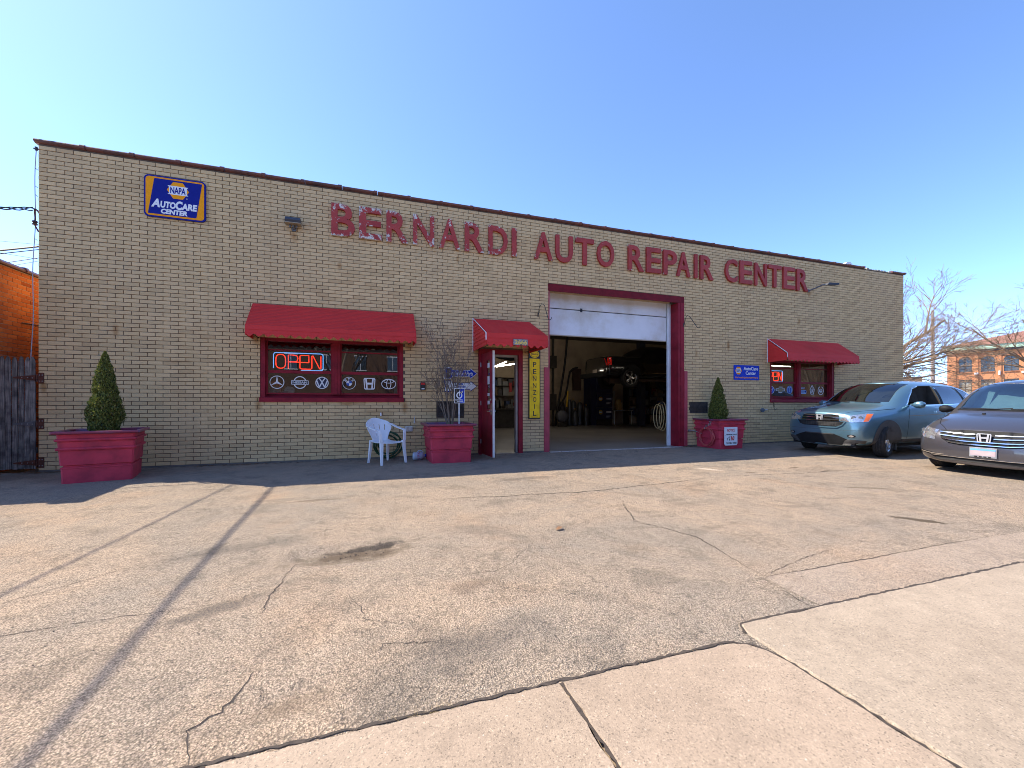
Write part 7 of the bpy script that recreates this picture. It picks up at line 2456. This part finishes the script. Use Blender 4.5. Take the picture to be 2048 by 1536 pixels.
mb = MB(); mb.box(-.25, LX + .25, -.25, 18.25, TOPZ + .001, TOPZ + .30); mb.build('cornice', mat('dark_cornice', (.07, .06, .055), .7), arch)
mb = MB(); mb.box(-.4, LX + .4, -.4, 18.4, TOPZ + .301, TOPZ + .85); mb.build('gutter', COPPER, arch)
mb = MB()
mb.add([(-.5, -.5, TOPZ + .851), (LX + .5, -.5, TOPZ + .851), (LX + .5, 18.5, TOPZ + .851), (-.5, 18.5, TOPZ + .851), (8.5, 9, TOPZ + 3.6), (LX - 8.5, 9, TOPZ + 3.6)], [(0, 1, 5, 4), (1, 2, 5), (2, 3, 4, 5), (3, 0, 4), (0, 3, 2, 1)])
mb.build('roof', FARROOF, arch)
for k, s in enumerate((bays[0] + 1.05, bays[1] + 1.05, bays[2] + 1.05)):
    mb = MB(); mb.cbox(s - .2, s + .2, -.22, -.01, zs - .35, zs - .1, .03) if k != 1 else mb.cbox(s - .1, s + .1, -.2, -.01, zs - .5, zs + .05, .03)
    mb.build('wall_lamp', WHITE, arch)

# utility pole on the far side
t = thing('utility_pole', 'pale wooden utility pole in front of the bare tree beside the office building', 'pole', (56.8, 18.9, 0))
mb = MB(); mb.tube([(0, 0, -.5), (0, 0, 11)], [.20, .14], 10); mb.build('shaft', POLEW, t)
mb = MB()
for q in (4.2, 4.9, 5.6): mb.tube([(0, -.2, q), (0, -.3, q)], .05, 6)
mb.build('insulator', IRON, t)
for i, zz in enumerate((4.9, 4.2, 5.6)):
    mb = MB(); mb.tube(sag((40, 34, zz + .4), (56.8, 18.9, zz), .3, 10) + sag((56.8, 18.9, zz), (96, 30, zz + .2), .3, 10)[1:], .03, 4)
    tag(mb.build('overhead_wire', IRON), ['middle wire on the pole beside the office building', 'lowest wire on the pole beside the office building', 'upper wire on the pole beside the office building'][i], 'cable', 'overhead wires right of the shop')


def house(name, label, x, y, rz, w, d, h, mwall, mroof, roof_h):
    t = thing(name, label, 'building', (x, y, 0), R(rz))
    mb = MB(); mb.box(-w / 2, w / 2, 0, d, -.1, h); mb.build('wall', mwall, t)
    mb = MB()
    if roof_h: mb.prism([(-w / 2 - .3, h + .001), (w / 2 + .3, h + .001), (0, h + roof_h)], lambda u, v, q: (u, q, v), -.3, d + .3)
    else: mb.box(-w / 2 - .15, w / 2 + .15, -.15, d + .15, h + .001, h + .3)
    mb.build('roof', mroof, t)
    n = max(2, int(w / 3))
    for i in range(n):
        xx = -w / 2 + (i + .5) * w / n
        mb = MB(); mb.box(xx - .5, xx + .5, -.04, -.001, h - 2.2, h - .8); win = mb.build('window', FARGLASS, t)
        mb = MB(); mb.box(xx - .56, xx + .56, -.07, -.041, h - .85, h - .75); mb.box(xx - .56, xx + .56, -.07, -.041, h - 2.25, h - 2.15); mb.box(xx - .03, xx + .03, -.06, -.041, h - 2.149, h - .851); mb.build('frame', WHITE, win)


house('flat_roofed_house', 'tan brick flat roofed house far beyond the shop corner', 104, 51, -50, 13, 9, 6.4, mat('tan_far_brick', (.46, .29, .18), .85), mat('dark_far_roof', (.12, .09, .08), .8), 0)
house('gabled_house', 'brown roofed house far behind the utility pole', 112, 45, -50, 12, 9, 4.0, mat('red_far_brick', (.3, .14, .10), .85), FARROOF, 1.4)
house('far_house', 'low white house far behind beside the office building', 121, 38, -55, 10, 9, 3.2, mat('white_far_siding', (.6, .58, .54), .8), FARROOF, 1.3)


def tree(name, label, x, y, h, limbs, seed, lvl, mbark, group, spread=.6, kids=(4, 6), rmin=.006, shrink=.55):
    rg = random.Random(seed)
    t = thing(name, label, 'tree', (x, y, 0), 0, group)
    mb = MB()
    mb.tube([(0, 0, -.3), (.03, .02, h * .5), (0, .05, h)], [.34, .27, .22], 12, cap=False)
    mb.build('trunk', mbark, t)
    mb = MB(); ends = []
    for (dx, dy, dz, L, r_, z0) in limbs:
        branch(mb, rg, Vector((0, 0, z0)), Vector((dx, dy, dz)), L, r_, lvl, ends, 7, .012, spread, .11, kids, shrink, rmin=rmin)
    mb.build('crown', mbark, t, fix=False)
    return t


tree('bare_tree', 'large spreading leafless tree behind the right end of the shop', 27.6, 9.3, 2.2,
     [(.80, -.28, .30, 9.0, .19, 2.0), (.85, -.2, .30, 7.5, .12, 2.2), (.9, -.3, .18, 6.5, .11, 2.1), (.75, .2, .34, 5.6, .10, 2.2), (.7, .4, .28, 5.6, .10, 2.2), (.8, -.5, .32, 6.0, .11, 2.2), (.8, .5, .22, 5.6, .10, 2.1), (.95, -.1, .22, 8.0, .11, 2.2), (.85, -.35, .36, 5.8, .10, 2.2)], 5, 4, BARK2, 'bare trees right of the shop', .62, (4, 6), .006, .54)
tree('bare_tree', 'second leafless tree reaching in at the right edge above the office building', 47.8, 6.6, 2.6,
     [(-.6, .4, .42, 7.0, .14, 2.5), (-.8, .1, .34, 7.0, .13, 2.5), (-.5, .3, .5, 6.0, .13, 2.6), (.5, .2, .7, 6, .12, 2.6), (-.7, -.3, .4, 6.0, .12, 2.5)], 15, 4, BARK2, 'bare trees right of the shop', .62, (4, 5), .007, .54)
tree('bare_tree', 'small leafless tree far beyond the shop beside the utility pole', 64, 27, 1.8, [(.5, .1, .8, 4.5, .09, 1.7), (-.4, .2, .9, 4.5, .09, 1.8), (.1, -.4, .9, 4.5, .09, 1.8), (-.1, .4, 1, 4.5, .08, 1.8)], 31, 3, BARK2, 'bare trees right of the shop', .7, (4, 6), .02)
# round evergreen far off
t = thing('evergreen_shrub', 'small dark evergreen far beyond the shop corner', 'tree', (64.5, 34.5, 0))
mb = MB(); rg = random.Random(3)
for i in range(2500):
    a = rg.uniform(0, 6.28); k = rg.random(); rr = 1.7 * math.sqrt(max(0, 1 - (k * 1.15 - .25) ** 2)) * (.6 + .4 * rg.random()) * (1 + .2 * math.sin(3 * a + k * 9))
    c = Vector((rr * math.cos(a), rr * math.sin(a), .4 + 4.6 * k)); u = Vector((rg.uniform(-1, 1), rg.uniform(-1, 1), rg.uniform(0, 1))).normalized() * .22; v = u.orthogonal().normalized() * .1
    mb.add([c - u, c + v, c + u, c - v], [(0, 1, 2, 3)])
mb.build('crown', FOLI, t, fix=False)
mb = MB(); mb.tube([(0, 0, -.2), (0, 0, 3.5)], [.2, .06], 8); mb.build('trunk', BARK, t)

# dark car behind the two parked ones: only roof and lamps show
car = thing('sedan', 'dark car with red tail lamp parked far behind the SUV and minivan', 'car', (27.5, -1.2, gz(-1.2)), R(60), 'vehicles parked on the lot')
SR = [
    [(-.9, 0, .3), (-.9, .7, .32), (-.92, .78, .45), (-.92, .8, .6), (-.9, .78, .8), (-.88, .72, .95), (-.86, .5, 1.02), (-.86, 0, 1.04)],
    [(-.5, 0, .22), (-.5, .84, .24), (-.5, .88, .4), (-.5, .9, .6), (-.5, .88, .85), (-.48, .80, 1.0), (-.45, .6, 1.08), (-.45, 0, 1.10)],
    [(.2, 0, .2), (.2, .85, .22), (.2, .89, .4), (.2, .9, .6), (.2, .88, .92), (.2, .76, 1.2), (.25, .6, 1.42), (.25, 0, 1.47)],
    [(1.2, 0, .2), (1.2, .85, .22), (1.2, .89, .4), (1.2, .9, .6), (1.2, .88, .92), (1.2, .77, 1.22), (1.2, .6, 1.46), (1.2, 0, 1.52)],
    [(1.9, 0, .2), (1.9, .85, .22), (1.9, .89, .4), (1.9, .9, .6), (1.9, .88, .9), (1.95, .78, 1.12), (2.0, .58, 1.28), (2.0, 0, 1.32)],
    [(2.5, 0, .2), (2.5, .85, .22), (2.5, .89, .4), (2.5, .9, .6), (2.5, .86, .8), (2.5, .8, .9), (2.5, .58, .97), (2.5, 0, .99)],
    [(3.4, 0, .25), (3.4, .75, .27), (3.42, .8, .4), (3.42, .82, .55), (3.4, .8, .68), (3.38, .7, .76), (3.36, .5, .8), (3.36, 0, .82)],
]
cuts = [cyl_y(xx, .33, .39, s0, s1) for xx in (0, 2.6) for s0, s1 in ((.55, 1.2), (-1.2, -.55))]
bv = body(SR, cuts, None, paint_mat('dark_blue_paint', (.02, .022, .04)), DARKW, car)
DP = mat('dark_pane', (.01, .01, .012), .05, spec=.8)
for v_ in (LF, RT):
    patch('side_window', bv, [[(.25, .98), (1.1, .99), (1.1, 1.38), (.45, 1.34)], [(1.2, .99), (2.0, .98), (1.75, 1.3), (1.2, 1.4)]], v_, DP, car, .004, .1)
patch('rear_window', bv, [[(-.6, 1.12), (.6, 1.12), (.5, 1.4), (-.5, 1.4)]], RR, DP, car, .004, .1)
for s in (1, -1):
    patch('tail_light', bv, [[(u * s, w) for u, w in ((.5, .78), (.76, .78), (.74, .98), (.55, .98))]], RR, REDLENS, car, .006, .06)
for (x, y) in ((0, .78), (0, -.78), (2.6, .78), (2.6, -.78)): wheel(car, x, y, .32, .2, 0, 5)

# ------------------------------------------------------------------ across the street (seen in the panes and paint)
BRF = mat('brown_brick_far', (.13, .075, .05), .9)
DRF = mat('dark_far_roof', (.12, .09, .08), .8)
house('street_house', 'long low brown brick building across the street from the shop', -8, -34, 180, 30, 10, 6.5, BRF, DRF, 0)
house('street_house', 'two storey dark brick building across the street behind the camera', 24, -35, 180, 26, 10, 8.5, BRF, DRF, 0)
house('street_house', 'tall dark brick building across the street far to the right', 60, -38, 180, 38, 12, 10, BRF, DRF, 0)
house('street_house', 'long dark brick warehouse across the street at the far right end', 105, -42, 180, 46, 12, 11, BRF, DRF, 0)
for i, (x, y) in enumerate(((-14, -26), (-2, -27), (9, -25), (20, -26), (36, -26), (52, -28), (70, -30))):
    tr = tree('street_tree', ['leafless street tree across the road at the far left', 'leafless street tree across the road facing the big window', 'leafless street tree across the road facing the garage bay', 'leafless street tree across the road facing the parked SUV', 'leafless street tree before the two storey brick building across the road', 'leafless street tree before the tall brick building across the road', 'leafless street tree across the road at the far right'][i], x, y, 2.2, [(.5, .1, .8, 6, .13, 2.1), (-.5, .2, .9, 6, .13, 2.2), (.1, -.5, .9, 6, .13, 2.2), (-.1, .5, 1, 6, .12, 2.2)], 40 + i, 3, BARK, 'trees across the street', .7, (5, 6), .02)
bpy.data.scenes.remove(TMP)
